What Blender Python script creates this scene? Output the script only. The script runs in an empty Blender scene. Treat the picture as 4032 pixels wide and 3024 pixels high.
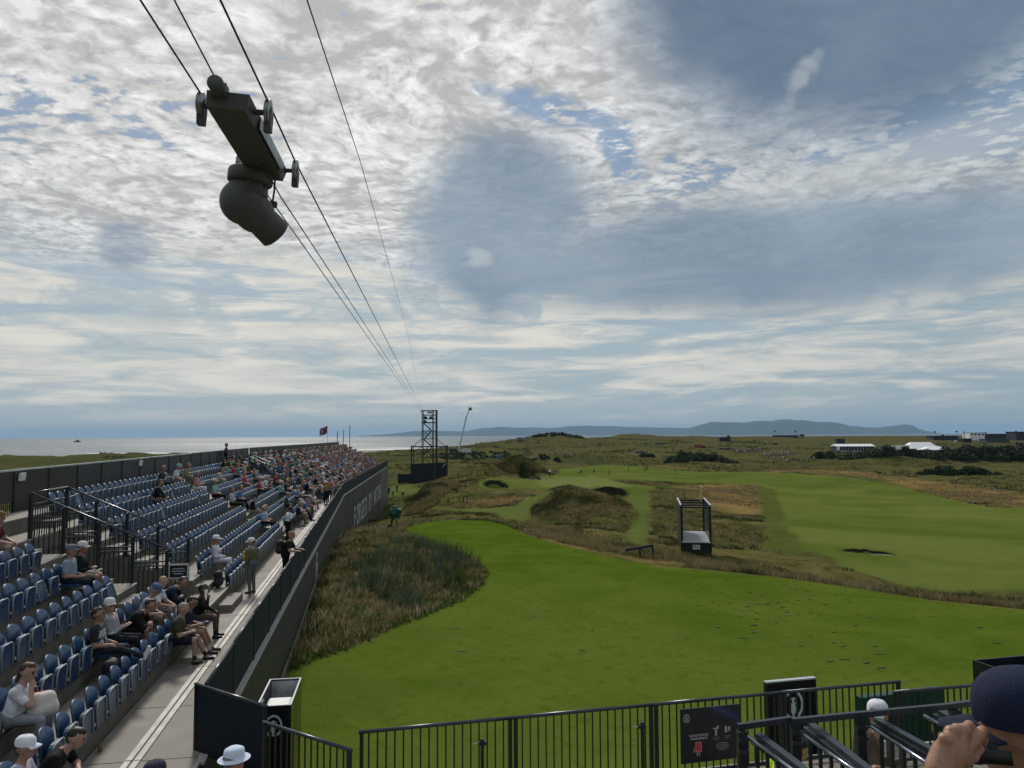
import bpy, bmesh, math, random
import numpy as np
from mathutils import Vector, Matrix, Euler

# ------------------------------------------------------------------ camera
SC = bpy.context.scene
COL = SC.collection
ZC = 16.0                                   # eye level above the sea
PITCH = math.atan(202 / 3028)
cam_d = bpy.data.cameras.new('camera')
cam_d.sensor_width = 36.0
cam_d.lens = 36.0 * 3028 / 4032
cam_d.clip_start = 0.05
cam_d.clip_end = 90000
cam = bpy.data.objects.new('camera', cam_d)
COL.objects.link(cam)
cam.matrix_world = (Matrix.Translation((0, 0, ZC)) @ Matrix.Rotation(math.pi / 2 + PITCH, 4, 'X')
                    @ Matrix.Rotation(math.radians(-0.284), 4, 'Z'))
SC.camera = cam

# ------------------------------------------------------------------ exposure
SC.view_settings.view_transform = 'Standard'
SC.view_settings.look = 'None'
SC.view_settings.exposure = 0.0
SC.view_settings.gamma = 1.0
SC.view_settings.use_curve_mapping = False
SC.render.engine = 'CYCLES'
SC.cycles.use_denoising = True
SC.cycles.max_bounces = 6
SC.cycles.diffuse_bounces = 3
SC.cycles.glossy_bounces = 3
SC.cycles.transparent_max_bounces = 8
SC.cycles.volume_bounces = 0

# ------------------------------------------------------------------ sun (behind thin high cloud, ahead and to the left)
SUN_AZ, SUN_EL = math.radians(-19), math.radians(40)
sun_dir = Vector((math.sin(SUN_AZ) * math.cos(SUN_EL), math.cos(SUN_AZ) * math.cos(SUN_EL), math.sin(SUN_EL)))
sun_d = bpy.data.lights.new('sun', 'SUN')
sun_d.energy = 2.4
sun_d.angle = math.radians(9)
sun_d.color = (1.0, 0.95, 0.87)
sun = bpy.data.objects.new('sun', sun_d)
COL.objects.link(sun)
sun.rotation_euler = (-sun_dir).to_track_quat('-Z', 'Y').to_euler()

# ------------------------------------------------------------------ world: Nishita sky under layered procedural cloud
world = bpy.data.worlds.new('World')
SC.world = world
world.use_nodes = True
wt = world.node_tree
wt.nodes.clear()


class NG:
    """small helper for writing node graphs"""
    def __init__(self, tree):
        self.t = tree

    def new(self, typ, **kw):
        n = self.t.nodes.new(typ)
        for k, v in kw.items():
            setattr(n, k, v)
        return n

    def put(self, sock, v):
        if isinstance(v, bpy.types.NodeSocket):
            self.t.links.new(v, sock)
        elif v is not None:
            if hasattr(sock, 'default_value'):
                try:
                    sock.default_value = v
                except Exception:
                    sock.default_value = (v[0], v[1], v[2], 1.0) if len(v) == 3 else v

    def m(self, op, a, b=None, c=None, clamp=False):
        n = self.new('ShaderNodeMath', operation=op)
        n.use_clamp = clamp
        self.put(n.inputs[0], a)
        if b is not None:
            self.put(n.inputs[1], b)
        if c is not None:
            self.put(n.inputs[2], c)
        return n.outputs[0]

    def ramp(self, x, lo, hi, a=0.0, b=1.0, smooth=True):
        n = self.new('ShaderNodeMapRange')
        n.interpolation_type = 'SMOOTHSTEP' if smooth else 'LINEAR'
        n.clamp = True
        self.put(n.inputs['Value'], x)
        for k, v in (('From Min', lo), ('From Max', hi), ('To Min', a), ('To Max', b)):
            self.put(n.inputs[k], v)
        return n.outputs['Result']

    def mix(self, f, a, b, mode='MIX'):
        n = self.new('ShaderNodeMix', data_type='RGBA', blend_type=mode)
        n.clamp_factor = True
        self.put(n.inputs['Factor'], f)
        self.put(n.inputs['A'], a if isinstance(a, bpy.types.NodeSocket) else (a[0], a[1], a[2], 1))
        self.put(n.inputs['B'], b if isinstance(b, bpy.types.NodeSocket) else (b[0], b[1], b[2], 1))
        return n.outputs['Result']

    def noise(self, vec, scale, detail=4, rough=0.55, dist=0.0, dim='3D', lac=2.0):
        n = self.new('ShaderNodeTexNoise', noise_dimensions=dim)
        self.put(n.inputs['Vector'], vec)
        self.put(n.inputs['Scale'], scale)
        self.put(n.inputs['Detail'], detail)
        self.put(n.inputs['Roughness'], rough)
        self.put(n.inputs['Lacunarity'], lac)
        self.put(n.inputs['Distortion'], dist)
        return n

    def vec(self, x, y, z):
        n = self.new('ShaderNodeCombineXYZ')
        self.put(n.inputs[0], x)
        self.put(n.inputs[1], y)
        self.put(n.inputs[2], z)
        return n.outputs[0]

    def vm(self, op, a, b=None, s=None):
        n = self.new('ShaderNodeVectorMath', operation=op)
        self.put(n.inputs[0], a)
        if b is not None:
            self.put(n.inputs[1], b)
        if s is not None:
            self.put(n.inputs['Scale'], s)
        return n.outputs[0]

g = NG(wt)
tc = g.new('ShaderNodeTexCoord')
D = g.vm('NORMALIZE', tc.outputs['Generated'])
sx = g.new('ShaderNodeSeparateXYZ')
g.put(sx.inputs[0], D)
dx, dy, dz = sx.outputs
el = g.m('MULTIPLY', g.m('ARCSINE', dz), 57.29578)          # degrees
az = g.m('MULTIPLY', g.m('ARCTAN2', dx, dy), 57.29578)
zc = g.m('ADD', g.m('MAXIMUM', dz, 0.0), 0.045)
P = g.vec(g.m('DIVIDE', dx, zc), g.m('DIVIDE', dy, zc), 0.0)   # the cloud sheet, seen in perspective

nish = g.new('ShaderNodeTexSky', sky_type='NISHITA')
nish.sun_disc = False
nish.sun_elevation = SUN_EL
nish.sun_rotation = SUN_AZ
nish.air_density = 1.0
nish.dust_density = 1.5
sky_raw = nish.outputs['Color']
sky = g.mix(1.0, sky_raw, (0.062, 0.062, 0.062), 'MULTIPLY')
clear = g.mix(g.ramp(el, 0.0, 20.0, 0.97, 0.80), sky, g.mix(g.ramp(el, 0.0, 26.0), (0.335, 0.430, 0.475), (0.17, 0.30, 0.49)))

warp = g.noise(P, 0.9, 3, 0.5).outputs['Color']
Pw = g.vm('ADD', P, g.vm('SCALE', g.vm('SUBTRACT', warp, (0.5, 0.5, 0.5)), s=0.55))

# --- high mackerel sheet: small cells with bright rims
cell = g.new('ShaderNodeTexVoronoi', feature='SMOOTH_F1')
g.put(cell.inputs['Vector'], g.vm('ADD', Pw, g.vm('SCALE', g.vm('SUBTRACT', g.noise(P, 9.0, 3, 0.6).outputs['Color'], (0.5, 0.5, 0.5)), s=0.22)))
g.put(cell.inputs['Scale'], 11.5)
g.put(cell.inputs['Smoothness'], 0.55)
n_mid = g.noise(Pw, 2.6, 6, 0.58, 0.4).outputs['Fac']
n_big = g.noise(P, 0.75, 4, 0.5, 0.3).outputs['Fac']
n_fine = g.noise(Pw, 15.0, 6, 0.60, 0.25).outputs['Fac']
cellv = g.m('SUBTRACT', 1.0, g.m('MULTIPLY', cell.outputs['Distance'], 1.25))
n_sw = g.noise(Pw, 15.0, 4, 0.55, 0.5).outputs['Fac']
body = g.m('ADD', g.m('ADD', g.m('MULTIPLY', cellv, 0.30), g.m('MULTIPLY', n_fine, 0.60)), g.m('MULTIPLY', n_mid, 0.42))
ridge = g.m('SUBTRACT', 1.0, g.m('MULTIPLY', g.m('ABSOLUTE', g.m('SUBTRACT', n_sw, 0.5)), 9.0), clamp=True)
ridge = g.m('MULTIPLY', ridge, g.ramp(n_mid, 0.38, 0.6))

# angle from the sun: the veil glows softly round it
sunv = (sun_dir.x, sun_dir.y, sun_dir.z)
dots = g.new('ShaderNodeVectorMath', operation='DOT_PRODUCT')
g.put(dots.inputs[0], D)
g.put(dots.inputs[1], sunv)
cosang = dots.outputs['Value']
glow = g.ramp(cosang, 0.72, 1.0)

lum = g.ramp(body, 0.53, 0.78, 0.41, 0.70, False)
lum = g.m('ADD', lum, g.m('MULTIPLY', ridge, 0.13))
lum = g.m('MULTIPLY', lum, g.m('ADD', 0.95, g.m('MULTIPLY', glow, 0.26)))
mack = g.mix(1.0, g.vec(lum, lum, lum), g.mix(glow, (0.93, 0.995, 1.035), (1.01, 1.0, 0.975)), 'MULTIPLY')

cover = g.m('ADD', g.m('MULTIPLY', n_big, 0.62), g.m('MULTIPLY', body, 0.36))


def blob(a0, e0, ra, re, rot=0.0, wob=0.45, lo=1.15, hi=0.55, wscale=3.0, coords=None):
    """soft-edged patch of the sheet round one direction, edge broken by noise"""
    ax = g.m('SUBTRACT', az, a0)
    ex = g.m('SUBTRACT', el, e0)
    c, s = math.cos(math.radians(rot)), math.sin(math.radians(rot))
    u = g.m('DIVIDE', g.m('ADD', g.m('MULTIPLY', ax, c), g.m('MULTIPLY', ex, s)), ra)
    v = g.m('DIVIDE', g.m('SUBTRACT', g.m('MULTIPLY', ex, c), g.m('MULTIPLY', ax, s)), re)
    r = g.m('SQRT', g.m('ADD', g.m('MULTIPLY', u, u), g.m('MULTIPLY', v, v)))
    nz = g.noise(g.vec(g.m('MULTIPLY', az, 0.05), g.m('MULTIPLY', el, 0.075), a0 * 0.37 + 3), wscale, 5, 0.55, 0.3).outputs['Fac']
    r = g.m('ADD', r, g.m('MULTIPLY', g.m('SUBTRACT', nz, 0.5), wob))
    return g.ramp(r, lo, hi)


# openings: an arc of blue round the middle cloud, scattered rents elsewhere
gap = g.ramp(cover, 0.475, 0.43)
arc = g.m('MAXIMUM', blob(3.2, 23.4, 5.6, 1.1, -14, 1.6, 1.2, 0.5, 9.0), blob(8.3, 20.3, 1.5, 3.6, 15, 1.7, 1.2, 0.5, 9.0))
arc = g.m('MULTIPLY', arc, g.ramp(n_fine, 0.62, 0.50))
gap = g.m('MAXIMUM', gap, arc)
gap = g.m('MULTIPLY', gap, g.ramp(el, 14.0, 19.0))
upper = g.mix(g.m('MULTIPLY', gap, 0.85), mack, clear)

# --- lower sky: long flat bands over pale blue
az10 = g.m('MULTIPLY', az, 0.033)
Pl = g.vec(az10, g.m('MULTIPLY', el, 0.30), 1.7)
b1 = g.noise(Pl, 1.5, 7, 0.60, 0.55).outputs['Fac']
b2 = g.noise(g.vec(g.m('MULTIPLY', az, 0.075), g.m('MULTIPLY', el, 0.55), 7.1), 1.7, 6, 0.62, 0.8).outputs['Fac']
b3 = g.noise(g.vec(g.m('MULTIPLY', az, 0.10), g.m('MULTIPLY', el, 0.20), 3.3), 1.6, 5, 0.58, 0.6).outputs['Fac']
band = g.m('ADD', g.m('MULTIPLY', b1, 0.62), g.m('MULTIPLY', b2, 0.38))
cream = g.mix(g.ramp(b2, 0.35, 0.7), (0.52, 0.545, 0.53), (0.70, 0.685, 0.625))
low = g.mix(g.m('MULTIPLY', g.ramp(band, 0.42, 0.56), g.ramp(el, 0.4, 3.0, 0.45, 0.95)), g.mix(0.12, clear, (0.45, 0.50, 0.50)), cream)
# grey-blue flat cumulus in the band at 8 to 15 degrees
shade = g.m('MULTIPLY', g.ramp(b3, 0.50, 0.62), g.m('MULTIPLY', g.ramp(el, 6.0, 9.5), g.ramp(el, 15.5, 11.5)))
low = g.mix(g.m('MULTIPLY', shade, 0.80), low, (0.33, 0.42, 0.475))
hor = g.ramp(el, 3.0, 0.0)
low = g.mix(g.m('MULTIPLY', hor, 0.70), low, g.mix(g.ramp(cosang, 0.45, 0.85), (0.33, 0.41, 0.45), (0.46, 0.50, 0.50)))
low = g.mix(1.0, low, g.mix(g.ramp(cosang, 0.40, 0.86), (0.97, 0.97, 0.97), (1.16, 1.13, 1.10)), 'MULTIPLY')

edge = g.m('ADD', el, g.m('MULTIPLY', g.m('SUBTRACT', b3, 0.5), 14.0))
full = g.mix(g.ramp(edge, 10.0, 15.5), low, upper)

# --- lower dark cloud decks (nearer, thicker, smooth)
dk_n = g.noise(g.vec(g.m('MULTIPLY', az, 0.045), g.m('MULTIPLY', el, 0.06), 11.0), 1.9, 3, 0.45, 0.2).outputs['Fac']
dark_hi = g.mix(g.ramp(dk_n, 0.32, 0.68), (0.120, 0.178, 0.262), (0.168, 0.232, 0.318))
dark_lo = g.mix(g.ramp(dk_n, 0.32, 0.68), (0.200, 0.275, 0.360), (0.270, 0.350, 0.430))
d1 = blob(24.5, 29.5, 19.0, 11.5, -6, 0.35, 1.10, 0.62, 2.0)
d2 = blob(-0.6, 15.6, 7.6, 7.4, 20, 0.55, 1.15, 0.62, 3.2)
d3 = blob(19.0, 12.4, 27.0, 4.5, 0, 0.45, 1.12, 0.55, 2.4)
d4 = blob(-27.0, 12.7, 1.9, 1.6, 20, 1.0, 1.2, 0.6, 9.0)
deck = g.m('MAXIMUM', g.m('MAXIMUM', d1, g.m('MULTIPLY', d2, 0.92)), g.m('MAXIMUM', g.m('MULTIPLY', d3, 0.92), g.m('MULTIPLY', d4, 0.65)))
# other decks of the same kind round the rest of the sky
turn = g.noise(g.vec(g.m('MULTIPLY', dx, 1.0), g.m('MULTIPLY', dy, 1.0), g.m('MULTIPLY', dz, 1.4)), 1.9, 3, 0.5).outputs['Fac']
rest = g.m('MULTIPLY', g.ramp(turn, 0.50, 0.62), g.ramp(g.m('ABSOLUTE', az), 42.0, 60.0))
deck = g.m('MAXIMUM', deck, g.m('MULTIPLY', rest, 0.85))
full = g.mix(g.m('MULTIPLY', deck, 0.95), full, g.mix(g.m('MAXIMUM', d1, rest), dark_lo, dark_hi))
# a light ragged scrap in front of each dark deck
sc1 = blob(21.3, 23.9, 1.0, 3.2, -38, 2.4, 1.0, 0.2, 9.0)
sc2 = blob(-2.4, 13.3, 1.5, 0.9, 10, 2.2, 1.1, 0.3, 12.0)
sc3 = blob(-13.4, 6.6, 1.1, 0.7, 0, 1.6, 1.1, 0.4, 12.0)
full = g.mix(g.m('MULTIPLY', g.m('MAXIMUM', g.m('MULTIPLY', sc1, 0.75), g.m('MAXIMUM', sc2, sc3)), 0.62), full, (0.50, 0.545, 0.565))
# hazy bright belt under the upper deck
belt = blob(27.0, 17.9, 15.0, 1.9, 6, 0.6, 1.2, 0.3, 2.5)
full = g.mix(g.m('MULTIPLY', belt, 0.50), full, (0.52, 0.55, 0.555))

# below the horizon: only ever seen by rays that miss the sea
full = g.mix(g.ramp(el, -0.2, -2.0), full, (0.18, 0.24, 0.27))
bg = g.new('ShaderNodeBackground')
g.put(bg.inputs['Color'], full)
g.put(bg.inputs['Strength'], 1.0)
wo = g.new('ShaderNodeOutputWorld')
wt.links.new(bg.outputs[0], wo.inputs['Surface'])

world.cycles.sampling_method = 'MANUAL'
world.cycles.sample_map_resolution = 512

# =================================================================== helpers
RNG = np.random.default_rng(7)
random.seed(7)
MATS = {}


def mat(name, color, rough=0.6, metal=0.0, var=0.0, scale=8.0, bump=0.0, spec=0.4, coat=0.0, obj_color=False, rand=None):
    """principled material with broken-up colour and roughness; rand = list of colours picked per object"""
    if name in MATS:
        return MATS[name]
    m = bpy.data.materials.new(name)
    m.use_nodes = True
    t = m.node_tree
    n = NG(t)
    b = t.nodes['Principled BSDF']
    b.inputs['Metallic'].default_value = metal
    b.inputs['Specular IOR Level'].default_value = spec
    b.inputs['Coat Weight'].default_value = coat
    if obj_color or rand:
        oi = n.new('ShaderNodeObjectInfo')
    if obj_color:
        base = oi.outputs['Color']
    elif rand:
        cr = n.new('ShaderNodeValToRGB')
        cr.color_ramp.interpolation = 'CONSTANT'
        els = cr.color_ramp.elements
        for i, c in enumerate(rand):
            e = els[i] if i < 2 else els.new(i / len(rand))
            e.position = i / len(rand)
            e.color = (c[0], c[1], c[2], 1)
        n.put(cr.inputs[0], oi.outputs['Random'])
        base = cr.outputs[0]
    else:
        base = None
    gen = n.new('ShaderNodeTexCoord').outputs['Object']
    if var > 0 or bump > 0:
        nz = n.noise(gen, scale, 5, 0.6, 0.3)
        f = n.ramp(nz.outputs['Fac'], 0.3, 0.7, 1 - var, 1 + var, False)
        src = base if base is not None else (color[0], color[1], color[2])
        col = n.mix(1.0, src, n.vec(f, f, f), 'MULTIPLY')
        n.put(b.inputs['Base Color'], col)
        n.put(b.inputs['Roughness'], n.ramp(nz.outputs['Fac'], 0.3, 0.7, max(0.05, rough - 0.12), min(1, rough + 0.12), False))
        if bump > 0:
            bp = n.new('ShaderNodeBump')
            bp.inputs['Strength'].default_value = bump
            bp.inputs['Distance'].default_value = 0.02
            n.put(bp.inputs['Height'], n.noise(gen, scale * 3, 4, 0.6).outputs['Fac'])
            t.links.new(bp.outputs[0], b.inputs['Normal'])
    else:
        n.put(b.inputs['Base Color'], base if base is not None else (color[0], color[1], color[2], 1))
        b.inputs['Roughness'].default_value = rough
    MATS[name] = m
    return m


class MB:
    """mesh builder: gathers shapes, builds ONE mesh"""
    def __init__(self):
        self.v, self.f, self.mi, self.n = [], [], [], 0
        self.cur = 0

    def add(self, verts, faces):
        self.v.extend([tuple(p) for p in verts])
        self.f.extend([tuple(i + self.n for i in fc) for fc in faces])
        self.mi.extend([self.cur] * len(faces))
        self.n += len(verts)
        return self

    def box(self, c, s, M=None, taper=1.0):
        hx, hy, hz = s[0] / 2, s[1] / 2, s[2] / 2
        vs = []
        for z, k in ((-hz, 1.0), (hz, taper)):
            for x, y in ((-hx, -hy), (hx, -hy), (hx, hy), (-hx, hy)):
                p = Vector((x * k, y * k, z))
                if M is not None:
                    p = M @ p
                vs.append(p + Vector(c))
        return self.add(vs, [(3, 2, 1, 0), (4, 5, 6, 7), (0, 1, 5, 4), (1, 2, 6, 5), (2, 3, 7, 6), (3, 0, 4, 7)])

    def hexa(self, p):
        """8 corners, bottom ring then top ring"""
        return self.add(p, [(3, 2, 1, 0), (4, 5, 6, 7), (0, 1, 5, 4), (1, 2, 6, 5), (2, 3, 7, 6), (3, 0, 4, 7)])

    def bar(self, a, b, w, h, up=(0, 0, 1)):
        a, b = Vector(a), Vector(b)
        d = (b - a).normalized()
        up = Vector(up)
        if abs(d.dot(up)) > 0.98:
            up = Vector((1, 0, 0))
        x = d.cross(up).normalized()
        y = x.cross(d).normalized()
        vs = []
        for q in (a, b):
            for sx_, sy_ in ((-1, -1), (1, -1), (1, 1), (-1, 1)):
                vs.append(q + x * (w / 2 * sx_) + y * (h / 2 * sy_))
        return self.add(vs, [(0, 1, 2, 3), (7, 6, 5, 4), (4, 5, 1, 0), (5, 6, 2, 1), (6, 7, 3, 2), (7, 4, 0, 3)])

    def tube(self, pts, r, seg=8, caps=True):
        pts = [Vector(p) for p in pts]
        rs = r if hasattr(r, '__len__') else [r] * len(pts)
        n0 = None
        vs, fs = [], []
        for i, p in enumerate(pts):
            d = (pts[min(i + 1, len(pts) - 1)] - pts[max(i - 1, 0)]).normalized()
            if n0 is None:
                n0 = d.orthogonal().normalized()
            n0 = (n0 - d * n0.dot(d)).normalized()
            b = d.cross(n0)
            for k in range(seg):
                a = 2 * math.pi * k / seg
                vs.append(p + (n0 * math.cos(a) + b * math.sin(a)) * rs[i])
        for i in range(len(pts) - 1):
            for k in range(seg):
                k2 = (k + 1) % seg
                fs.append((i * seg + k, i * seg + k2, (i + 1) * seg + k2, (i + 1) * seg + k))
        if caps:
            fs.append(tuple(range(seg - 1, -1, -1)))
            fs.append(tuple(range((len(pts) - 1) * seg, len(pts) * seg)))
        return self.add(vs, fs)

    def lathe(self, prof, seg=16, M=None, c=(0, 0, 0), arc=1.0):
        vs, fs = [], []
        for r, z in prof:
            for k in range(seg):
                a = 2 * math.pi * k / seg
                p = Vector((r * math.cos(a), r * math.sin(a), z))
                if M is not None:
                    p = M @ p
                vs.append(p + Vector(c))
        for i in range(len(prof) - 1):
            for k in range(seg):
                k2 = (k + 1) % seg
                fs.append((i * seg + k, i * seg + k2, (i + 1) * seg + k2, (i + 1) * seg + k))
        return self.add(vs, fs)

    def prism(self, outline, a, b, M=None, c=(0, 0, 0)):
        """outline in local XZ, extruded along local Y from a to b"""
        n = len(outline)
        vs = []
        for y in (a, b):
            for x, z in outline:
                p = Vector((x, y, z))
                if M is not None:
                    p = M @ p
                vs.append(p + Vector(c))
        fs = [tuple(range(n)), tuple(range(2 * n - 1, n - 1, -1))]
        for i in range(n):
            j = (i + 1) % n
            fs.append((j, i, n + i, n + j))
        return self.add(vs, fs)

    def mesh(self, name, mats, smooth=False):
        me = bpy.data.meshes.new(name)
        me.from_pydata(self.v, [], self.f)
        for m in (mats if isinstance(mats, (list, tuple)) else [mats]):
            me.materials.append(m)
        if any(self.mi):
            me.polygons.foreach_set('material_index', self.mi)
        if smooth:
            me.polygons.foreach_set('use_smooth', [True] * len(me.polygons))
        me.update()
        return me

    def build(self, name, mats, parent=None, smooth=False, loc=None, rot=None):
        return link(name, self.mesh(name, mats, smooth), parent, loc, rot)


def link(name, me, parent=None, loc=None, rot=None):
    o = bpy.data.objects.new(name, me)
    COL.objects.link(o)
    if parent is not None:
        o.parent = parent
    if loc is not None:
        o.location = loc
    if rot is not None:
        o.rotation_euler = rot
    return o


def tag(o, label, cat, group=None):
    o['label'] = label
    o['category'] = cat
    if group:
        o['group'] = group
    return o


def thing(name, label, cat, loc=(0, 0, 0), rz=0.0, group=None):
    o = bpy.data.objects.new(name, None)
    COL.objects.link(o)
    o.empty_display_size = 0.2
    o.location = loc
    o.rotation_euler = (0, 0, rz)
    return tag(o, label, cat, group)


def copy_tree(o, parent=None):
    c = o.copy()
    COL.objects.link(c)
    c.parent = parent
    for ch in list(o.children):
        copy_tree(ch, c)
    return c


def np_mesh(name, verts, faces, k, mats, parent=None, smooth=False, attrs=None):
    """fast mesh from numpy arrays; faces (n,k)"""
    me = bpy.data.meshes.new(name)
    me.vertices.add(len(verts))
    me.vertices.foreach_set('co', np.ascontiguousarray(verts, dtype=np.float32).ravel())
    nf = len(faces)
    me.loops.add(nf * k)
    me.loops.foreach_set('vertex_index', np.ascontiguousarray(faces, dtype=np.int32).ravel())
    me.polygons.add(nf)
    me.polygons.foreach_set('loop_start', np.arange(0, nf * k, k, dtype=np.int32))
    me.polygons.foreach_set('loop_total', np.full(nf, k, dtype=np.int32))
    if smooth:
        me.polygons.foreach_set('use_smooth', np.ones(nf, dtype=bool))
    for m in (mats if isinstance(mats, (list, tuple)) else [mats]):
        me.materials.append(m)
    for an, arr in (attrs or {}).items():
        if arr.ndim == 1:
            a = me.attributes.new(an, 'FLOAT', 'POINT')
            a.data.foreach_set('value', arr.astype(np.float32))
        else:
            a = me.attributes.new(an, 'FLOAT_COLOR', 'POINT')
            a.data.foreach_set('color', arr.astype(np.float32).ravel())
    me.update(calc_edges=True)
    me.validate()
    return link(name, me, parent)


ORD = ['first', 'second', 'third', 'fourth', 'fifth', 'sixth', 'seventh', 'eighth', 'ninth', 'tenth', 'eleventh', 'twelfth',
       'thirteenth', 'fourteenth', 'fifteenth', 'sixteenth', 'seventeenth', 'eighteenth', 'nineteenth', 'twentieth',
       'twenty-first', 'twenty-second', 'twenty-third', 'twenty-fourth', 'twenty-fifth', 'twenty-sixth', 'twenty-seventh',
       'twenty-eighth', 'twenty-ninth', 'thirtieth']
# ------------------------------------------------------------------ terrain height
CTRL = np.array([
    (-40, -20, 9.0), (0, -20, 9.2), (40, -20, 9.2), (-40, 20, 8.6), (-70, 0, 8.5), (80, 0, 8.6), (60, 15, 8.6),
    (-10, 5, 9.3), (0, 5, 9.3), (15, 5, 9.3), (30, 5, 9.3), (-6, 21, 9.3), (0, 30, 9.3), (10, 28, 9.3), (20, 26, 9.35), (-3, 45, 9.15), (4, 40, 9.2),
    (-5, 58, 9.0), (-2, 60, 9.0), (-9, 58, 8.9), (-8, 35, 9.55), (-9.5, 45, 9.35), (-12, 54, 8.9), (-18.8, 107, 3.8), (-21.4, 132, 3.6), (-21.6, 147, 4.0),
    (-15.5, 80, 6.4), (10.7, 46, 8.95), (14, 60, 8.0), (18, 76, 7.4), (20, 110, 6.3), (25, 150, 5.8), (24, 44, 7.0), (32, 41, 6.8), (44, 38, 6.7),
    (27, 58, 7.0), (45, 60, 6.5), (20, 56, 7.6), (30, 100, 5.6), (60, 100, 5.0), (50, 150, 4.2), (90, 150, 4.0), (80, 200, 3.4), (110, 196, 3.1), (30, 200, 4.8),
    (50, 250, 4.5), (0, 155, 6.9), (8, 160, 6.9), (-8, 155, 7.2), (5, 140, 6.6), (15, 130, 6.2), (4, 72, 7.7), (-3, 75, 7.9), (-6, 98, 7.3), (-8, 80, 7.8), (0, 110, 7.0),
    (-14, 117, 6.8), (-12, 140, 7.6), (-9, 165, 8.4), (5, 215, 5.2), (20, 212, 4.9), (-28, 195, 4.2), (-20.5, 190, 4.6), (-10, 205, 6.2), (-24, 165, 4.2),
    (-40, 250, 5.5), (-55, 322, 6.2), (-30, 350, 8.6), (-15, 400, 10.0), (4.5, 440, 11.8), (27.6, 480, 15.6), (43, 505, 13.2), (70, 600, 13.3), (100, 700, 13.8), (33, 350, 7.0), (87, 450, 9.0),
    (91, 330, 7.2), (215, 550, 10.4), (117, 300, 6.8), (183, 330, 6.8), (342, 550, 9.8), (150, 230, 5.0), (60, 400, 8.0), (0, 300, 6.8),
    (200, 800, 12.9), (350, 850, 12.6), (500, 900, 12.4), (700, 900, 12.4), (500, 600, 10.5), (300, 400, 8.0), (150, 120, 4.6), (120, 60, 5.8), (200, 200, 5.0),
    (0, 1000, -1.5), (300, 1150, -2), (800, 1300, -2), (-100, 1100, -2), (-300, 1150, -2.5), (-700, 1100, -2.5), (-130, 650, 1.4), (-150, 960, -0.25), (-300, 700, -0.4), (-420, 500, 0.3), (-60, 560, 4.0), (-20, 620, 4.0),
    (15, 133.5, 6.9), (15, 123, 5.5), (21, 133, 6.6), (9, 134, 6.9), (20, 124, 5.6), (-2.9, 144.5, 7.9), (-2.9, 134.5, 6.6), (3.6, 161.5, 8.0), (3.6, 156, 6.8), (-173, 262, 10.6), (-120, 290, 9.9), (-250, 245, 10.6), (-350, 250, 9.5), (-100, 450, 2.8), (-200, 360, 3.0), (-70, 150, 6.0), (-120, 200, 7.2), (-60, 60, 7.5), (-150, 100, 8), (-700, 300, -1.0), (-400, -100, 8), (400, -100, 8), (800, 300, 9)], float)
_CD = np.linalg.norm(CTRL[:, None, :2] - CTRL[None, :, :2], axis=2)
_NC = len(CTRL)
_CA = np.zeros((_NC + 3, _NC + 3))
_CA[:_NC, :_NC] = _CD + 0.0
_CA[:_NC, _NC] = 1
_CA[:_NC, _NC + 1:] = CTRL[:, :2] / 1000
_CA[_NC, :_NC] = 1
_CA[_NC + 1:, :_NC] = (CTRL[:, :2] / 1000).T
_CW = np.linalg.solve(_CA, np.r_[CTRL[:, 2], 0, 0, 0])


def _hash(ix, iy, seed):
    h = (ix.astype(np.int64) * 374761393 + iy.astype(np.int64) * 668265263 + seed * 1442695041) & 0x7fffffff
    h = ((h ^ (h >> 13)) * 1274126177) & 0x7fffffff
    return ((h ^ (h >> 16)) & 0xffff) / 65535.0


def vnoise(x, y, seed=0):
    ix, iy = np.floor(x), np.floor(y)
    fx, fy = x - ix, y - iy
    fx, fy = fx * fx * (3 - 2 * fx), fy * fy * (3 - 2 * fy)
    a, b = _hash(ix, iy, seed), _hash(ix + 1, iy, seed)
    c, d = _hash(ix, iy + 1, seed), _hash(ix + 1, iy + 1, seed)
    return (a + (b - a) * fx) * (1 - fy) + (c + (d - c) * fx) * fy - 0.5


def fbm(x, y, s, oct=4, seed=0):
    r, a = 0.0, 1.0
    for i in range(oct):
        r = r + a * vnoise(x / s + 17.3 * i, y / s - 9.1 * i, seed + i)
        s, a = s / 2.03, a * 0.5
    return r


MOUNDS = [  # x, y, height, rx, ry, angle
    (5.6, 88, 2.2, 4.6, 8.5, 0.1), (10.0, 82, 1.2, 5.5, 9.0, 0), (1.2, 168, 2.7, 4.6, 7.0, 0), (-6.5, 162, 1.5, 4.0, 7.0, 0.3), (-13.0, 128, 1.3, 2.4, 16, 0.15),
    (-5.0, 108, 0.9, 5.0, 5, 0), (1.5, 103, 0.7, 3.4, 5, 0.3), (-6.8, 34, 0.35, 2.0, 6, 0), (-8.6, 48, 0.3, 1.5, 5, 0), (23, 128, 0.8, 8, 14, 0), (30, 118, 0.7, 5, 9, 0), (16, 205, 0.6, 14, 6, 0),
    (45, 320, 2.0, 30, 14, 0), (-8, 260, 1.6, 12, 10, 0), (20, 300, 1.8, 18, 9, 0.2), (70, 360, 2.2, 30, 14, 0), (130, 400, 2.4, 40, 18, 0), (230, 420, 2, 50, 18, 0), (-45, 300, 2.2, 20, 16, 0.3),
    (128, 262, 2.2, 26, 9, 0), (165, 275, 2.4, 26, 9, 0), (200, 270, 2.4, 30, 10, 0), (95, 262, 1.4, 20, 8, 0), (60, 262, 1.0, 18, 7, 0), (100, 660, 2.2, 26, 30, 0), (26, 478, 1.4, 10, 22, 0)]
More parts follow.
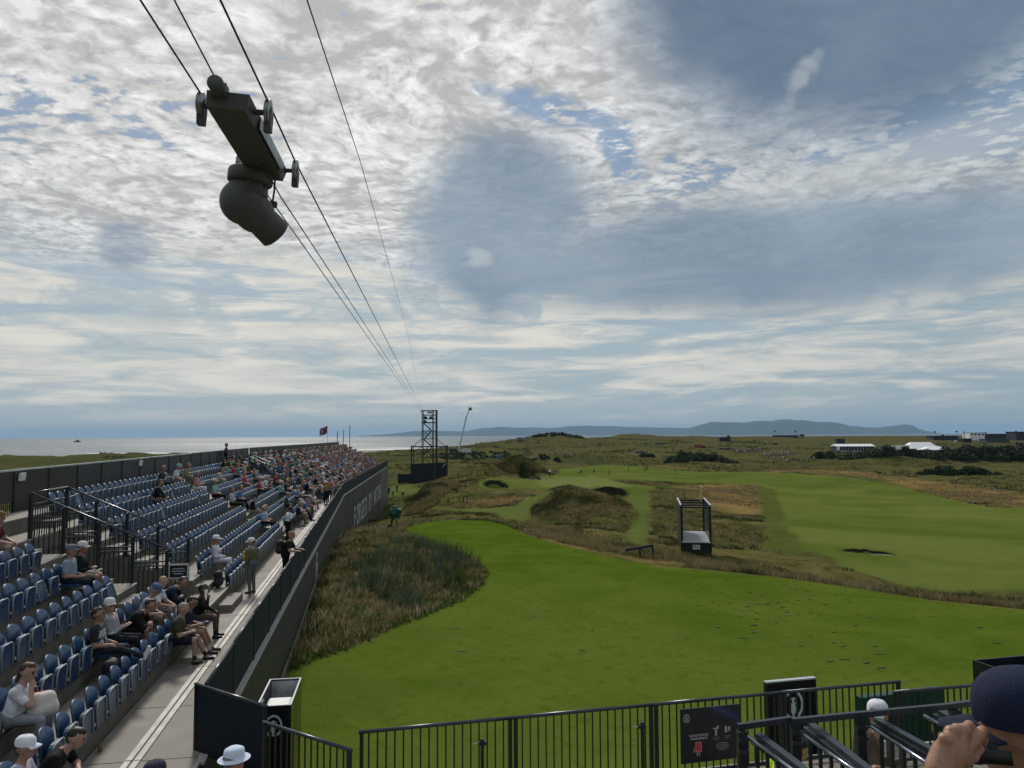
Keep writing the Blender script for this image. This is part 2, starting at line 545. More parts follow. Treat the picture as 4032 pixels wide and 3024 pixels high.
BUNKERS = [  # x, y, rx, ry, depth, angle
    (16.0, 128.5, 3.0, 3.7, 1.5, 0.0), (-2.9, 139.5, 2.05, 3.0, 1.1, 0.2), (3.6, 158.5, 2.1, 1.6, 0.8, -0.1), (27.3, 59.5, 2.1, 1.0, 0.35, 0.05)]


def inpoly(x, y, poly):
    r = np.zeros(x.shape, bool)
    n = len(poly)
    for i in range(n):
        x1, y1 = poly[i]
        x2, y2 = poly[(i + 1) % n]
        if y1 == y2:
            continue
        c = (y1 > y) != (y2 > y)
        r ^= c & (x < (x2 - x1) * (y - y1) / (y2 - y1) + x1)
    return r


def sdist(x, y, poly):
    """signed distance, positive inside"""
    d = np.full(x.shape, 1e9)
    n = len(poly)
    for i in range(n):
        x1, y1 = poly[i]
        x2, y2 = poly[(i + 1) % n]
        ex, ey = x2 - x1, y2 - y1
        t = np.clip(((x - x1) * ex + (y - y1) * ey) / (ex * ex + ey * ey + 1e-12), 0, 1)
        d = np.minimum(d, (x - x1 - ex * t) ** 2 + (y - y1 - ey * t) ** 2)
    d = np.sqrt(d)
    return np.where(inpoly(x, y, poly), d, -d)


def smooth(a, lo, hi):
    t = np.clip((a - lo) / (hi - lo), 0, 1)
    return t * t * (3 - 2 * t)


def height(x, y, smoothmask=None, tee=None):
    x = np.asarray(x, float)
    y = np.asarray(y, float)
    shp = x.shape
    xf, yf = x.ravel(), y.ravel()
    z = np.zeros(xf.shape)
    for i in range(0, len(xf), 60000):
        q = np.stack([xf[i:i + 60000], yf[i:i + 60000]], 1)
        d = np.sqrt(((q[:, None, :] - CTRL[None, :, :2]) ** 2).sum(2))
        z[i:i + 60000] = d @ _CW[:_NC] + _CW[_NC] + (q / 1000) @ _CW[_NC + 1:]
    z = z.reshape(shp)
    for mx, my, h, rx, ry, a in MOUNDS:
        c, s = math.cos(a), math.sin(a)
        u = ((x - mx) * c + (y - my) * s) / rx
        v = (-(x - mx) * s + (y - my) * c) / ry
        z = z + h * np.exp(-(u * u + v * v))
    dist = np.sqrt(x * x + y * y)
    land = smooth(z, 0.8, 4.0)
    far = smooth(dist, 60, 320)
    amp = (0.18 + 2.6 * far) * land * (1 - 0.6 * smooth(dist, 620, 900))
    amp = amp * (1 - 0.5 * smooth(x, 30, 60) * (1 - smooth(y, 200, 260)))
    if smoothmask is not None:
        amp = amp * (1 - 0.94 * smoothmask)
    scale = 9 + 0 * dist
    r = fbm(x, y, 34.0, 5, 3) * 0.9 + fbm(x, y, 9.0, 4, 9) * 0.30
    z = z + amp * r
    if tee is not None:
        z = np.where(tee > 0, z + tee * ((9.3 - 0.006 * np.clip(y - 30, 0, 40)) + 0.05 * fbm(x, y, 11, 3, 5) - z), z)
    for bx, by, rx, ry, dep, a in BUNKERS:
        c, s = math.cos(a), math.sin(a)
        u = ((x - bx) * c + (y - by) * s) / rx
        v = (-(x - bx) * s + (y - by) * c) / ry
        e = np.sqrt(u * u + v * v)
        z = z - dep * (1 - smooth(e, 0.98, 1.30))
    return z

# ------------------------------------------------------------------ surveyed outlines on the ground (metres)
TEE = [(-6.33, 20.02), (-6.67, 21.84), (-6.17, 22.97), (-5.31, 24.54), (-4.23, 27.27), (-3.26, 29.3), (-2.12, 31.65), (-1.41, 34.79), (-1.22, 38.22), (-1.73, 41.09), (-3.02, 45.04), (-5.15, 50.25), (-7.33, 55.28), (-8.02, 58.18), (-6.93, 62.22), (-5.39, 63.64), (-1.99, 62.92), (-0.85, 60.53), (1.15, 53.42), (2.36, 49.28), (2.95, 48.58), (5.48, 42.91), (7.51, 40.18), (9.1, 39.22), (12.15, 37.1), (14.56, 34.44), (15.75, 32.83), (16.66, 31.6), (19.35, 29.64), (21.66, 28.07), (34, 12.0), (30, 2.0), (-6, 2.0)]
FAIR = [(57.01, 179.69), (56.29, 166.47), (39.75, 113.83), (27.95, 78.49), (23.36, 63.49), (22.12, 57.93), (21.98, 54.36), (21.1, 49.81), (21.83, 46.89), (22.39, 44.04), (23.83, 44.38), (30.08, 45.99), (35.94, 46.46), (79.0, 101.42), (77.16, 117.06), (74.06, 119.77), (78.85, 140.49), (90.89, 180.3), (95.25, 200.3), (94.25, 215.65), (83.18, 237.35), (57.4, 244.72), (49.22, 257.28), (33.02, 275.82), (15.06, 244.72), (8.45, 162.7), (5.19, 159.56), (-0.04, 155.42), (-4.73, 152.02), (-6.42, 137.89), (-5.67, 135.0), (-0.8, 134.77), (4.36, 134.42), (18.43, 124.43), (22.58, 127.53), (33.44, 157.81), (41.61, 177.11), (51.15, 185.1)]
STRIP = [(19.96, 167.89), (24.83, 175.02), (31.91, 179.38), (40.59, 181.37), (41.6, 175.62), (29.92, 156.74), (22.14, 134.42), (22.14, 159.83)]
SEMI = [(57.99, 182.76), (56.61, 166.47), (40.01, 113.83), (28.18, 78.62), (23.4, 63.06), (22.47, 56.9), (19.85, 55.29), (18.09, 55.76), (26.93, 81.75), (39.52, 123.38), (49.98, 159.29)]
PATH1 = [(5.08, 132.39), (2.29, 100.31), (0.3, 87.42), (-2.36, 91.91), (-6.78, 94.84), (-11.09, 106.36), (-6.44, 90.06), (-2.33, 85.15), (-0.46, 74.98), (0.92, 71.56), (1.66, 76.58), (1.79, 82.17), (2.66, 83.93), (4.45, 85.95)]
PATH2 = [(12.64, 81.34), (12.03, 76.07), (11.06, 71.31), (8.47, 57.78), (6.84, 49.81), (8.2, 48.84), (12.87, 71.92), (17.93, 100.73), (22.45, 125.92), (18.49, 124.86), (17.43, 119.87)]
PATH3 = [(-28.04, 176.96), (-23.81, 151.9), (-20.82, 151.9), (-14.26, 132.5), (-26.09, 190.2)]
GREEN = [(4.31, 159.69), (9.81, 163.95), (20.94, 204.25), (21.62, 172.37), (23.05, 158.88), (23.58, 132.61), (16.64, 132.84), (10.12, 132.95), (4.62, 142.17)]
TANS = [[(33.0, 156.74), (40.27, 171.93), (48.97, 179.38), (55.99, 178.32), (35.24, 110.78), (32.19, 105.01), (29.73, 109.19), (28.85, 123.28)], [(58.54, 249.54), (84.91, 242.24), (97.35, 222.72), (97.97, 205.99), (95.17, 188.75), (81.17, 144.6), (76.31, 123.38), (78.29, 118.76), (82.16, 105.46), (102.74, 131.71), (104.17, 157.81), (109.3, 177.11), (111.07, 197.6), (108.06, 208.1), (105.09, 220.84), (101.78, 232.77), (87.71, 250.18)], [(-5.03, 103.59), (0.39, 101.42), (1.03, 98.7), (0.05, 92.46), (-5.1, 98.37)], [(0.98, 75.94), (3.7, 60.8), (6.57, 51.35), (8.73, 46.66), (8.14, 43.56), (5.86, 45.83), (3.14, 51.79)], [(39.21, 282.45), (50.64, 264.59), (56.28, 258.59), (49.22, 257.28), (38.55, 271.41)]]
PLACES = {'cc_nr': (-2.243, 6.9, 18.98), 'cc_nl': (-2.842, 6.9, 19.024), 'cc_fr': (-2.399, 8.35, 18.94), 'cc_ball': (-2.899, 8.3, 18.716), 'cc_nb': (-2.35, 6.85, 19.131), 'tow1': (-22.369, 190.0, 21.995), 'tow4': (-22.119, 190.0, 22.308), 'L1a': (-2.807, 5.6, 19.317), 'L1b': (-2.867, 6.9, 19.065), 'L1c': (-3.064, 8.3, 19.046), 'L3a': (-2.199, 5.6, 19.314), 'L3b': (-2.272, 6.9, 19.076), 'L3c': (-2.378, 8.4, 18.876), 'L2a': (-2.548, 5.6, 19.316), 'L2b': (-2.692, 6.9, 19.24), 'L2c': (-2.595, 8.5, 18.693), 'L4a': (-1.706, 6.2, 19.666), 'L4b': (-2.796, 14.0, 21.077), 'L4m': (-9.66, 70.0, 25.898), 'f1a': (-5.039, 12.466, 12.1), 'f1b': (-3.571, 11.417, 12.1), 'f2a': (-3.43, 10.812, 12.1), 'f2b': (-2.018, 9.843, 12.1), 'f3a': (-2.048, 10.433, 12.1), 'f3b': (-0.436, 10.8, 12.1), 'f3c': (1.766, 11.362, 12.1), 'f3d': (3.817, 11.844, 12.1), 'f3e': (6.096, 12.407, 12.1), 'f4a': (5.743, 11.896, 12.1), 'f4b': (7.568, 12.297, 12.1), 'sgl': (2.374, 11.347, 12.12), 'sgr': (3.298, 11.569, 12.12), 'g0': (2.133, 7.523, 13.22), 'g1': (2.709, 7.712, 13.22), 'g1b': (2.697, 7.658, 13.22), 'g2': (3.389, 7.819, 13.22), 'g3': (4.459, 8.054, 13.22), 'g4': (4.972, 8.22, 13.22), 'h0': (2.222, 7.505, 13.13), 'h0b': (2.376, 6.827, 13.13), 'h1': (2.756, 7.61, 13.13), 'h1b': (2.916, 6.717, 13.13), 'h2': (3.505, 7.749, 13.13), 'h2b': (3.604, 6.875, 13.13), 'h3': (4.184, 8.041, 13.13), 'h3b': (4.211, 7.72, 13.13), 'i0': (2.338, 7.565, 13.13), 'i0b': (2.442, 7.03, 13.13), 'i1': (2.941, 7.836, 13.13), 'i1b': (3.014, 7.024, 13.13), 'i2': (3.652, 7.929, 13.13), 'i2b': (3.807, 7.123, 13.13), 'i3': (4.409, 8.168, 13.13), 'i3b': (4.441, 7.817, 13.13), 'pl_fl': (-4.103, 12.6, 11.697), 'pl_fr': (-3.56, 12.6, 11.71), 'pl_emb': (-3.844, 12.55, 11.445), 'pr_fl': (4.558, 14.2, 11.508), 'pr_fr': (5.555, 14.45, 11.515), 'pr_emb': (5.061, 14.3, 11.181), 'gb_l': (6.179, 14.0, 11.329), 'gb_r': (7.929, 14.5, 11.306), 'bx_l': (9.091, 14.6, 11.599), 'bx_s': (8.995, 14.6, 11.475), 'gb_t1': (7.122, 14.2, 10.658), 'gb_t2': (7.455, 14.3, 10.699), 'boss': (3.815, 8.3, 13.152), 'vest1': (2.863, 8.4, 12.728), 'vest2': (3.219, 8.6, 12.595), 'bosshand': (3.326, 8.0, 12.906), 'sheet1': (3.687, 7.9, 12.857), 'sheet2': (3.81, 7.9, 12.836), 'mh': (1.271, 2.0, 15.265), 'mbrim': (1.067, 1.86, 15.317), 'wrist': (0.966, 1.8, 15.227), 'mcp1': (0.982, 1.8, 15.303), 'mcp2': (1.012, 1.83, 15.308), 'mcp3': (1.059, 1.86, 15.301), 'mcp4': (1.102, 1.88, 15.283), 'pip1': (1.027, 1.86, 15.304), 'pip2': (1.068, 1.88, 15.305), 'pip3': (1.113, 1.9, 15.295), 'pip4': (1.145, 1.92, 15.277), 'ear': (1.2, 1.93, 15.234), 'thumb': (1.107, 1.86, 15.236), 'bino': (1.137, 1.9, 15.228), 'tripod': (-9.098, 60.0, 9.037), 'box_nl': (9.826, 46.0, 9.153), 'box_nr': (11.599, 46.0, 9.263), 'posts': (-6.18, 101.25), 'rail': (7.36, 43.78), 'p_a': (-25.17, 157.27), 'p_b': (-23.34, 151.12), 'p_c': (-23.51, 157.54), 'p_d': (-19.42, 137.07), 'm_walk': (110.41, 192.63), 'm_bag': (101.09, 162.57), 'q0': (7.83, 161.88), 'q1': (18.69, 216.2), 'q2': (19.38, 216.02), 'q3': (23.06, 219.34), 'q4': (25.74, 205.12), 'q5': (35.68, 238.16), 'q6': (41.13, 239.38), 'q7': (43.29, 247.64), 'q8': (49.17, 233.16), 'q9': (56.63, 247.64), 'q10': (62.25, 251.88), 'q11': (65.45, 252.74), 'q12': (66.37, 253.38), 'q13': (68.02, 254.24), 'q14': (70.64, 254.67), 'q15': (71.66, 255.32), 'q16': (73.45, 255.11), 'q17': (75.8, 255.11), 'q18': (86.87, 257.06), 'q19': (91.92, 258.37), 'q20': (92.61, 257.94), 'q21': (93.55, 257.72), 'q22': (96.44, 257.94), 'q23': (111.21, 284.86), 'q24': (8.84, 284.62), 'q25': (9.97, 284.62), 'q26': (20.25, 295.2), 'q27': (21.55, 294.44), 'q28': (22.15, 293.45), 'q29': (23.54, 292.7), 'q30': (26.35, 293.95), 'q31': (33.16, 292.7), 'q32': (36.2, 293.95), 'q33': (37.91, 295.2), 'q34': (41.98, 297.21), 'q35': (38.64, 415.2), 'q36': (41.28, 416.97), 'q37': (43.33, 415.56), 'q38': (49.14, 418.39), 'q39': (44.25, 276.29), 'q40': (74.45, 357.6), 'bush1': (65.84, 275.35), 'bush2': (122.23, 211.3), 'bush3': (124.52, 255.54), 'bush4': (151.88, 259.25), 'bush5': (12.38, 284.14), 'bush6': (49.27, 304.09), 'bush7': (1.96, 142.29), 'bush8': (120.24, 304.09), 'bush9': (122.34, 294.69)}

# =================================================================== ground
ROAD_SCRAPE = [(48, 178), (62, 200), (80, 196), (110, 188), (140, 180), (150, 172), (118, 176), (84, 186), (64, 188)]


def tee_w(x, y, w=0.35, edge=0.0):
    return smooth(sdist(x, y, TEE) + edge, -w, w)


# polar sheet: fine near the stand, coarser with distance, all the way to the beach
A0, A1, NA = math.radians(-62), math.radians(62), 1000
rad = np.concatenate([np.exp(np.linspace(math.log(7.0), math.log(330), 430)), np.exp(np.linspace(math.log(332), math.log(1300), 150))])
ang = np.linspace(A0, A1, NA)
RR, AA = np.meshgrid(rad, ang, indexing='ij')
GX, GY = RR * np.sin(AA), RR * np.cos(AA)
wob = fbm(GX, GY, 2.2, 3, 21) * 0.9
wobf = fbm(GX, GY, 6.0, 3, 31) * 2.2
s_tee = sdist(GX, GY, TEE)
m_tee = smooth(s_tee + wob * 0.35, -0.25, 0.15)
tee_level = smooth(s_tee, -2.2, 0.1)
m_fair = smooth(sdist(GX, GY, FAIR) + wobf * 0.35, -0.6, 0.6)
m_path = np.maximum(smooth(sdist(GX, GY, PATH1) + wobf * .3, -0.7, 0.7), smooth(sdist(GX, GY, PATH2) + wobf * .3, -0.7, 0.7))
m_path = np.maximum(m_path, smooth(sdist(GX, GY, PATH3) + wobf * .3, -1.0, 1.0))
m_semi = smooth(sdist(GX, GY, SEMI) + wobf * .2, -0.7, 0.7)
m_strip = smooth(sdist(GX, GY, STRIP) + wobf * .4, -1.0, 1.0)
m_green = smooth(sdist(GX, GY, GREEN) + wobf * .3, -1.5, 1.5)
m_fair = m_fair * (1 - m_strip)
m_tan = np.zeros_like(GX)
for T in TANS:
    m_tan = np.maximum(m_tan, smooth(sdist(GX, GY, T) + wobf * 1.6, -3.0, 2.5))
mown = np.clip(m_fair + m_path + m_semi + m_green, 0, 1)
GZ = height(GX, GY, np.clip(smooth(sdist(GX, GY, FAIR), -8, 2) + m_path * 0.6 + m_semi, 0, 1), tee_level)
# shaggy relief of the unmown grass
rough_w = np.clip(1 - mown - tee_level, 0, 1)
GZ = GZ + rough_w * (fbm(GX, GY, 1.6, 3, 51) * 0.22 + fbm(GX, GY, 5.0, 2, 57) * 0.35) * smooth(GZ, 1, 4) * (1 - 0.6 * smooth(RR, 150, 400))
sand = 1 - smooth(GZ, 1.6, 3.0)
dune_green = smooth(fbm(GX, GY, 26, 4, 71) + 0.35 * smooth(-GX, 0, 60) - 0.1, 0.05, 0.35) * smooth(RR, 120, 240)
wear = np.zeros_like(GX)
idx = np.arange(RR.size).reshape(RR.shape)
quads = np.stack([idx[:-1, :-1], idx[:-1, 1:], idx[1:, 1:], idx[1:, :-1]], -1).reshape(-1, 4)[:, ::-1]
za = np.stack([m_tee, np.clip(m_fair + m_path * 0.8, 0, 1), m_semi, m_tan], -1).reshape(-1, 4)
zb = np.stack([sand, dune_green, m_green, m_path], -1).reshape(-1, 4)


def ground_material():
    m = bpy.data.materials.new('turf')
    m.use_nodes = True
    t = m.node_tree
    n = NG(t)
    b = t.nodes['Principled BSDF']
    b.inputs['Roughness'].default_value = 0.9
    b.inputs['Specular IOR Level'].default_value = 0.0
    a1 = n.new('ShaderNodeAttribute', attribute_name='zone_a')
    a2 = n.new('ShaderNodeAttribute', attribute_name='zone_b')
    s1 = n.new('ShaderNodeSeparateColor')
    s2 = n.new('ShaderNodeSeparateColor')
    n.put(s1.inputs[0], a1.outputs['Color'])
    n.put(s2.inputs[0], a2.outputs['Color'])
    tee_, fair_, semi_ = s1.outputs
    tan_ = a1.outputs['Alpha']
    sand_, dg_, green_ = s2.outputs
    path_ = a2.outputs['Alpha']
    pos = n.new('ShaderNodeNewGeometry').outputs['Position']
    big = n.noise(pos, 0.055, 5, 0.6, 0.5).outputs['Fac']
    mid = n.noise(pos, 0.32, 5, 0.62, 0.6).outputs['Fac']
    fine = n.noise(pos, 2.6, 5, 0.65, 0.4).outputs['Fac']
    spk = n.noise(pos, 14.0, 3, 0.7).outputs['Fac']
    tiny = n.noise(pos, 45.0, 2, 0.7).outputs['Fac']
    # mown tee
    teec = n.mix(n.ramp(mid, 0.36, 0.64), (0.064, 0.106, 0.010), (0.092, 0.138, 0.017))
    teec = n.mix(n.m('MULTIPLY', n.ramp(big, 0.42, 0.66), 0.6), teec, (0.112, 0.144, 0.026))
    teec = n.mix(n.m('MULTIPLY', n.ramp(fine, 0.50, 0.68), 0.5), teec, (0.048, 0.090, 0.006))
    teec = n.mix(n.m('MULTIPLY', n.ramp(spk, 0.60, 0.72), 0.25), teec, (0.12, 0.155, 0.025))
    # fairway
    sxyz = n.new('ShaderNodeSeparateXYZ')
    n.put(sxyz.inputs[0], pos)
    ripple = n.noise(n.vec(n.m('MULTIPLY', sxyz.outputs[0], 0.055), n.m('MULTIPLY', sxyz.outputs[1], 0.045), 0.0), 1.0, 6, 0.62, 1.2).outputs['Fac']
    fairc = n.mix(n.ramp(ripple, 0.34, 0.66), (0.086, 0.122, 0.020), (0.136, 0.164, 0.040))
    fairc = n.mix(n.m('MULTIPLY', n.ramp(fine, 0.5, 0.7), 0.3), fairc, (0.075, 0.105, 0.02))
    fairc = n.mix(n.m('MULTIPLY', path_, 0.7), fairc, n.mix(mid, (0.085, 0.125, 0.030), (0.125, 0.160, 0.050)))
    semic = n.mix(n.ramp(mid, 0.35, 0.65), (0.075, 0.095, 0.020), (0.100, 0.115, 0.030))
    # rough: bleached fescue over green, broken into clumps
    r1 = n.mix(n.ramp(mid, 0.36, 0.64), (0.064, 0.068, 0.020), (0.150, 0.126, 0.048))
    r1 = n.mix(n.m('MULTIPLY', n.ramp(big, 0.45, 0.62), 0.6), r1, (0.095, 0.100, 0.032))
    r1 = n.mix(n.m('MULTIPLY', n.ramp(fine, 0.55, 0.75), 0.6), r1, (0.205, 0.160, 0.070))
    r1 = n.mix(n.m('MULTIPLY', n.ramp(fine, 0.45, 0.28), 0.75), r1, (0.032, 0.036, 0.011))
    r1 = n.mix(n.m('MULTIPLY', dg_, 0.75), r1, n.mix(fine, (0.040, 0.056, 0.024), (0.085, 0.098, 0.040)))
    tanc = n.mix(n.ramp(n.m('ADD', n.m('MULTIPLY', ripple, 0.5), n.m('MULTIPLY', fine, 0.5)), 0.38, 0.62), (0.150, 0.100, 0.032), (0.300, 0.205, 0.082))
    r1 = n.mix(n.m('MULTIPLY', tan_, 0.88), r1, tanc)
    cd = n.new('ShaderNodeVectorMath', operation='LENGTH')
    n.put(cd.inputs[0], pos)
    r1 = n.mix(n.ramp(cd.outputs['Value'], 150, 420, 0.0, 0.55), r1, n.mix(fine, (0.070, 0.074, 0.034), (0.120, 0.112, 0.056)))
    c = n.mix(semi_, r1, semic)
    c = n.mix(fair_, c, fairc)
    c = n.mix(green_, c, n.mix(fine, (0.135, 0.170, 0.050), (0.165, 0.190, 0.065)))
    c = n.mix(tee_, c, teec)
    sandc = n.mix(n.ramp(n.noise(n.vec(n.m('MULTIPLY', sxyz.outputs[0], 0.004), n.m('MULTIPLY', sxyz.outputs[1], 0.03), 0.0), 1.0, 4, 0.6, 0.5).outputs['Fac'], 0.45, 0.6), (0.20, 0.165, 0.125), (0.33, 0.30, 0.26))
    c = n.mix(sand_, c, sandc)
    c = n.mix(n.m('MULTIPLY', n.ramp(tiny, 0.3, 0.7, 0.0, 1.0), n.m('SUBTRACT', 0.30, n.m('MULTIPLY', sand_, 0.25))), c, n.mix(1.0, c, (0.55, 0.58, 0.5), 'MULTIPLY'))
    n.put(b.inputs['Base Color'], c)
    bp = n.new('ShaderNodeBump')
    bp.inputs['Strength'].default_value = 0.5
    hgt = n.m('ADD', n.m('MULTIPLY', fine, n.m('SUBTRACT', 1.0, n.m('MULTIPLY', n.m('MAXIMUM', tee_, fair_), 0.92))), n.m('MULTIPLY', tiny, 0.05))
    n.put(bp.inputs['Distance'], 0.35)
    n.put(bp.inputs['Height'], hgt)
    t.links.new(bp.outputs[0], b.inputs['Normal'])
    return m


turf = ground_material()
ground = np_mesh('ground', np.stack([GX, GY, GZ], -1).reshape(-1, 3), quads, 4, turf, smooth=True, attrs={'zone_a': za, 'zone_b': zb})
ground['kind'] = 'structure'

# the rest of the land, out of the photograph's view, one coarse sheet that the fine one joins
lr = np.concatenate([[0.5, 3.5], np.exp(np.linspace(math.log(7.0), math.log(1300), 60))])
la = np.linspace(math.radians(62), math.radians(298), 90)
LR, LA = np.meshgrid(lr, la, indexing='ij')
LX, LY = LR * np.sin(LA), LR * np.cos(LA)
LZ = height(LX, LY)
li = np.arange(LR.size).reshape(LR.shape)
lq = np.stack([li[:-1, :-1], li[:-1, 1:], li[1:, 1:], li[1:, :-1]], -1).reshape(-1, 4)[:, ::-1]
zz = np.zeros((LR.size, 4))
zz2 = zz.copy()
zz2[:, 0] = (1 - smooth(LZ, 1.6, 3.0)).ravel()
land = np_mesh('land', np.stack([LX, LY, LZ], -1).reshape(-1, 3), lq, 4, turf, smooth=True, attrs={'zone_a': zz, 'zone_b': zz2})
land['kind'] = 'structure'
near_r = np.array([0.5, 3.5, 7.0])
NRR, NAA = np.meshgrid(near_r, np.linspace(A0, A1, 30), indexing='ij')
ni = np.arange(NRR.size).reshape(NRR.shape)
nq = np.stack([ni[:-1, :-1], ni[:-1, 1:], ni[1:, 1:], ni[1:, :-1]], -1).reshape(-1, 4)[:, ::-1]
nx, ny = NRR * np.sin(NAA), NRR * np.cos(NAA)
z0 = np.zeros((NRR.size, 4))
under = np_mesh('ground', np.stack([nx, ny, height(nx, ny)], -1).reshape(-1, 3), nq, 4, turf, smooth=True, attrs={'zone_a': z0, 'zone_b': z0})
under['kind'] = 'structure'

_gi_r, _gi_a = np.log(rad), ang


def gz(x, y):
    """height of the ground sheet at a point"""
    r, a = math.hypot(x, y), math.atan2(x, y)
    i = int(np.clip(np.searchsorted(_gi_r, math.log(max(r, 7.01))) - 1, 0, len(rad) - 2))
    j = int(np.clip((a - A0) / (A1 - A0) * (NA - 1), 0, NA - 2))
    return float(GZ[i:i + 2, j:j + 2].mean())


def gz_arr(x, y):
    r, a = np.hypot(x, y), np.arctan2(x, y)
    i = np.clip(np.searchsorted(_gi_r, np.log(np.maximum(r, 7.01))) - 1, 0, len(rad) - 2)
    fr = np.clip((np.log(np.maximum(r, 7.01)) - _gi_r[i]) / (_gi_r[i + 1] - _gi_r[i]), 0, 1)
    ja = np.clip((a - A0) / (A1 - A0) * (NA - 1), 0, NA - 1.001)
    j = ja.astype(int)
    fj = ja - j
    return (GZ[i, j] * (1 - fr) + GZ[i + 1, j] * fr) * (1 - fj) + (GZ[i, j + 1] * (1 - fr) + GZ[i + 1, j + 1] * fr) * fj


def zone_at(arr, x, y):
    r, a = np.hypot(x, y), np.arctan2(x, y)
    i = np.clip(np.searchsorted(_gi_r, np.log(np.maximum(r, 7.01))), 0, len(rad) - 1)
    j = np.clip(np.round((a - A0) / (A1 - A0) * (NA - 1)).astype(int), 0, NA - 1)
    return arr[i, j]


# =================================================================== sea
def sea_material():
    m = bpy.data.materials.new('sea_water')
    m.use_nodes = True
    t = m.node_tree
    n = NG(t)
    b = t.nodes['Principled BSDF']
    b.inputs['Base Color'].default_value = (0.030, 0.052, 0.060, 1)
    b.inputs['Roughness'].default_value = 0.16
    b.inputs['IOR'].default_value = 1.333
    pos = n.new('ShaderNodeNewGeometry').outputs['Position']
    sp = n.new('ShaderNodeSeparateXYZ')
    n.put(sp.inputs[0], pos)
    pv = n.vec(n.m('MULTIPLY', sp.outputs[0], 0.022), n.m('MULTIPLY', sp.outputs[1], 0.055), 0.0)
    w1 = n.noise(pv, 1.0, 7, 0.68, 0.4).outputs['Fac']
    w2 = n.noise(n.vm('SCALE', pv, s=0.02), 1.0, 4, 0.55, 0.3).outputs['Fac']
    n.put(b.inputs['Roughness'], n.ramp(w2, 0.35, 0.65, 0.20, 0.36))
    # wave slopes as a tilted normal, so that the chop still reads far out
    wn = n.noise(pv, 1.0, 6, 0.70, 0.4).outputs['Color']
    sl = n.vm('MULTIPLY', n.vm('SUBTRACT', wn, (0.5, 0.5, 0.5)), (0.85, 1.25, 0.0))
    sl = n.vm('SCALE', sl, s=n.ramp(w2, 0.35, 0.65, 0.55, 1.05))
    n.put(b.inputs['Normal'], n.vm('NORMALIZE', n.vm('ADD', sl, (0.0, -0.05, 1.0))))
    return m


sm = MB()
NS = 96
SR = [900.0, 3000.0, 9000.0, 32000.0]
sv, sf = [(0, 0, 0)], []
for r in SR:
    for k in range(NS):
        a = 2 * math.pi * k / NS
        sv.append((r * math.sin(a), r * math.cos(a), 0))
for k in range(NS):
    k2 = (k + 1) % NS
    sf.append((0, 1 + k2, 1 + k))
    for q in range(len(SR) - 1):
        sf.append((1 + q * NS + k, 1 + q * NS + k2, 1 + (q + 1) * NS + k2, 1 + (q + 1) * NS + k))
sm.add(sv, sf)
sea = sm.build('sea', sea_material())
sea['kind'] = 'structure'
# breakers running in over the flat sand
bm_ = MB()
for (x0, x1, yy, w, zz_) in ((-260, -58, 905, 16, 0.12), (-300, -70, 800, 9, 0.15), (-210, -66, 1010, 10, 0.12), (-420, -330, 760, 8, 0.12)):
    pts = []
    for i in range(15):
        x = x0 + (x1 - x0) * i / 14
        pts.append((x, yy + 18 * math.sin(i * .8 + yy) * .4))
    vs = []
    for i, (x, y) in enumerate(pts):
        ww = w * (0.3 + 0.7 * math.sin(math.pi * i / 14)) * random.uniform(.7, 1.2)
        zt = max(zz_, float(height(np.array([x]), np.array([y]))[0]) + 0.06)
        vs += [(x, y - ww / 2, zt - .1), (x, y, zt + 0.45), (x, y + ww / 2, zt)]
    fs = []
    for i in range(14):
        fs += [(i * 3, i * 3 + 1, i * 3 + 4, i * 3 + 3), (i * 3 + 1, i * 3 + 2, i * 3 + 5, i * 3 + 4)]
    bm_.add(vs, [f[::-1] for f in fs])
bk = bm_.build('surf', mat('foam', (0.78, 0.79, 0.78), 0.8, var=0.1, scale=0.4))
bk['kind'] = 'stuff'

# =================================================================== island hills across the firth
def ridge_at(prof, D, depth, name, seed, m):
    """a range whose skyline follows (azimuth tangent, rise tangent) at distance D, with real depth and spurs"""
    xs = np.array([p[0] for p in prof]) * D
    hs = np.array([p[1] for p in prof]) * D
    X = np.linspace(xs[0], xs[-1], 260)
    H = np.interp(X, xs, hs)
    H = H * (1 + 0.10 * fbm(X, X * 0, D * 0.016, 4, seed))
    V = np.linspace(-1, 1, 26)
    vs = []
    for v in V:
        sh = (1 - abs(v) ** 1.35)
        sp = 1 + 0.22 * fbm(X, np.full_like(X, v * depth), D * 0.02, 4, seed + 5) * (1 - sh) * 2
        z = H * sh * (sp if abs(v) > 1e-6 else 1) - 3.0
        vs.append(np.stack([X * (1 + v * depth / D), np.full_like(X, D + v * depth), z], -1))
    Vv = np.array(vs)
    ii = np.arange(Vv.shape[0] * Vv.shape[1]).reshape(Vv.shape[:2])
    q = np.stack([ii[:-1, :-1], ii[:-1, 1:], ii[1:, 1:], ii[1:, :-1]], -1).reshape(-1, 4)
    o = np_mesh(name, Vv.reshape(-1, 3), q, 4, m, smooth=True)
    o['kind'] = 'structure'
    return o


